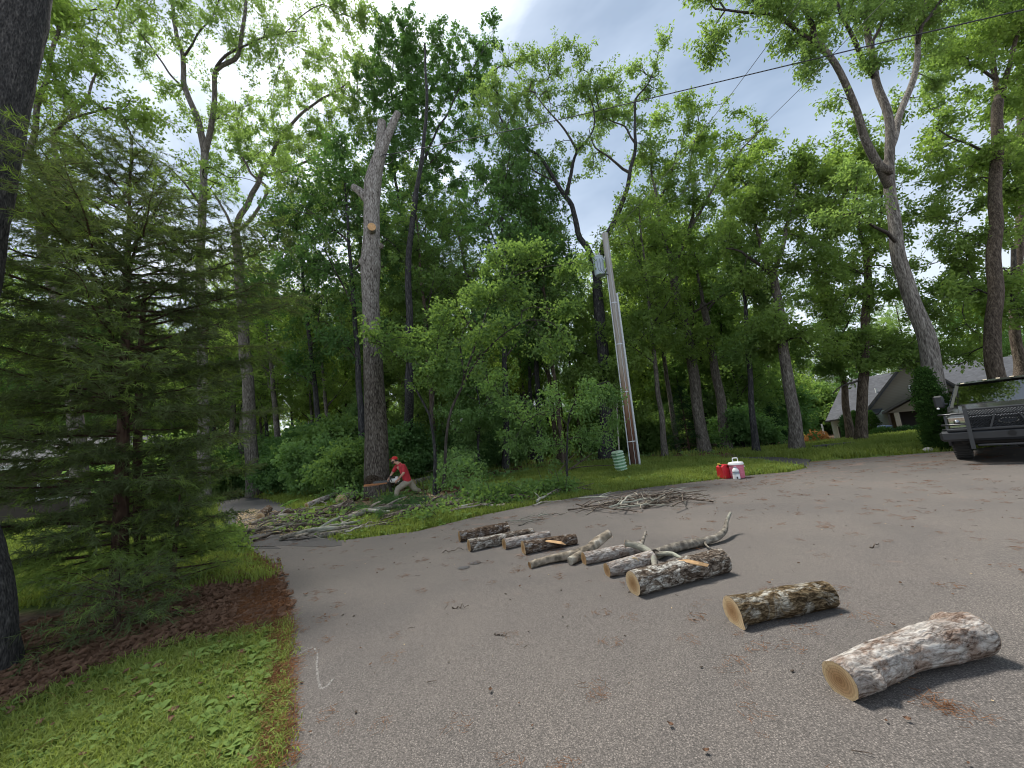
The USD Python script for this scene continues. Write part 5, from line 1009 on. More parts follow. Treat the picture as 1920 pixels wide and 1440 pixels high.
def branch(name, label, pts, rad, mat, side=(), cat_='branch', group=None, seed=0, sides=9, ends=True):
    """A crooked fallen branch: one bark mesh with forks, and its pale sawn ends."""
    r = np.random.default_rng(seed); pts = np.asarray(pts, float); th = Thing(name, label, cat_, pts[0], group); ms = []; en = []
    for p_, ra_ in [(pts, rad)] + list(side):
        q = smooth_path(p_, 0.05); rr2 = np.interp(np.linspace(0, 1, len(q)), np.linspace(0, 1, len(ra_)), ra_)
        bb = 1 + 0.12 * meshkit.fbm(np.stack(np.broadcast_arrays(np.arange(len(q))[:, None] * 0.35, np.cos(np.linspace(0, 6.28, sides, endpoint=False))[None] * 1.5, np.sin(np.linspace(0, 6.28, sides, endpoint=False))[None] * 1.5), -1).reshape(-1, 3) + seed).reshape(len(q), sides) * 2
        ms.append(tube(q, rr2, sides, True, bb)); en.append((q, rr2))
    th.part('bark', cat(ms), mat, 50, world=True)
    if ends:
        for q, rr2 in en[:1]:
            for i, j in ((0, 1), (-1, -2)):
                d = q[i] - q[j]; d /= np.linalg.norm(d)
                if rr2[i] > 0.018: th.part('cut_end', tube([q[i] + d * 0.0005, q[i] + d * 0.003], rr2[i] * 0.93, 12), WOOD, world=True)
    return th
def Z(u, v, h): p = G(u, v); return np.array([p[0], p[1], max(p[2], ROADZ) + h])
branch('branch', 'crooked pale branch with a forked upright end between the logs', [Z(994, 1068, .035), Z(1040, 1057, .05), Z(1075, 1052, .06), Z(1098, 1046, .06), Z(1122, 1036, .11), Z(1146, 1028, .17)], [.035, .04, .045, .055, .055, .045], STICK_PALE, [([Z(1098, 1046, .06), Z(1082, 1056, .05), Z(1070, 1062, .045)], [.05, .045, .04])], seed=3)
branch('branch', 'long curving lichen covered limb ending in an upturned tip', [Z(1232, 1052, .06), Z(1270, 1038, .06), Z(1310, 1028, .05), Z(1345, 1020, .06), Z(1362, 1012, .10), Z(1368, 1004, .17), Z(1377, 1000, .25)], [.05, .048, .044, .04, .035, .026, .014], STICK_GREY, [([Z(1232, 1052, .06), Z(1265, 1058, .09), Z(1290, 1075, .1)], [.026, .02, .01]), ([Z(1325, 1026, .05), Z(1330, 1034, .03), Z(1345, 1036, .01)], [.014, .01, .006])], seed=4, ends=False)
branch('branch', 'pale forked branch propped across the knotted log', [Z(1177, 1055, .2), Z(1200, 1056, .17), Z(1222, 1062, .13), Z(1226, 1082, .03)], [.034, .033, .03, .025], STICK_GREY, [([Z(1205, 1056, .16), Z(1212, 1040, .18), Z(1216, 1030, .2)], [.022, .018, .01])], seed=5)

# ------------------------------------------------------------------ brush and sticks
def crooked(a, ang, ln, r0, rng, h=0.02, arch=0.0, kink=0.24, n=8):
    d = np.array([math.cos(ang), math.sin(ang), 0.0]); s = np.array([-d[1], d[0], 0]); p = [np.array(a, float)]; off = 0
    for i in range(1, n + 1):
        t = i / n; off += rng.normal(0, kink * ln / n); q = np.array(a) + d * ln * t + s * off; q[2] = a[2] + h * 0 + arch * math.sin(t * math.pi) + rng.normal(0, 0.012); p.append(q)
    return np.array(p)
def stick_pile(region, n, lens, rads, angs, mats, label, group, seed, hmax=0.1, forks=0.6, name='stick'):
    r = np.random.default_rng(seed); P = spread_in(world_poly(region), n, seed, 0.0)
    for k in range(n):
        ln = r.uniform(*lens); r0 = r.uniform(*rads) ** 1.0; a = math.radians(r.normal(*angs)); x, y = P[k]
        zz = gz(x, y); on = paved.contains(Point(x, y)); zz = (float(terrain(x, y)) + 0.016 if on else zz) + r0 + r.random() ** 2 * hmax
        c = crooked((x - math.cos(a) * ln / 2, y - math.sin(a) * ln / 2, zz), a, ln, r0, r, arch=r.uniform(0, 0.06))
        for q in c:
            gq = gz(q[0], q[1]); q[2] = max(q[2], (max(gq, float(terrain(q[0], q[1])) + 0.013) if paved.contains(Point(q[0], q[1])) else gq) + r0 * 0.6)
        side = []
        if r.random() < forks:
            for _ in range(r.integers(1, 4)):
                i = int(r.integers(1, 7)); b_ = c[i]; a2 = a + r.choice([-1, 1]) * r.uniform(0.4, 0.9); l2 = ln * r.uniform(0.15, 0.4)
                e = b_ + np.array([math.cos(a2) * l2, math.sin(a2) * l2, r.uniform(0, 0.12)]); side.append(([b_, (b_ + e) / 2 + r.normal(0, 0.02, 3) * [1, 1, .3], e], [r0 * 0.5, r0 * 0.4, r0 * 0.2]))
        m = mats[int(r.integers(0, len(mats)))]; ms = []
        for p_, ra_ in [(c, np.linspace(r0, r0 * r.uniform(0.25, 0.7), len(c)))] + side:
            ms.append(tube(p_, np.interp(np.linspace(0, 1, len(p_)), np.linspace(0, 1, len(ra_)), ra_) * r.uniform(0.9, 1.1, len(p_)), 7))
        single(name, cat(ms), m, label, 'stick', group, smooth=50)
stick_pile([(455, 1005), (500, 985), (620, 965), (700, 985), (640, 1010), (520, 1012)], 24, (0.4, 1.6), (0.007, 0.03), (14, 30), [STICK_PALE, STICK_DARK, STICK_GREY], 'broken stick in the heap at the mouth of the dark drive', 'sticks at the mouth of the drive', 21)
stick_pile([(540, 968), (640, 948), (700, 965), (640, 985), (560, 985)], 20, (0.4, 1.5), (0.008, 0.035), (15, 36), [STICK_PALE, STICK_DARK, STICK_GREY], 'broken stick heaped left of the cut trunk', 'sticks left of the cut trunk', 22, hmax=0.2)
stick_pile([(1090, 962), (1120, 948), (1190, 935), (1300, 932), (1290, 945), (1180, 960)], 44, (0.4, 1.7), (0.004, 0.02), (8, 38), [STICK_GREY, STICK_DARK, STICK_DARK, STICK_PALE], 'thin stick in the brush heap on the asphalt before the grass', 'sticks in the brush heap', 23, hmax=0.13, forks=0.8)
stick_pile([(870, 950), (960, 930), (1080, 928), (1060, 942), (960, 955), (880, 962)], 18, (0.5, 1.6), (0.008, 0.034), (16, 26), [STICK_PALE, STICK_GREY, STICK_DARK], 'lichen pale stick lying on the grass edge beyond the log row', 'sticks on the grass edge', 24, hmax=0.12)
stick_pile([(450, 1008), (470, 975), (560, 962), (640, 960), (700, 975), (690, 1000), (560, 1014)], 34, (0.3, 1.1), (0.004, 0.016), (10, 45), [STICK_PALE, STICK_DARK, STICK_GREY, STICK_DARK], 'thin broken twig among the thicker sticks left of the trunk', 'thin twigs left of the trunk', 27, hmax=0.22, forks=0.7)
stick_pile([(690, 985), (800, 962), (900, 945), (960, 930), (900, 925), (760, 950)], 22, (0.4, 1.5), (0.006, 0.028), (18, 32), [STICK_PALE, STICK_GREY, STICK_DARK], 'stick lying on the grass below the worker and leafy boughs', 'sticks below the leafy boughs', 28, hmax=0.15, forks=0.7)
stick_pile([(960, 985), (1000, 968), (1090, 965), (1060, 985)], 5, (0.5, 1.0), (0.006, 0.014), (5, 15), [STICK_DARK, STICK_GREY], 'thin twig on the asphalt just behind the group of four logs', 'twigs behind the log group', 25, hmax=0.02)
stick_pile([(740, 1000), (800, 960), (840, 930), (760, 950), (700, 985)], 10, (0.5, 1.5), (0.01, 0.03), (25, 20), [STICK_PALE, STICK_DARK], 'loose stick on the grass in front of the worker', 'sticks in front of the worker', 26, hmax=0.08)
for k, (u, v, ln, a, lab) in enumerate([(1632, 1031, 0.17, 20, 'dark twig lying alone on the asphalt right of the long limb'), (848, 1144, 0.16, -8, 'short dark twig alone on the open asphalt'), (928, 1194, 0.1, -15, 'tiny dark twig left of centre on the open asphalt'), (830, 1040, 0.35, 12, 'thin twig left of the log group')]):
    r = np.random.default_rng(60 + k); p = G(u, v); p[2] = ROADZ + 0.012; single('twig', tube(crooked(p, math.radians(a), ln, 0.006, r, kink=0.2), np.linspace(0.007, 0.003, 9), 6), STICK_DARK, lab, 'twig')
branch('branch', 'long pale branch sloping across the grass below the cut trunk', [Z(690, 985, .05), Z(740, 972, .06), Z(780, 958, .08), Z(830, 944, .2)], [.05, .045, .04, .03], STICK_PALE, [([Z(780, 958, .08), Z(815, 960, .06), Z(850, 955, .05)], [.03, .02, .01])], seed=7)
branch('branch', 'second long grey branch nearer the road below the cut trunk', [Z(600, 1010, .04), Z(650, 1003, .05), Z(720, 990, .05), Z(790, 976, .05), Z(838, 968, .05)], [.05, .05, .045, .035, .02], STICK_GREY, [([Z(650, 1003, .05), Z(640, 985, .1), Z(632, 975, .14)], [.03, .025, .015])], seed=8)
branch('branch', 'pale forked branch on the grass left of the brush heap', [Z(874, 940, .05), Z(905, 945, .06), Z(940, 938, .07), Z(985, 925, .1), Z(1010, 915, .2)], [.055, .055, .05, .04, .02], STICK_PALE, [([Z(895, 945, .05), Z(920, 955, .05), Z(948, 953, .05)], [.05, .05, .04]), ([Z(940, 938, .07), Z(955, 925, .12), Z(985, 918, .12)], [.06, .055, .05])], seed=9)
branch('branch', 'dead twiggy branch standing up out of the grass near the pole', [Z(1008, 905, .08), Z(1040, 900, .12), Z(1065, 893, .2), Z(1090, 886, .4), Z(1116, 880, .7)], [.05, .045, .035, .025, .012], STICK_DARK, [([Z(1045, 898, .13), Z(1060, 893, .4), Z(1085, 886, .8), Z(1095, 884, .95)], [.025, .02, .014, .006]), ([Z(1065, 893, .2), Z(1060, 892, .5), Z(1050, 892, .75)], [.015, .01, .005]), ([Z(1070, 892, .25), Z(1110, 890, .3), Z(1180, 888, .28)], [.018, .014, .006]), ([Z(1090, 886, .4), Z(1095, 888, .7), Z(1092, 889, .9)], [.012, .008, .004]), ([Z(1040, 900, .12), Z(1030, 896, .3)], [.02, .01])], seed=10, ends=False)
r = np.random.default_rng(404)
HEAP = ['thick pale branch lying lowest at the mouth of the drive', 'grey branch crossing the stick heap left of the trunk', 'dark crooked branch in the middle of the stick heap', 'pale branch pointing at the dark log end', 'knobbly branch near the asphalt edge of the heap', 'grey branch resting against the trunk side logs', 'short thick branch below the notch', 'long dark branch under the evergreen bough', 'pale branch across the grass right of the bough', 'forked grey branch on the grass below the leafy heap']
for k, (u, v, ln, a) in enumerate([(475, 1004, 1.3, 12), (545, 990, 1.8, 25), (590, 978, 1.6, 2), (520, 978, 1.2, 35), (600, 1006, 1.5, 8), (640, 968, 1.5, 30), (690, 976, 1.0, -12), (720, 972, 2.2, 14), (800, 968, 1.8, 22), (860, 958, 1.7, 10)]):
    p_ = G(u, v); a_ = math.radians(a); r0 = r.uniform(0.028, 0.05); c_ = crooked((p_[0] - math.cos(a_) * ln / 2, p_[1] - math.sin(a_) * ln / 2, 0.0), a_, ln, r0, r, arch=0.08, kink=0.3)
    for q_ in c_: q_[2] = max(q_[2], 0) + gz(q_[0], q_[1]) + r0 + 0.05
    e_ = c_[4] + np.array([math.cos(a_ + 0.7) * ln * 0.3, math.sin(a_ + 0.7) * ln * 0.3, 0.15])
    branch('branch', HEAP[k], c_, [r0, r0 * 1.05, r0 * 0.9, r0 * 0.6], [STICK_PALE, STICK_GREY, STICK_DARK][k % 3], [([c_[4], (c_[4] + e_) / 2 + [0, 0, 0.03], e_], [r0 * 0.6, r0 * 0.5, r0 * 0.25])], seed=50 + k)
# sawn pieces beside the trunk
log('short log with its round cut end facing the road at the drive mouth', (487, 977), (503, 961), 0.105, 0.105, LOG_BROWN, 31, sides=30)
log('dark log lying in the heap at the drive mouth', (503, 976), (572, 964), 0.095, 0.085, LOG_BROWN, 32, sides=30)
log('log with an orange cut end left of the trunk foot', (640, 950), (664, 940), 0.16, 0.16, LOG_MOTTLED, 33, za=0.2, zb=0.2, sides=30)
log('curved bark covered log leaning behind the orange ended one', (628, 944), (655, 932), 0.13, 0.12, LOG_BROWN, 34, za=0.22, zb=0.38, sides=30)
log('thin pale log left of the trunk foot', (575, 956), (628, 944), 0.09, 0.07, LOG_WHITE, 35, za=0.12, zb=0.3, sides=30)
log('pale log in the sawdust below the notch', (612, 968), (660, 955), 0.1, 0.1, LOG_MOTTLED, 36, za=0.13, zb=0.16, sides=30)
log('white log lying behind the worker', (775, 918), (812, 908), 0.13, 0.12, LOG_WHITE, 37, za=0.25, zb=0.25, sides=30)
log('large brown log behind the worker legs', (700, 928), (745, 920), 0.2, 0.2, LOG_BROWN, 38, za=0.42, zb=0.42, sides=30)

# leafy cut boughs
def bough_heap(name, label, pix, h, n, mat, seed, leaf=0.11, wide=0.65, cat_='brush heap'):
    r = np.random.default_rng(seed); poly = world_poly(pix); P2 = spread_in(poly, n, seed, 0.0); c = np.array(poly.centroid.coords[0]); base = np.array([*c, gz(*c)])
    th = Thing(name, label, cat_, base); inr = shapely.distance(shapely.points(P2), poly.exterior); hh2 = h * np.minimum(1, inr / (0.35 * max(inr.max(), 1e-3))) * r.uniform(0.1, 1, n) ** 0.7 * (0.65 + 0.7 * (meshkit.fbm(np.column_stack([P2 * 1.5, np.zeros(n)])) + 0.3))
    P = np.column_stack([P2, base[2] + np.abs(hh2)]); D = r.normal(0, 0.6, (n, 3)) + [0.3, 0, 0.25]; D /= np.linalg.norm(D, axis=1, keepdims=True)
    th.part('foliage', leaves(P, D, r, 7, leaf, droop=0.4, wide=wide), mat, world=True, kind='stuff')
    Q = P[::5] + r.normal(0, 0.25, (len(P[::5]), 3)); Q[:, 2] = np.maximum(base[2] + 0.02, Q[:, 2] - 0.1)
    th.part('twigs', prisms(P[::5], Q, np.full(len(Q), 0.008), np.full(len(Q), 0.004)), BARK_LIMB, world=True, kind='stuff')
bough_heap('cut_boughs', 'heap of pale leafy boughs to the right of the worker', [(805, 915), (830, 890), (880, 885), (925, 905), (900, 935), (850, 950), (815, 940)], 1.0, 700, LEAF_SHRUB, 71)
bough_heap('cut_boughs', 'low scatter of leafy boughs on the grass edge', [(840, 950), (900, 935), (1000, 925), (1090, 915), (1080, 930), (960, 950), (870, 962)], 0.28, 520, LEAF_LIGHT, 72)
bough_heap('cut_boughs', 'leafy scraps on the grass strip below the worker', [(740, 985), (790, 965), (850, 945), (870, 962), (800, 985)], 0.14, 170, LEAF_OAK_OLIVE, 76, leaf=0.09)
bough_heap('cut_boughs', 'leafy scraps strewn over the stick heap at the drive mouth', [(470, 1000), (520, 975), (640, 962), (720, 965), (700, 990), (600, 1008)], 0.12, 170, LEAF_OAK_OLIVE, 75, leaf=0.09)
bough_heap('cut_boughs', 'leafy sprigs heaped at the left of the trunk foot', [(600, 948), (640, 925), (690, 925), (690, 945), (640, 955)], 0.4, 160, LEAF_SHRUB, 73)
bough_heap('cut_boughs', 'pale leafy sprigs on the verge beside the drive mouth', [(395, 1025), (430, 1000), (455, 1010), (470, 1040), (430, 1045)], 0.22, 160, WEED, 74, leaf=0.08)
# drooping dark evergreen bough
r = np.random.default_rng(8); gb = world_poly([(655, 975), (690, 950), (745, 945), (800, 955), (770, 972), (700, 985)]); gp = spread_in(gb, 42, 4, 0.0); A_, B_ = [], []
for x, y in gp:
    z0 = gz(x, y) + r.uniform(0.06, 0.22); a = r.uniform(0, 6.28)
    for _ in range(34):
        a2 = a + r.normal(0, 0.5); l = r.uniform(0.12, 0.34); s_ = np.array([x, y, z0]) + r.normal(0, 0.07, 3); m_ = s_ + [math.cos(a2) * l * .55, math.sin(a2) * l * .55, 0.03]; e_ = m_ + [math.cos(a2) * l * .45, math.sin(a2) * l * .45, -l * 0.55]
        A_ += [s_, m_]; B_ += [m_, e_]
gt = Thing('evergreen_bough', 'drooping dark green evergreen bough lying in front of the cut trunk', 'bough', (*gb.centroid.coords[0], 0))
gt.part('needles', prisms(A_, B_, np.full(len(A_), 0.005), np.full(len(A_), 0.0025), 3), LEAF_MAPLE, world=True, kind='stuff')
gt.part('stem', tube([Z(660, 975, .12), Z(720, 962, .2), Z(790, 958, .12)], [0.03, 0.025, 0.01], 7), STICK_DARK, True, world=True)

# ------------------------------------------------------------------ utility pole, cables, green cabinet
pole_wood = usdkit.material(stage, L('pole_wood'), {'tc': ('texture_coordinate', {}), 's': ('separate_xyz', {}), 'mp': ('mapping', {'scale': (30, 30, 0.8)}), 'n': ('noise_texture', {'scale': 1.0, 'detail': 6.0}), 'n2': ('noise_texture', {'scale': 1.2, 'detail': 3.0}),
    'h': ('math', {'math_type': 'multiply_add', 'value2': 1.6}), 'r': ('rgb_ramp', {'ramp': [(0.0, (0.07, 0.03, 0.018)), (0.1, (0.17, 0.08, 0.042)), (0.2, (0.3, 0.19, 0.12)), (0.3, (0.35, 0.3, 0.25)), (0.6, (0.36, 0.34, 0.31)), (1.0, (0.33, 0.32, 0.31))]}), 'z': ('map_range', {'from_min': 0.6, 'from_max': 12.0, 'clamp': True}),
    'r2': ('rgb_ramp', {'ramp': [(0.3, (0.55, 0.52, 0.5)), (0.6, (1, 1, 1))]}), 'm': ('mix', {'mix_type': 'multiply', 'fac': 0.9}), 'p': ('principled_bsdf', {'roughness': 0.9})},
    [('tc.object', 's.vector'), ('s.z', 'z.value'), ('tc.object', 'mp.vector'), ('mp.vector', 'n.vector'), ('tc.object', 'n2.vector'), ('z.result', 'r.fac'), ('n.fac', 'r2.fac'), ('r.color', 'm.color1'), ('r2.color', 'm.color2'), ('m.color', 'p.base_color')], 'p.BSDF')
STEEL = plain('galvanised_steel', (0.5, 0.52, 0.54), 0.45, metallic=0.6, vary=0.15)
PVC = plain('grey_conduit', (0.5, 0.52, 0.53), 0.5)
TANK = plain('transformer_paint', (0.36, 0.42, 0.46), 0.45)
PORC = plain('porcelain', (0.3, 0.3, 0.3), 0.25)
RUBBER = plain('black_rubber', (0.018, 0.018, 0.019), 0.7)
WIRE = plain('cable_sheath', (0.03, 0.03, 0.033), 0.6)
gp_ = G(1190, 879); gp_[2] = gz(gp_[0], gp_[1]); pt = at(1134, 438, gp_[1])
pole = Thing('utility_pole', 'weathered wooden utility pole with rust stained foot and transformer', 'utility pole', gp_)
pv_ = pt - gp_; axp = lambda t: gp_ + pv_ * t
pole.part('pole', tube([axp(t) for t in np.linspace(-0.01, 1.0, 30)], np.linspace(0.18, 0.125, 30), 24), pole_wood, True, world=True)
side_ = np.array([0.86, -0.5, 0]); sl_ = np.array([-0.86, -0.5, 0])
pole.part('conduit', tube([axp(t) + side_ * (0.18 - 0.05 * t + 0.035) for t in np.linspace(0, 0.72, 12)], 0.045, 12), PVC, True, world=True)
pole.part('conduit', tube([axp(t) + sl_ * (0.18 - 0.05 * t + 0.03) for t in np.linspace(0, 0.82, 12)], 0.022, 12), PVC, True, world=True)
pole.part('ground_wire', tube([axp(t) + np.array([0.05, -1, 0]) * (0.18 - 0.055 * t + 0.006) for t in np.linspace(0, 0.95, 12)], 0.009, 6), STEEL, True, world=True)
for t_ in (0.1, 0.3, 0.5, 0.68):
    pole.part('strap', tube([axp(t_) - [0, 0, .02], axp(t_) + [0, 0, .02]], 0.192 - 0.055 * t_, 24), STEEL, world=True)
tc_ = at(1123, 500, gp_[1] - 0.12); h_ = 0.78
tank = pole.part('transformer', move(lathe([(0, -h_ / 2), (0.19, -h_ / 2), (0.21, -h_ / 2 + 0.03), (0.21, h_ / 2 - 0.03), (0.225, h_ / 2 - 0.02), (0.225, h_ / 2 + 0.01), (0.15, h_ / 2 + 0.06), (0, h_ / 2 + 0.075)], 32), tc_), TANK, 35, world=True)
for dx in (-0.08, 0.08):
    pole.part('bushing', move(lathe([(0, 0), (0.03, 0), (0.045, 0.03), (0.028, 0.05), (0.045, 0.08), (0.028, 0.1), (0.02, 0.16), (0, 0.17)], 14), tc_ + [dx, -0.05, h_ / 2 + 0.05]), PORC, 35, world=True, parent=tank)
for k, dx in enumerate((-0.1, 0, 0.1)):
    pole.part('lead_wire', tube(smooth_path([tc_ + [dx, -0.215, 0.25], tc_ + [dx * 1.2, -0.26, 0.1], tc_ + [dx, -0.24, -0.2], axp(0.8) + [-0.1, -0.18, 0]], 0.05), 0.008, 6), WIRE, True, world=True, parent=tank)
for dz in (-0.25, 0.25):
    pole.part('bracket', hull([tc_ + [0.19, 0.0, dz - .03], tc_ + [0.19, 0.06, dz + .03], axp(0.87) + [-0.1, -0.05, dz - .03], axp(0.87) + [-0.1, 0.05, dz + .03], tc_ + [0.19, 0, dz + .03], axp(0.87) + [-0.1, -.05, dz + .03]]), STEEL, world=True, parent=tank)
# the slanting guard on the stay left of the pole
ga = Thing('guy_wire', 'slim pale guard tube on the stay left of the pole', 'stay', G(1163, 876))
ga.part('guard', tube([ga.loc, at(1158, 800, ga.loc[1]), at(1156, 745, ga.loc[1])], 0.03, 10), plain('guard_plastic', (0.38, 0.36, 0.3), 0.6), True, world=True)
def cable(name, label, pts, r, sag=0.0):
    p = np.array(pts, float); q = smooth_path(p, 0.3); t = np.linspace(0, 1, len(q)); q[:, 2] -= sag * 4 * t * (1 - t)
    single(name, tube(q, r, 7), WIRE, label, 'cable', smooth=True)
ca = at(722, 291, YT - 0.18)
cable('cable', 'thick dark service cable crossing the upper right of the view', [ca, at(1000, 235, 12.0), at(1300, 165, 10.0), at(1600, 93, 8.2), at(1920, 18, 6.6), at(2300, -70, 5.2)], 0.014)
lp_ = [ca + np.array([math.cos(a) * 0.26 - 0.02, math.sin(a) * 0.26 + 0.2, -0.02 + 0.05 * math.cos(a)]) for a in np.linspace(0, 6.28, 25)]
single('cable_loop', tube(lp_, 0.016, 7), WIRE, 'loop of cable tied round the top of the cut trunk', 'cable', smooth=True)
pw = axp(0.97)
cable('cable', 'thin wire rising steeply from the pole top, the left of two', [pw, at(1345, 210, 11.0), at(1450, 70, 9.0), at(1560, -80, 7.5)], 0.008)
cable('cable', 'thin wire rising from the pole top, the right of two', [pw + [0.1, 0, -0.1], at(1430, 236, 11.0), at(1535, 130, 9.0), at(1700, -40, 7.0)], 0.008)
# ribbed green pedestal
gc = G(1167, 890); gc[2] = gz(gc[0], gc[1])
GREEN = plain('green_plastic', (0.12, 0.26, 0.14), 0.5, vary=0.2); PALEGREEN = plain('pale_rib', (0.42, 0.55, 0.42), 0.5, vary=0.12)
ped = Thing('utility_pedestal', 'leaning green ribbed box with pale stripes on the grass by the pole foot', 'utility box', gc)
hz_ = 0.68; tilt = lambda m_: rot(rot(m_, -7, 'y'), 18, 'z')
ped.part('body', tilt(lathe([(0, 0), (0.2, 0), (0.185, 0.05), (0.195, hz_ - 0.06), (0.19, hz_), (0, hz_ + 0.02)], 8)), GREEN)
for k in range(6): ped.part('rib', tilt(lathe([(0.19, 0.06 + k * 0.105), (0.222, 0.075 + k * 0.105), (0.222, 0.105 + k * 0.105), (0.19, 0.115 + k * 0.105)], 8)), PALEGREEN)
ped.part('lid', tilt(lathe([(0, hz_ + 0.02), (0.215, hz_ - 0.005), (0.215, hz_ + 0.02), (0.17, hz_ + 0.055), (0, hz_ + 0.06)], 8)), PALEGREEN)

# ------------------------------------------------------------------ fuel can, oil jug, drinks cooler
RED = plain('red_plastic', (0.5, 0.02, 0.03), 0.35, vary=0.08); YEL = plain('yellow_plastic', (0.6, 0.42, 0.05), 0.4); WHT = plain('white_plastic', (0.72, 0.71, 0.69), 0.4, vary=0.06)
ROSE = plain('faded_red_plastic', (0.5, 0.14, 0.19), 0.4, vary=0.1); GREY_P = plain('grey_plastic', (0.28, 0.31, 0.34), 0.4); BLK = plain('black_plastic', (0.02, 0.02, 0.022), 0.45)
c = G(1362, 897); c[2] = ROADZ; can = Thing('fuel_can', 'red plastic fuel can with yellow spout standing left of the cooler', 'fuel can', c, rotz=12)
outer = [(-.16, .02), (-.15, 0), (.15, 0), (.16, .02), (.16, .27), (.05, .345), (-.09, .335), (-.16, .29)]
body = trimesh.creation.extrude_polygon(Polygon(outer).buffer(-0.015).buffer(0.015), 0.22, engine='earcut'); body.apply_transform(trimesh.transformations.rotation_matrix(math.pi / 2, [1, 0, 0])); body.apply_translation([0, 0.11, 0])
hole = trimesh.creation.extrude_polygon(Polygon([(-.02, .275), (.11, .255), (.05, .315), (-.02, .31)]).buffer(0.004), 0.4, engine='earcut'); hole.apply_transform(trimesh.transformations.rotation_matrix(math.pi / 2, [1, 0, 0])); hole.apply_translation([0, 0.2, 0])
can.part('body', from_manifold(to_manifold(body) - to_manifold(hole)), RED, 30)
for x_ in (-0.1, 0.0, 0.1): can.part('rib', box((0.012, 0.012, 0.2), (x_, -0.112, 0.13), 0.004), RED)
can.part('spout', tube([[-.115, 0, .31], [-.12, 0, .345], [-.14, -.01, .365], [-.19, -.02, .37]], [.032, .026, .02, .018], 14), YEL, True)
can.part('cap', move(lathe([(0, 0), (.037, 0), (.037, .03), (0, .03)], 16), (-.115, 0, .315)), BLK, 30)
c = G(1389, 898); c[2] = ROADZ; co = Thing('drinks_cooler', 'faded red round drinks cooler with white lid and handle', 'cooler', c + [0.03, 0.16, 0])
co.part('body', lathe([(0, 0), (.15, 0), (.158, .02), (.165, .12), (.168, .125), (.168, .14), (.163, .145), (.166, .24), (.17, .245), (.17, .26), (.165, .265), (.165, .33), (0, .33)], 28), ROSE, 30)
co.part('lid', lathe([(0, .331), (.18, .331), (.182, .35), (.165, .385), (.06, .405), (0, .405)], 28), WHT, 30)
co.part('handle', tube(smooth_path([[-.06, 0, .4], [-.065, 0, .47], [-.05, 0, .495], [.05, 0, .495], [.065, 0, .47], [.06, 0, .4]], 0.02), 0.012, 8), WHT, True)
co.part('side_grip', box((.03, .1, .03), (.185, 0, .27), 0.008), WHT)
c = G(1382, 899); c[2] = ROADZ; ju = Thing('oil_jug', 'small white and grey jug standing in front of the cooler', 'jug', c, rotz=-20)
ju.part('body', lathe([(0, 0), (.075, 0), (.082, .012), (.08, .12), (.066, .15), (.078, .17), (.074, .22), (.05, .255), (.03, .265), (0, .265)], 22), WHT, 30)
ju.part('band', lathe([(.081, .12), (.083, .125), (.07, .152), (.08, .17), (.0785, .19), (.07, .19)], 22), GREY_P, 30)
ju.part('cap', lathe([(0, .262), (.035, .262), (.035, .295), (0, .298)], 16), GREY_P, 30)
ju.part('spigot', box((.03, .06, .05), (.0, -.095, .04), 0.008), BLK)

# ------------------------------------------------------------------ the worker with the saw
def bones_mesh(bones, edge=0.02, smooth_n=6):
    """bones: lists of (point, radius); hull of each neighbouring pair, joined, refined and smoothed into one skin."""
    acc = None
    for ch in bones:
        for (p, a), (q, b) in zip(ch[:-1], ch[1:]):
            pts = []
            for c_, r_ in ((p, a), (q, b)):
                s = trimesh.creation.icosphere(2, 1.0).vertices; pts.append(np.asarray(c_) + s * (np.asarray(r_) if np.ndim(r_) else r_))
            h = to_manifold(hull(np.vstack(pts))); acc = h if acc is None else acc + h
    v, f = from_manifold(acc.refine_to_length(edge)); m = trimesh.Trimesh(v, f); trimesh.smoothing.filter_taubin(m, 0.5, -0.53, smooth_n); return np.array(m.vertices), np.array(m.faces)
SKIN = plain('skin', (0.45, 0.25, 0.17), 0.55, vary=0.1); CLOTH_RED = plain('red_cloth', (0.42, 0.025, 0.035), 0.85, vary=0.25, scale=9, bump=0.3); KHAKI = plain('khaki_cloth', (0.3, 0.26, 0.2), 0.9, vary=0.2, scale=9, bump=0.3)
CAP_RED = plain('cap_red', (0.5, 0.02, 0.02), 0.8); HAIR = plain('dark_hair', (0.025, 0.016, 0.012), 0.8); BOOT = plain('boot_leather', (0.06, 0.045, 0.035), 0.7); EYEW = plain('eye', (0.05, 0.04, 0.035), 0.3)
YP = 13.05
def pp(u, v, dy=0.0): return at(u, v, YP + dy)
fg = lambda u, v: G(u, v)
f1 = pp(741, 939, -0.32); f1[2] = 0.06; f2 = pp(786, 933, 0.3); f2[2] = 0.1
pel = pp(765, 904); hipL, hipR = pp(760, 906, -0.1), pp(768, 904, 0.1); waist = pp(761, 892); chest = pp(755, 879); shL, shR = pp(756, 873.5, -0.18), pp(744, 874, 0.17); neck = pp(748, 869); head = pp(739.5, 863, -0.02)
kneeL = pp(745, 917, -0.33); kneeR = pp(779, 918, 0.12); anL = f1 + [0.03, 0.02, 0.05]; anR = f2 + [0.02, 0, 0.06]
elL, haL = pp(757, 887, -0.27), pp(746, 899.5, -0.2); elR, haR = pp(736, 886, 0.12), pp(730.5, 896, 0.02)
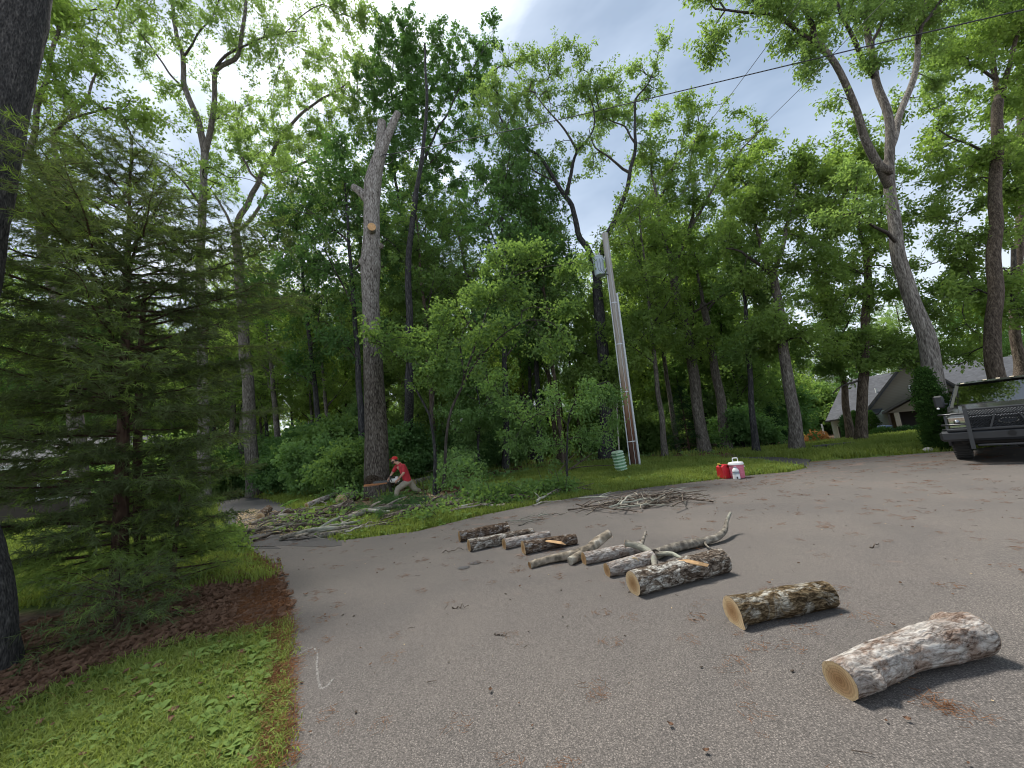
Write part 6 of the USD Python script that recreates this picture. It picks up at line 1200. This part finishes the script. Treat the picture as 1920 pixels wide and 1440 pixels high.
def hand(wrist, aim, up):
    aim = np.array(aim, float); aim /= np.linalg.norm(aim); s = np.cross(aim, up); s /= np.linalg.norm(s); u = np.cross(s, aim)
    ch = [[(wrist, 0.027), (wrist + aim * 0.04, (0.032)), (wrist + aim * 0.085, 0.03)]]
    for i, l in enumerate((0.062, 0.072, 0.068, 0.052)):
        b = wrist + aim * 0.085 + s * (i - 1.5) * 0.02; k = b + aim * l * 0.5 - u * 0.008; t = k + aim * l * 0.15 - u * l * 0.5
        ch.append([(b, 0.0095), (k, 0.0088), (t, 0.0075)])
    tb_ = wrist + aim * 0.03 - s * 0.03; ch.append([(tb_, 0.011), (tb_ - s * 0.03 + aim * 0.03 - u * 0.01, 0.01), (tb_ - s * 0.02 + aim * 0.055 - u * 0.03, 0.0085)]); return ch
def toward(a, b): d = b - a; return d / np.linalg.norm(d)
body = [[(head + [0, 0, .03], (.095, .078, .1)), (head + [-.01, 0, -.045], (.075, .062, .07))], [(head + [.03, 0, -.06], .055), (neck, .06), (chest, .12)], [(chest, .12), (waist, .115), (pel, .12)],
        [(chest, .1), (shL, .06), (elL, .042), (haL, .029)], [(chest, .1), (shR, .06), (elR, .042), (haR, .029)], [(hipL, .1), (kneeL, .06), (anL, .042)], [(hipR, .1), (kneeR, .06), (anR, .042)],
        [(head + [-.085, 0, 0.0], .017), (head + [-.108, 0, -.02], .014)]] + hand(haL, toward(elL, haL) + np.array([-.3, 0, 0]), np.array([0, -.5, 1.])) + hand(haR, toward(elR, haR) + np.array([-.2, -.2, 0]), np.array([0, .3, 1.]))
worker = Thing('person', 'person in red cap, red t-shirt and khaki trousers bending to saw the trunk', 'person', [pel[0], pel[1], 0])
worker.part('body', bones_mesh(body, 0.03, 3), SKIN, True, world=True)
worker.part('shirt', bones_mesh([[(chest + [0, 0, .02], (.13, .17, .12)), (waist, (.13, .17, .12)), (pel + [-.02, 0, .02], (.14, .18, .09))], [(chest + [.0, -.06, .03], .11), (shL, .078), (shL + (elL - shL) * .75, .066)], [(chest + [0, .06, .03], .11), (shR, .078), (shR + (elR - shR) * .75, .066)], [(neck + [0.01, 0, -.02], .075), (chest, .1)]], 0.03, 5), CLOTH_RED, True, world=True)
worker.part('trousers', bones_mesh([[(pel, (.135, .17, .1)), (hipL, .115), (kneeL, .085), (anL + [0, 0, .02], .072)], [(pel, (.135, .17, .1)), (hipR, .115), (kneeR, .085), (anR + [0, 0, .02], .072)]], 0.03, 5), KHAKI, True, world=True)
for a, f_ in ((anL, f1), (anR, f2)): worker.part('boot', bones_mesh([[(a + [0, 0, -.01], .058), (np.array([a[0] + .02, a[1], f_[2] - .015]), .05), (np.array([a[0] - .16, a[1] - .02, f_[2] - .02]), .042)]], 0.03, 4), BOOT, True, world=True)
worker.part('cap', bones_mesh([[(head + [.012, 0, .06], (.1, .085, .075)), (head + [0.005, 0, .085], (.09, .08, .05))], [(head + [-.07, 0, .062], (.03, .06, .012)), (head + [-.155, 0, .045], (.02, .05, .01))]], 0.025, 2), CAP_RED, True, world=True)
worker.part('beard', bones_mesh([[(head + [-.03, -.045, -.045], .036), (head + [-.065, 0, -.085], .042), (head + [-.03, .045, -.045], .036)], [(head + [.035, -.05, .0], .035), (head + [.06, 0, -.02], .05), (head + [.035, .05, .0], .035)]], 0.025, 3), HAIR, True, world=True)
for sy in (-.032, .032): worker.part('eye', move(trimesh.creation.icosphere(1, .011), head + [-.088, sy, .018]), EYEW, True, world=True)
for sy in (-.078, .078): worker.part('ear', move(trimesh.creation.icosphere(2, .022), head + [.015, sy, .0]), SKIN, True, world=True)
SAW = plain('saw_casing', (0.62, 0.6, 0.56), 0.5, vary=0.12); SAWD = plain('saw_metal', (0.1, 0.1, 0.1), 0.4, metallic=0.7)
sc_ = pp(741, 900.5, -0.1); cs_ = Thing('chainsaw', 'pale cased chainsaw held with its bar in the trunk', 'chainsaw', sc_)
cs_.part('casing', cat([box((.3, .16, .13), (0, 0, 0), .03), box((.14, .2, .1), (-.06, 0, .0), .03), box((.1, .12, .07), (.06, 0, .085), .02)]), SAW, world=False)
cs_.part('rear_handle', tube(smooth_path([[.13, 0, .03], [.24, 0, .07], [.27, 0, .01], [.22, 0, -.05], [.13, 0, -.05]], .02), .016, 8), BLK, True)
cs_.part('front_handle', tube(smooth_path([[-.08, -.1, -.02], [-.1, -.13, .06], [-.11, -.06, .15], [-.11, .06, .15], [-.1, .12, .05]], .02), .013, 8), BLK, True)
cs_.part('hand_guard', box((.015, .2, .09), (-.15, 0, .11), .006), BLK)
cs_.part('guide_bar', box((.62, .008, .075), (-.44, .06, -.01), .0), SAWD)

# ------------------------------------------------------------------ pickup truck
PAINT = usdkit.material(stage, L('truck_paint'), {'tc': ('texture_coordinate', {}), 'n': ('noise_texture', {'scale': 3.0, 'detail': 5.0}), 'r': ('rgb_ramp', {'ramp': [(0.3, (0.016, 0.017, 0.015)), (0.7, (0.028, 0.03, 0.026))]}), 'p': ('principled_bsdf', {'roughness': 0.35, 'metallic': 0.0, 'coat_weight': 0.9, 'coat_roughness': 0.06})},
    [('tc.object', 'n.vector'), ('n.fac', 'r.fac'), ('r.color', 'p.base_color')], 'p.BSDF')
GUARD = plain('guard_powder_coat', (0.018, 0.019, 0.021), 0.3, metallic=0.0, vary=0.15, scale=5); CHROME = plain('chrome', (0.6, 0.6, 0.6), 0.15, metallic=1.0, vary=0.05); RIM = plain('rim_metal', (0.3, 0.3, 0.31), 0.35, metallic=0.9); TYRE = plain('tyre_rubber', (0.022, 0.021, 0.02), 0.85, vary=0.3, scale=20)
UNDER = plain('underbody', (0.02, 0.019, 0.018), 0.9); SEAT = plain('seat_cloth', (0.06, 0.055, 0.05), 0.9); AMBER = plain('marker_lens', (0.5, 0.42, 0.3), 0.2)
def pane(name, tint): return usdkit.material(stage, L(name), {'f': ('fresnel', {'IOR': 2.5}), 't': ('transparent_bsdf', {'color': tint}), 'g': ('glossy_bsdf', {'color': (1, 1, 1), 'roughness': 0.02}), 'm': ('mix_closure', {})}, [('f.fac', 'm.fac'), ('t.BSDF', 'm.closure1'), ('g.BSDF', 'm.closure2')], 'm.closure')
GLASS = pane('window_glass', (0.55, 0.6, 0.58)); LENS = pane('lamp_lens', (0.85, 0.85, 0.85))
ft = G(1811, 861); ft[2] = float(terrain(ft[0], ft[1])) + ROADZ
TH = math.radians(-52.0); RM = np.array([[math.cos(TH), -math.sin(TH), 0], [math.sin(TH), math.cos(TH), 0], [0, 0, 1]])
TS = 0.93
org = ft - RM @ np.array([-0.86, 1.05, 0]) * TS
truck = Thing('pickup_truck', 'dark pickup truck with black grille guard parked at the right edge', 'pickup truck', org, rotz=math.degrees(TH))
UsdGeom.Xformable(truck.prim).AddScaleOp().Set(Gf.Vec3f(TS, TS, TS))
def mir(pts): p = np.asarray(pts, float); return np.vstack([p, p * [-1, 1, 1]])
bodyparts = [hull(mir([(.92, .05, .66), (1.0, .35, .62), (1.0, 1.5, .62), (.9, .03, 1.08), (.99, .35, 1.1), (1.0, 1.5, 1.18), (.8, .1, 1.17), (.84, 1.5, 1.3)])),
             hull(mir([(.72, .08, 1.15), (.7, .14, 1.215), (.78, 1.45, 1.33), (.6, .16, 1.235), (.6, 1.45, 1.36)])),
             hull(mir([(1.0, 1.5, .55), (1.0, 4.02, .55), (1.01, 1.5, 1.0), (1.01, 4.02, 1.0), (.97, 1.5, 1.32), (.97, 4.02, 1.32)]))]
truck.part('body', cat(bodyparts), PAINT, 35)
truck.part('bed', cat([hull(mir([(1.0, 4.06, .6), (1.0, 6.2, .6), (1.01, 4.06, 1.0), (1.01, 6.2, 1.0), (.97, 4.06, 1.34), (.97, 6.2, 1.34)]))]), PAINT, 35)
truck.part('roof', hull(mir([(.72, 2.0, 1.9), (.78, 2.1, 1.86), (.78, 3.75, 1.86), (.7, 2.2, 1.95), (.7, 3.6, 1.96)])), PAINT, 35)
def bar(a, b, w, d): a, b = np.array(a, float), np.array(b, float); return hull([a + o for o in ([-w, -d, 0], [w, -d, 0], [w, d, 0], [-w, d, 0])] + [b + o for o in ([-w, -d, 0], [w, -d, 0], [w, d, 0], [-w, d, 0])])
for s in (-1, 1):
    truck.part('pillar', bar((s * .88, 1.42, 1.3), (s * .72, 2.08, 1.89), .035, .045), PAINT); truck.part('pillar', bar((s * .95, 2.75, 1.3), (s * .775, 2.8, 1.89), .02, .06), PAINT); truck.part('pillar', bar((s * .95, 3.95, 1.3), (s * .76, 3.7, 1.89), .03, .08), PAINT)
    truck.part('side_window', plate((s * .945, 1.6, 1.32), (s * .945, 3.9, 1.32), (s * .77, 3.66, 1.87), (s * .77, 2.15, 1.87), .006), GLASS)
wsh = truck.part('windshield', plate((-.85, 1.4, 1.335), (.85, 1.4, 1.335), (.7, 2.04, 1.88), (-.7, 2.04, 1.88), .006), GLASS)
truck.part('wiper', tube([[-.75, 1.39, 1.345], [-.1, 1.42, 1.375]], .009, 6), BLK, parent=wsh); truck.part('wiper', tube([[.05, 1.39, 1.345], [.7, 1.42, 1.375]], .009, 6), BLK, parent=wsh)
truck.part('rear_window', plate((-.85, 3.97, 1.35), (.85, 3.97, 1.35), (.7, 3.74, 1.86), (-.7, 3.74, 1.86), .006), GLASS)
truck.part('dashboard', box((1.7, .5, .1), (0, 1.75, 1.3), .03), BLK)
for s in (-.42, .42):
    st = truck.part('seat', cat([box((.5, .16, .6), (s, 2.75, 1.4), .05), box((.5, .5, .15), (s, 2.5, 1.05), .05)]), SEAT); truck.part('headrest', box((.26, .1, .2), (s, 2.78, 1.78), .04), SEAT, parent=st)
    w_ = 0
truck.part('steering_wheel', tube([[.42 + .18 * math.cos(a), 2.02 + .08 * math.sin(a), 1.42 + .16 * math.sin(a)] for a in np.linspace(0, 6.28, 24)], .014, 7), BLK, True)
for k, x_ in enumerate((-.62, -.22, 0, .22, .62)): truck.part('marker_lamp', hull(np.array([[x_ + a * .035, 2.06 + b * .045 + (c_ > 0) * .02, 1.905 + c_ * .026 + (.03 if abs(x_) < .3 else 0)] for a in (-1, 1) for b in (-1, 1) for c_ in (0, 1)])), AMBER)
def wheel(x_, y_):
    r_, w2 = .405, .145; prof = [(.23, -w2), (.36, -w2), (.395, -w2 + .03), (r_, -w2 + .06), (r_, w2 - .06), (.395, w2 - .03), (.36, w2), (.23, w2)]
    ty = rot(lathe(prof + [prof[0]], 40), 90, 'y'); p_ = truck.part('wheel', move(ty, (x_, y_, .405)), TYRE, 30)
    for k in range(36):
        a = k * 2 * math.pi / 36; 
    tread = cat([move(rot(box((.27, .035, .018), (0, 0, r_ + .004)), 10.0 * k, 'x'), (x_, y_, .405)) for k in range(36)])
    truck.part('tread', tread, TYRE, parent=p_, kind='stuff')
    truck.part('rim', move(rot(lathe([(0, -.05), (.06, -.07), (.09, -.03), (.2, -.06), (.235, -.12), (.235, .12), (.2, .06), (.09, .03), (.06, .07), (0, .05)], 24), 90, 'y'), (x_, y_, .405)), RIM, 35, parent=p_)
for x_ in (-.86, .86):
    for y_ in (1.05, 4.95): wheel(x_, y_)
    for y_ in (1.05, 4.95):
        arc = [(x_ / .86 * 1.0, y_ + .53 * math.cos(a), .43 + .53 * math.sin(a)) for a in np.linspace(-.1, math.pi + .1, 18)]; truck.part('wheel_arch', tube(arc, .035, 6), BLK, True)
    truck.part('wheel_well', box((.3, 1.0, .5), (x_, 1.05, .62), .05), UNDER)
    mm = truck.part('mirror', box((.2, .1, .34), (x_ / .86 * 1.1, 1.62, 1.48), .04), BLK); truck.part('mirror_arm', tube([[x_ / .86 * .95, 1.62, 1.4], [x_ / .86 * 1.04, 1.62, 1.42]], .025, 8), BLK, True, parent=mm); truck.part('marker_lamp', move(trimesh.creation.icosphere(2, .03), (x_ / .86 * 1.14, 1.56, 1.3)), WHT, True, parent=mm)
    hl = truck.part('headlight', box((.3, .05, .33), (x_ / .86 * .77, .035, .92), .015), CHROME); truck.part('lens', box((.29, .012, .32), (x_ / .86 * .77, -.0, .92), .004), LENS, parent=hl); truck.part('bulb', move(trimesh.creation.icosphere(2, .055), (x_ / .86 * .77, .0, .97)), CHROME, True, parent=hl)
gr = truck.part('grille', box((1.18, .06, .36), (0, .02, .95), .01), BLK)
for z_ in (.83, .91, .99, 1.07): truck.part('grille_bar', box((1.14, .03, .035), (0, -.022, z_), .008), UNDER if z_ < 1 else RIM, parent=gr)
em = trimesh.creation.cylinder(1.0, .02, sections=32); em.apply_scale([.15, .06, 1]); em.apply_transform(trimesh.transformations.rotation_matrix(math.pi / 2, [1, 0, 0])); em.apply_translation([0, -.05, .95])
truck.part('emblem', em, CHROME, 30, parent=gr)
em2 = em.copy(); em2.apply_translation([0, 0, -.95]); em2.apply_scale([.88, 1, .82]); em2.apply_translation([0, -.012, .95]); truck.part('emblem_face', em2, plain('emblem_dark', (.03, .035, .05), .3), 30, parent=gr)
gd = truck.part('grille_guard', cat([box((2.16, .26, .24), (0, -.2, .66), .05), box((1.9, .05, .06), (0, -.3, .80), .015)]), GUARD, 35)
for s in (-1, 1):
    truck.part('upright', bar((s * .6, -.34, .36), (s * .58, -.3, 1.27), .035, .04), GUARD, parent=gd); truck.part('brace', bar((s * .14, -.29, 1.2), (s * .27, -.3, .83), .016, .016), GUARD, parent=gd)
    truck.part('side_upright', bar((s * .93, -.2, .78), (s * .93, -.16, 1.14), .018, .02), GUARD, parent=gd)
    for z_ in (.92, .81): truck.part('side_rail', tube([[s * .6, -.3, z_], [s * .85, -.27, z_], [s * 1.02, -.12, z_]], .02, 8), GUARD, True, parent=gd)
    truck.part('top_wing', tube([[s * .6, -.28, 1.17], [s * .9, -.24, 1.17], [s * 1.03, -.1, 1.17]], .022, 8), GUARD, True, parent=gd)
truck.part('top_rail', box((1.24, .16, .05), (0, -.24, 1.25), .015), GUARD, parent=gd); truck.part('lower_rail', box((1.06, .04, .045), (0, -.34, .44), .012), GUARD, parent=gd)
ms_a, ms_b = [], []
for k in range(-30, 31):
    for sg in (-1, 1):
        x0 = k * .045; pts_ = [(x0 + sg * (z_ - .83), z_) for z_ in np.linspace(.83, 1.22, 40)]; pts_ = [q for q in pts_ if abs(q[0]) < .56]
        if len(pts_) > 1: ms_a.append((pts_[0][0], -.285, pts_[0][1])); ms_b.append((pts_[-1][0], -.285, pts_[-1][1]))
truck.part('mesh_screen', prisms(ms_a, ms_b, np.full(len(ms_a), .006), np.full(len(ms_a), .006), 4), GUARD, parent=gd, kind='stuff')
truck.part('tow_hole', move(rot(lathe([(0, 0), (.06, 0), (.06, .02), (0, .02)], 20), 90, 'x'), (0, -.325, .68)), UNDER, 30, parent=gd)
truck.part('undercarriage', cat([box((.8, 5.4, .14), (0, 3.2, .48), .02), box((1.5, .12, .12), (0, 1.05, .4), .03), box((.3, .3, .26), (.12, 1.05, .38), .08), box((1.6, .5, .2), (0, .3, .55), .04), box((1.5, .12, .12), (0, 4.95, .4), .03)]), UNDER)
truck.part('tail_lamp', box((.12, .03, .3), (.9, 6.215, 1.1), .01), RED); truck.part('tail_lamp', box((.12, .03, .3), (-.9, 6.215, 1.1), .01), RED)

# ------------------------------------------------------------------ grey roofed house on the right
SIDING = usdkit.material(stage, L('tan_siding'), {'tc': ('texture_coordinate', {}), 's': ('separate_xyz', {}), 'f': ('math', {'math_type': 'multiply', 'value2': 7.0}), 'fr': ('math', {'math_type': 'fraction'}), 'r': ('rgb_ramp', {'ramp': [(0.0, (0.09, 0.08, 0.06)), (0.12, (0.155, 0.14, 0.108)), (1.0, (0.175, 0.158, 0.125))]}), 'p': ('principled_bsdf', {'roughness': 0.8})},
    [('tc.object', 's.vector'), ('s.z', 'f.value1'), ('f.value', 'fr.value1'), ('fr.value', 'r.fac'), ('r.color', 'p.base_color')], 'p.BSDF')
ROOF = usdkit.material(stage, L('roof_shingle'), {'tc': ('texture_coordinate', {}), 'b': ('brick_texture', {'scale': 3.0, 'color1': (0.038, 0.041, 0.047), 'color2': (0.062, 0.065, 0.073), 'mortar': (0.03, 0.03, 0.035), 'mortar_size': 0.012}), 'n': ('noise_texture', {'scale': 2.0, 'detail': 6.0}), 'm': ('mix', {'mix_type': 'overlay', 'fac': 0.6}), 'p': ('principled_bsdf', {'roughness': 0.85})},
    [('tc.object', 'b.vector'), ('tc.object', 'n.vector'), ('b.color', 'm.color1'), ('n.fac', 'm.color2'), ('m.color', 'p.base_color')], 'p.BSDF')
WALLW = plain('pale_green_wall', (0.42, 0.48, 0.43), 0.8, vary=0.08); TRIM = plain('white_trim', (0.62, 0.62, 0.6), 0.6, vary=0.05); FASCIA = plain('dark_fascia', (0.05, 0.045, 0.04), 0.7); DARKIN = plain('dark_interior', (0.03, 0.028, 0.026), 0.9); STUCCO = plain('tan_pillar', (0.33, 0.3, 0.24), 0.8)
HC = np.array([35.0, 36.0, 0.0]); hn = HC / np.linalg.norm(HC); hs = np.array([hn[1], -hn[0], 0]); hyaw = math.degrees(math.atan2(hs[1], hs[0])); Z0 = -1.9
hb = np.array([HC[0], HC[1], Z0]); hz0 = lambda z: z - Z0
house = Thing('house', 'grey roofed house with a front gable and open dark garage', 'house', hb, rotz=hyaw)
def q(s, d, z): return (s, d, hz0(z))
ap = (1.6, 5.3)
def gable(name, s0, s1, z0, apex, d0, t, mat): return house.part(name, hull([q(s0, d0, Z0), q(s1, d0, Z0), q(s0, d0, z0), q(s1, d0, z0), q(apex[0], d0, apex[1]), q(s0, d0 + t, Z0), q(s1, d0 + t, Z0), q(s0, d0 + t, z0), q(s1, d0 + t, z0), q(apex[0], d0 + t, apex[1])]), mat)
gable('gable_wall', -1.7, 4.9, 1.15, ap, 0.8, 0.2, SIDING)
rf = house.part('roof', plate(q(-2.1, 0.3, 0.9), q(-2.1, 6, 0.9), q(1.6, 6, 5.45), q(1.6, 0.3, 5.45), -0.12), ROOF, label='left slope of the front gable')
house.part('roof', plate(q(5.3, 6, 0.9), q(5.3, 0.3, 0.9), q(1.6, 0.3, 5.45), q(1.6, 6, 5.45), -0.12), ROOF, label='right slope of the front gable')
for s0 in (-2.1, 5.3): house.part('fascia', hull([q(s0, .24, .86), q(s0, .24, 1.08), q(1.6, .24, 5.4), q(1.6, .24, 5.62), q(s0, .3, .86), q(s0, .3, 1.08), q(1.6, .3, 5.4), q(1.6, .3, 5.62)]), FASCIA)
wd = house.part('window', box((.62, .06, .56), q(1.55, .78, 2.75), .0), TRIM); house.part('pane', box((.48, .04, .42), q(1.55, .745, 2.75)), DARKIN, parent=wd)
# lower garage gable
g1 = house.part('garage_roof', plate(q(-.9, -2.2, .75), q(-.9, .8, .75), q(2.5, .8, 2.65), q(2.5, -2.2, 2.65), -0.1), ROOF, label='left slope of the garage roof'); house.part('garage_roof', plate(q(5.9, .8, .75), q(5.9, -2.2, .75), q(2.5, -2.2, 2.65), q(2.5, .8, 2.65), -0.1), ROOF, label='right slope of the garage roof')
for s0 in (-.9, 5.9): house.part('fascia', hull([q(s0, -2.26, .68), q(s0, -2.26, .88), q(2.5, -2.26, 2.58), q(2.5, -2.26, 2.78), q(s0, -2.2, .68), q(s0, -2.2, .88), q(2.5, -2.2, 2.58), q(2.5, -2.2, 2.78)]), FASCIA)
house.part('garage_wall', cat([hull([q(-.5, -1.6, .72), q(5.5, -1.6, .72), q(2.5, -1.6, 2.4), q(-.5, -1.4, .72), q(5.5, -1.4, .72), q(2.5, -1.4, 2.4), q(-.4, -1.6, .75), q(5.4, -1.4, .75)]), box((1.2, .2, 2.62), q(4.9, -1.5, -.6))]), SIDING)
house.part('pillar', box((.34, .3, 2.6), q(0.02, -1.5, -.6), .02), STUCCO); house.part('post', box((.16, .16, 2.6), q(-.5, -1.5, -.6), .01), FASCIA)
house.part('garage_interior', cat([box((4.2, .1, 2.6), q(2.2, .7, -.6)), box((.1, 2.2, 2.6), q(.2, -.4, -.6)), box((4.2, 2.2, .08), q(2.2, -.4, .72))]), DARKIN)
house.part('wall', box((1.3, .15, 2.9), q(-1.2, .75, -.45)), WALLW)
house.part('wall', box((3.1, .2, 2.5), q(-3.3, .9, -.65)), WALLW)
wn = house.part('window', box((1.1, .06, .7), q(-2.35, .78, .25)), FASCIA); house.part('pane', box((.95, .03, .55), q(-2.35, .74, .25)), DARKIN, parent=wn)
wn = house.part('window', box((.5, .06, 1.6), q(-4.2, .78, -.9)), TRIM); house.part('pane', box((.36, .03, 1.4), q(-4.2, .74, -.9)), DARKIN, parent=wn)
house.part('main_roof', plate(q(-5.2, .2, .45), q(-1.2, .2, .75), q(2.2, 5.5, 4.75), q(-3.4, 5.5, 4.55), .12), ROOF, label='large grey slope left of the gable')
house.part('gutter', hull([q(-5.2, .14, .34), q(-5.2, .14, .48), q(-2.0, .14, .62), q(-2.0, .14, .74), q(-5.2, .2, .34), q(-2.0, .2, .74)]), FASCIA)
house.part('main_roof', plate(q(4.4, 1.2, 1.5), q(14, 1.2, 1.5), q(14, 6.5, 4.5), q(2.6, 6.5, 4.9), .12), ROOF, label='large grey slope right of the gable')
house.part('wall', box((9.0, .2, 3.3), q(9.6, 1.6, -.25)), SIDING); house.part('wall', box((17, .2, 3.0), q(4.5, 9.0, -.4)), SIDING); house.part('vent_pipe', tube([q(-1.0, 3.0, 2.7), q(-1.0, 3.0, 3.25)], .08, 10), TRIM)
house.part('porch_post', box((.14, .14, 2.1), q(-5.55, .2, -.85)), TRIM)
def hw(s, d, z=None): p = hb + hs * s + hn * d; return np.array([p[0], p[1], gz(p[0], p[1]) if z is None else z])
BIN = plain('bin_blue', (0.03, 0.05, 0.09), 0.5); p_ = hw(-.9, -2.6); bn = Thing('rubbish_bin', 'dark blue rubbish bin beside the garage pillar', 'bin', p_)
bn.part('body', hull([(-.26, -.28, 0), (.26, -.28, 0), (.26, .28, 0), (-.26, .28, 0), (-.32, -.36, .95), (.32, -.36, .95), (.32, .36, .95), (-.32, .36, .95)]), BIN); bn.part('lid', hull([(-.34, -.38, .955), (.34, -.38, .955), (.34, .38, .955), (-.34, .38, .955), (-.3, -.3, 1.05), (.3, -.3, 1.05), (.3, .38, 1.08), (-.3, .38, 1.08)]), BIN)
for k, (s, d, h, r_, mat, lab) in enumerate([(-1.75, -.4, 2.5, .5, CEDAR, 'cone shaped evergreen against the pale wall left of the garage'), (-2.9, 0, 2.7, .42, CEDAR, 'taller narrow evergreen left of the dark window'), (-3.7, 0, 2.4, .42, NEEDLE_DARK, 'narrow dark evergreen at the left end of the house front')]): column('evergreen_shrub', lab, hw(s, d), h, r_, mat, 90 + k, n=900, leaf=.16)
for k, (s, d, h, r_, mat, lab) in enumerate([(-1.0, -4.2, .85, 1.0, CEDAR, 'rounded green shrub below the garage pillar'), (.3, -4.6, .7, .95, NEEDLE_DARK, 'low dark shrub in front of the garage'), (1.6, -4.6, .75, 1.0, NEEDLE_DARK, 'low dark shrub nearer the great oak'), (-6.0, -2.0, 1.25, 1.2, LEAF_ORANGE, 'orange leaved shrub left of the grey house'), (-7.6, -1.0, 1.0, 1.2, LEAF_LIGHT, 'yellow green shrub beside the orange one')]):
    r = np.random.default_rng(120 + k); n = 700; v = r.normal(size=(n, 3)); v /= np.linalg.norm(v, axis=1, keepdims=True); v[:, 2] = np.abs(v[:, 2]); P = v * r.uniform(.6, 1, (n, 1)) * [r_, r_, h]; sb = Thing('shrub', lab, 'shrub', hw(s, d)); sb.part('foliage', leaves(P + [0, 0, .05], v, r, 6, .14, droop=.1, spread=.1), mat, kind='stuff'); sb.part('stem', tube([[0, 0, -.05], [0.03, 0, h * .7]], .04, 6), BARK_BROWN)
stone = plain('edging_stone', (0.4, 0.38, 0.35), 0.85, vary=0.2)
for k, (u, v, s) in enumerate([(1742, 847, .1), (1757, 843, .13), (1764, 842, .1), (1772, 841, .12)]):
    p_ = G(u, v); r = np.random.default_rng(k); m_ = trimesh.creation.icosphere(2, s); m_.vertices = m_.vertices * [1.3, 1, .7] * (1 + .25 * meshkit.fbm(m_.vertices * 8 + k))[:, None] + [p_[0], p_[1], gz(p_[0], p_[1]) + s * .4]
    single('stone', m_, stone, ['flat pale stone on the lawn edge left of the columnar evergreen', 'pale stone at the foot of the columnar evergreen', 'small stone between the evergreen and the truck wheel', 'rounded stone nearest the truck wheel'][k], 'stone', smooth=50)
sl_ = G(1535, 846); single('plank', box((1.5, .2, .08), (sl_[0] + .6, sl_[1], gz(sl_[0], sl_[1]) + .12), .01), FASCIA, 'dark low plank lying on the lawn right of the straight oak', 'plank')

# ------------------------------------------------------------------ low brown house glimpsed behind the pine
LH = np.array([-24.0, 21.0, 0]); ln_ = LH / np.linalg.norm(LH); ls = np.array([ln_[1], -ln_[0], 0])
lh = Thing('house', 'low brown house with white fascia glimpsed through the pine at far left', 'house', [LH[0], LH[1], 0], rotz=math.degrees(math.atan2(ls[1], ls[0])))
BROWN = plain('brown_siding', (0.055, 0.042, 0.032), 0.8, vary=0.15)
lh.part('wall', box((8.8, .2, 2.9), (-1.0, 0, 1.35)), BROWN); lh.part('wall', box((8.8, .2, 2.9), (-1.0, 6.5, 1.35)), BROWN); lh.part('wall', box((.2, 6.3, 2.9), (-5.4, 3.25, 1.35)), BROWN); lh.part('wall', box((.2, 6.3, 2.9), (3.4, 3.25, 1.35)), BROWN)
lh.part('roof', plate((-6, -.8, 2.75), (4, -.8, 2.75), (4, 3.3, 4.4), (-6, 3.3, 4.4), .12), ROOF); lh.part('roof', plate((4, 7.4, 2.75), (-6, 7.4, 2.75), (-6, 3.3, 4.4), (4, 3.3, 4.4), .12), ROOF); lh.part('fascia', box((10, .06, .2), (-1, -.84, 2.72)), TRIM)
TAUPE = plain('taupe_panel', (0.13, 0.12, 0.1), 0.8)
dn = lh.part('garage_door', box((2.2, .06, 2.1), (1.9, -.13, 1.05)), TAUPE)
for z_ in (.55, 1.05, 1.55): lh.part('panel', box((2.1, .03, .44), (1.9, -.175, z_ - .02), .01), TAUPE, parent=dn)
for x_ in (-3.2, -.6): wn = lh.part('window', box((1.5, .06, 1.1), (x_, -.13, 1.5)), TRIM); lh.part('pane', box((1.3, .03, .9), (x_, -.165, 1.5)), DARKIN, parent=wn)
for x_, h in ((.55, 2.6), (3.2, 2.6)): lh.part('post', box((.14, .14, h), (x_, -.75, h / 2)), TRIM)
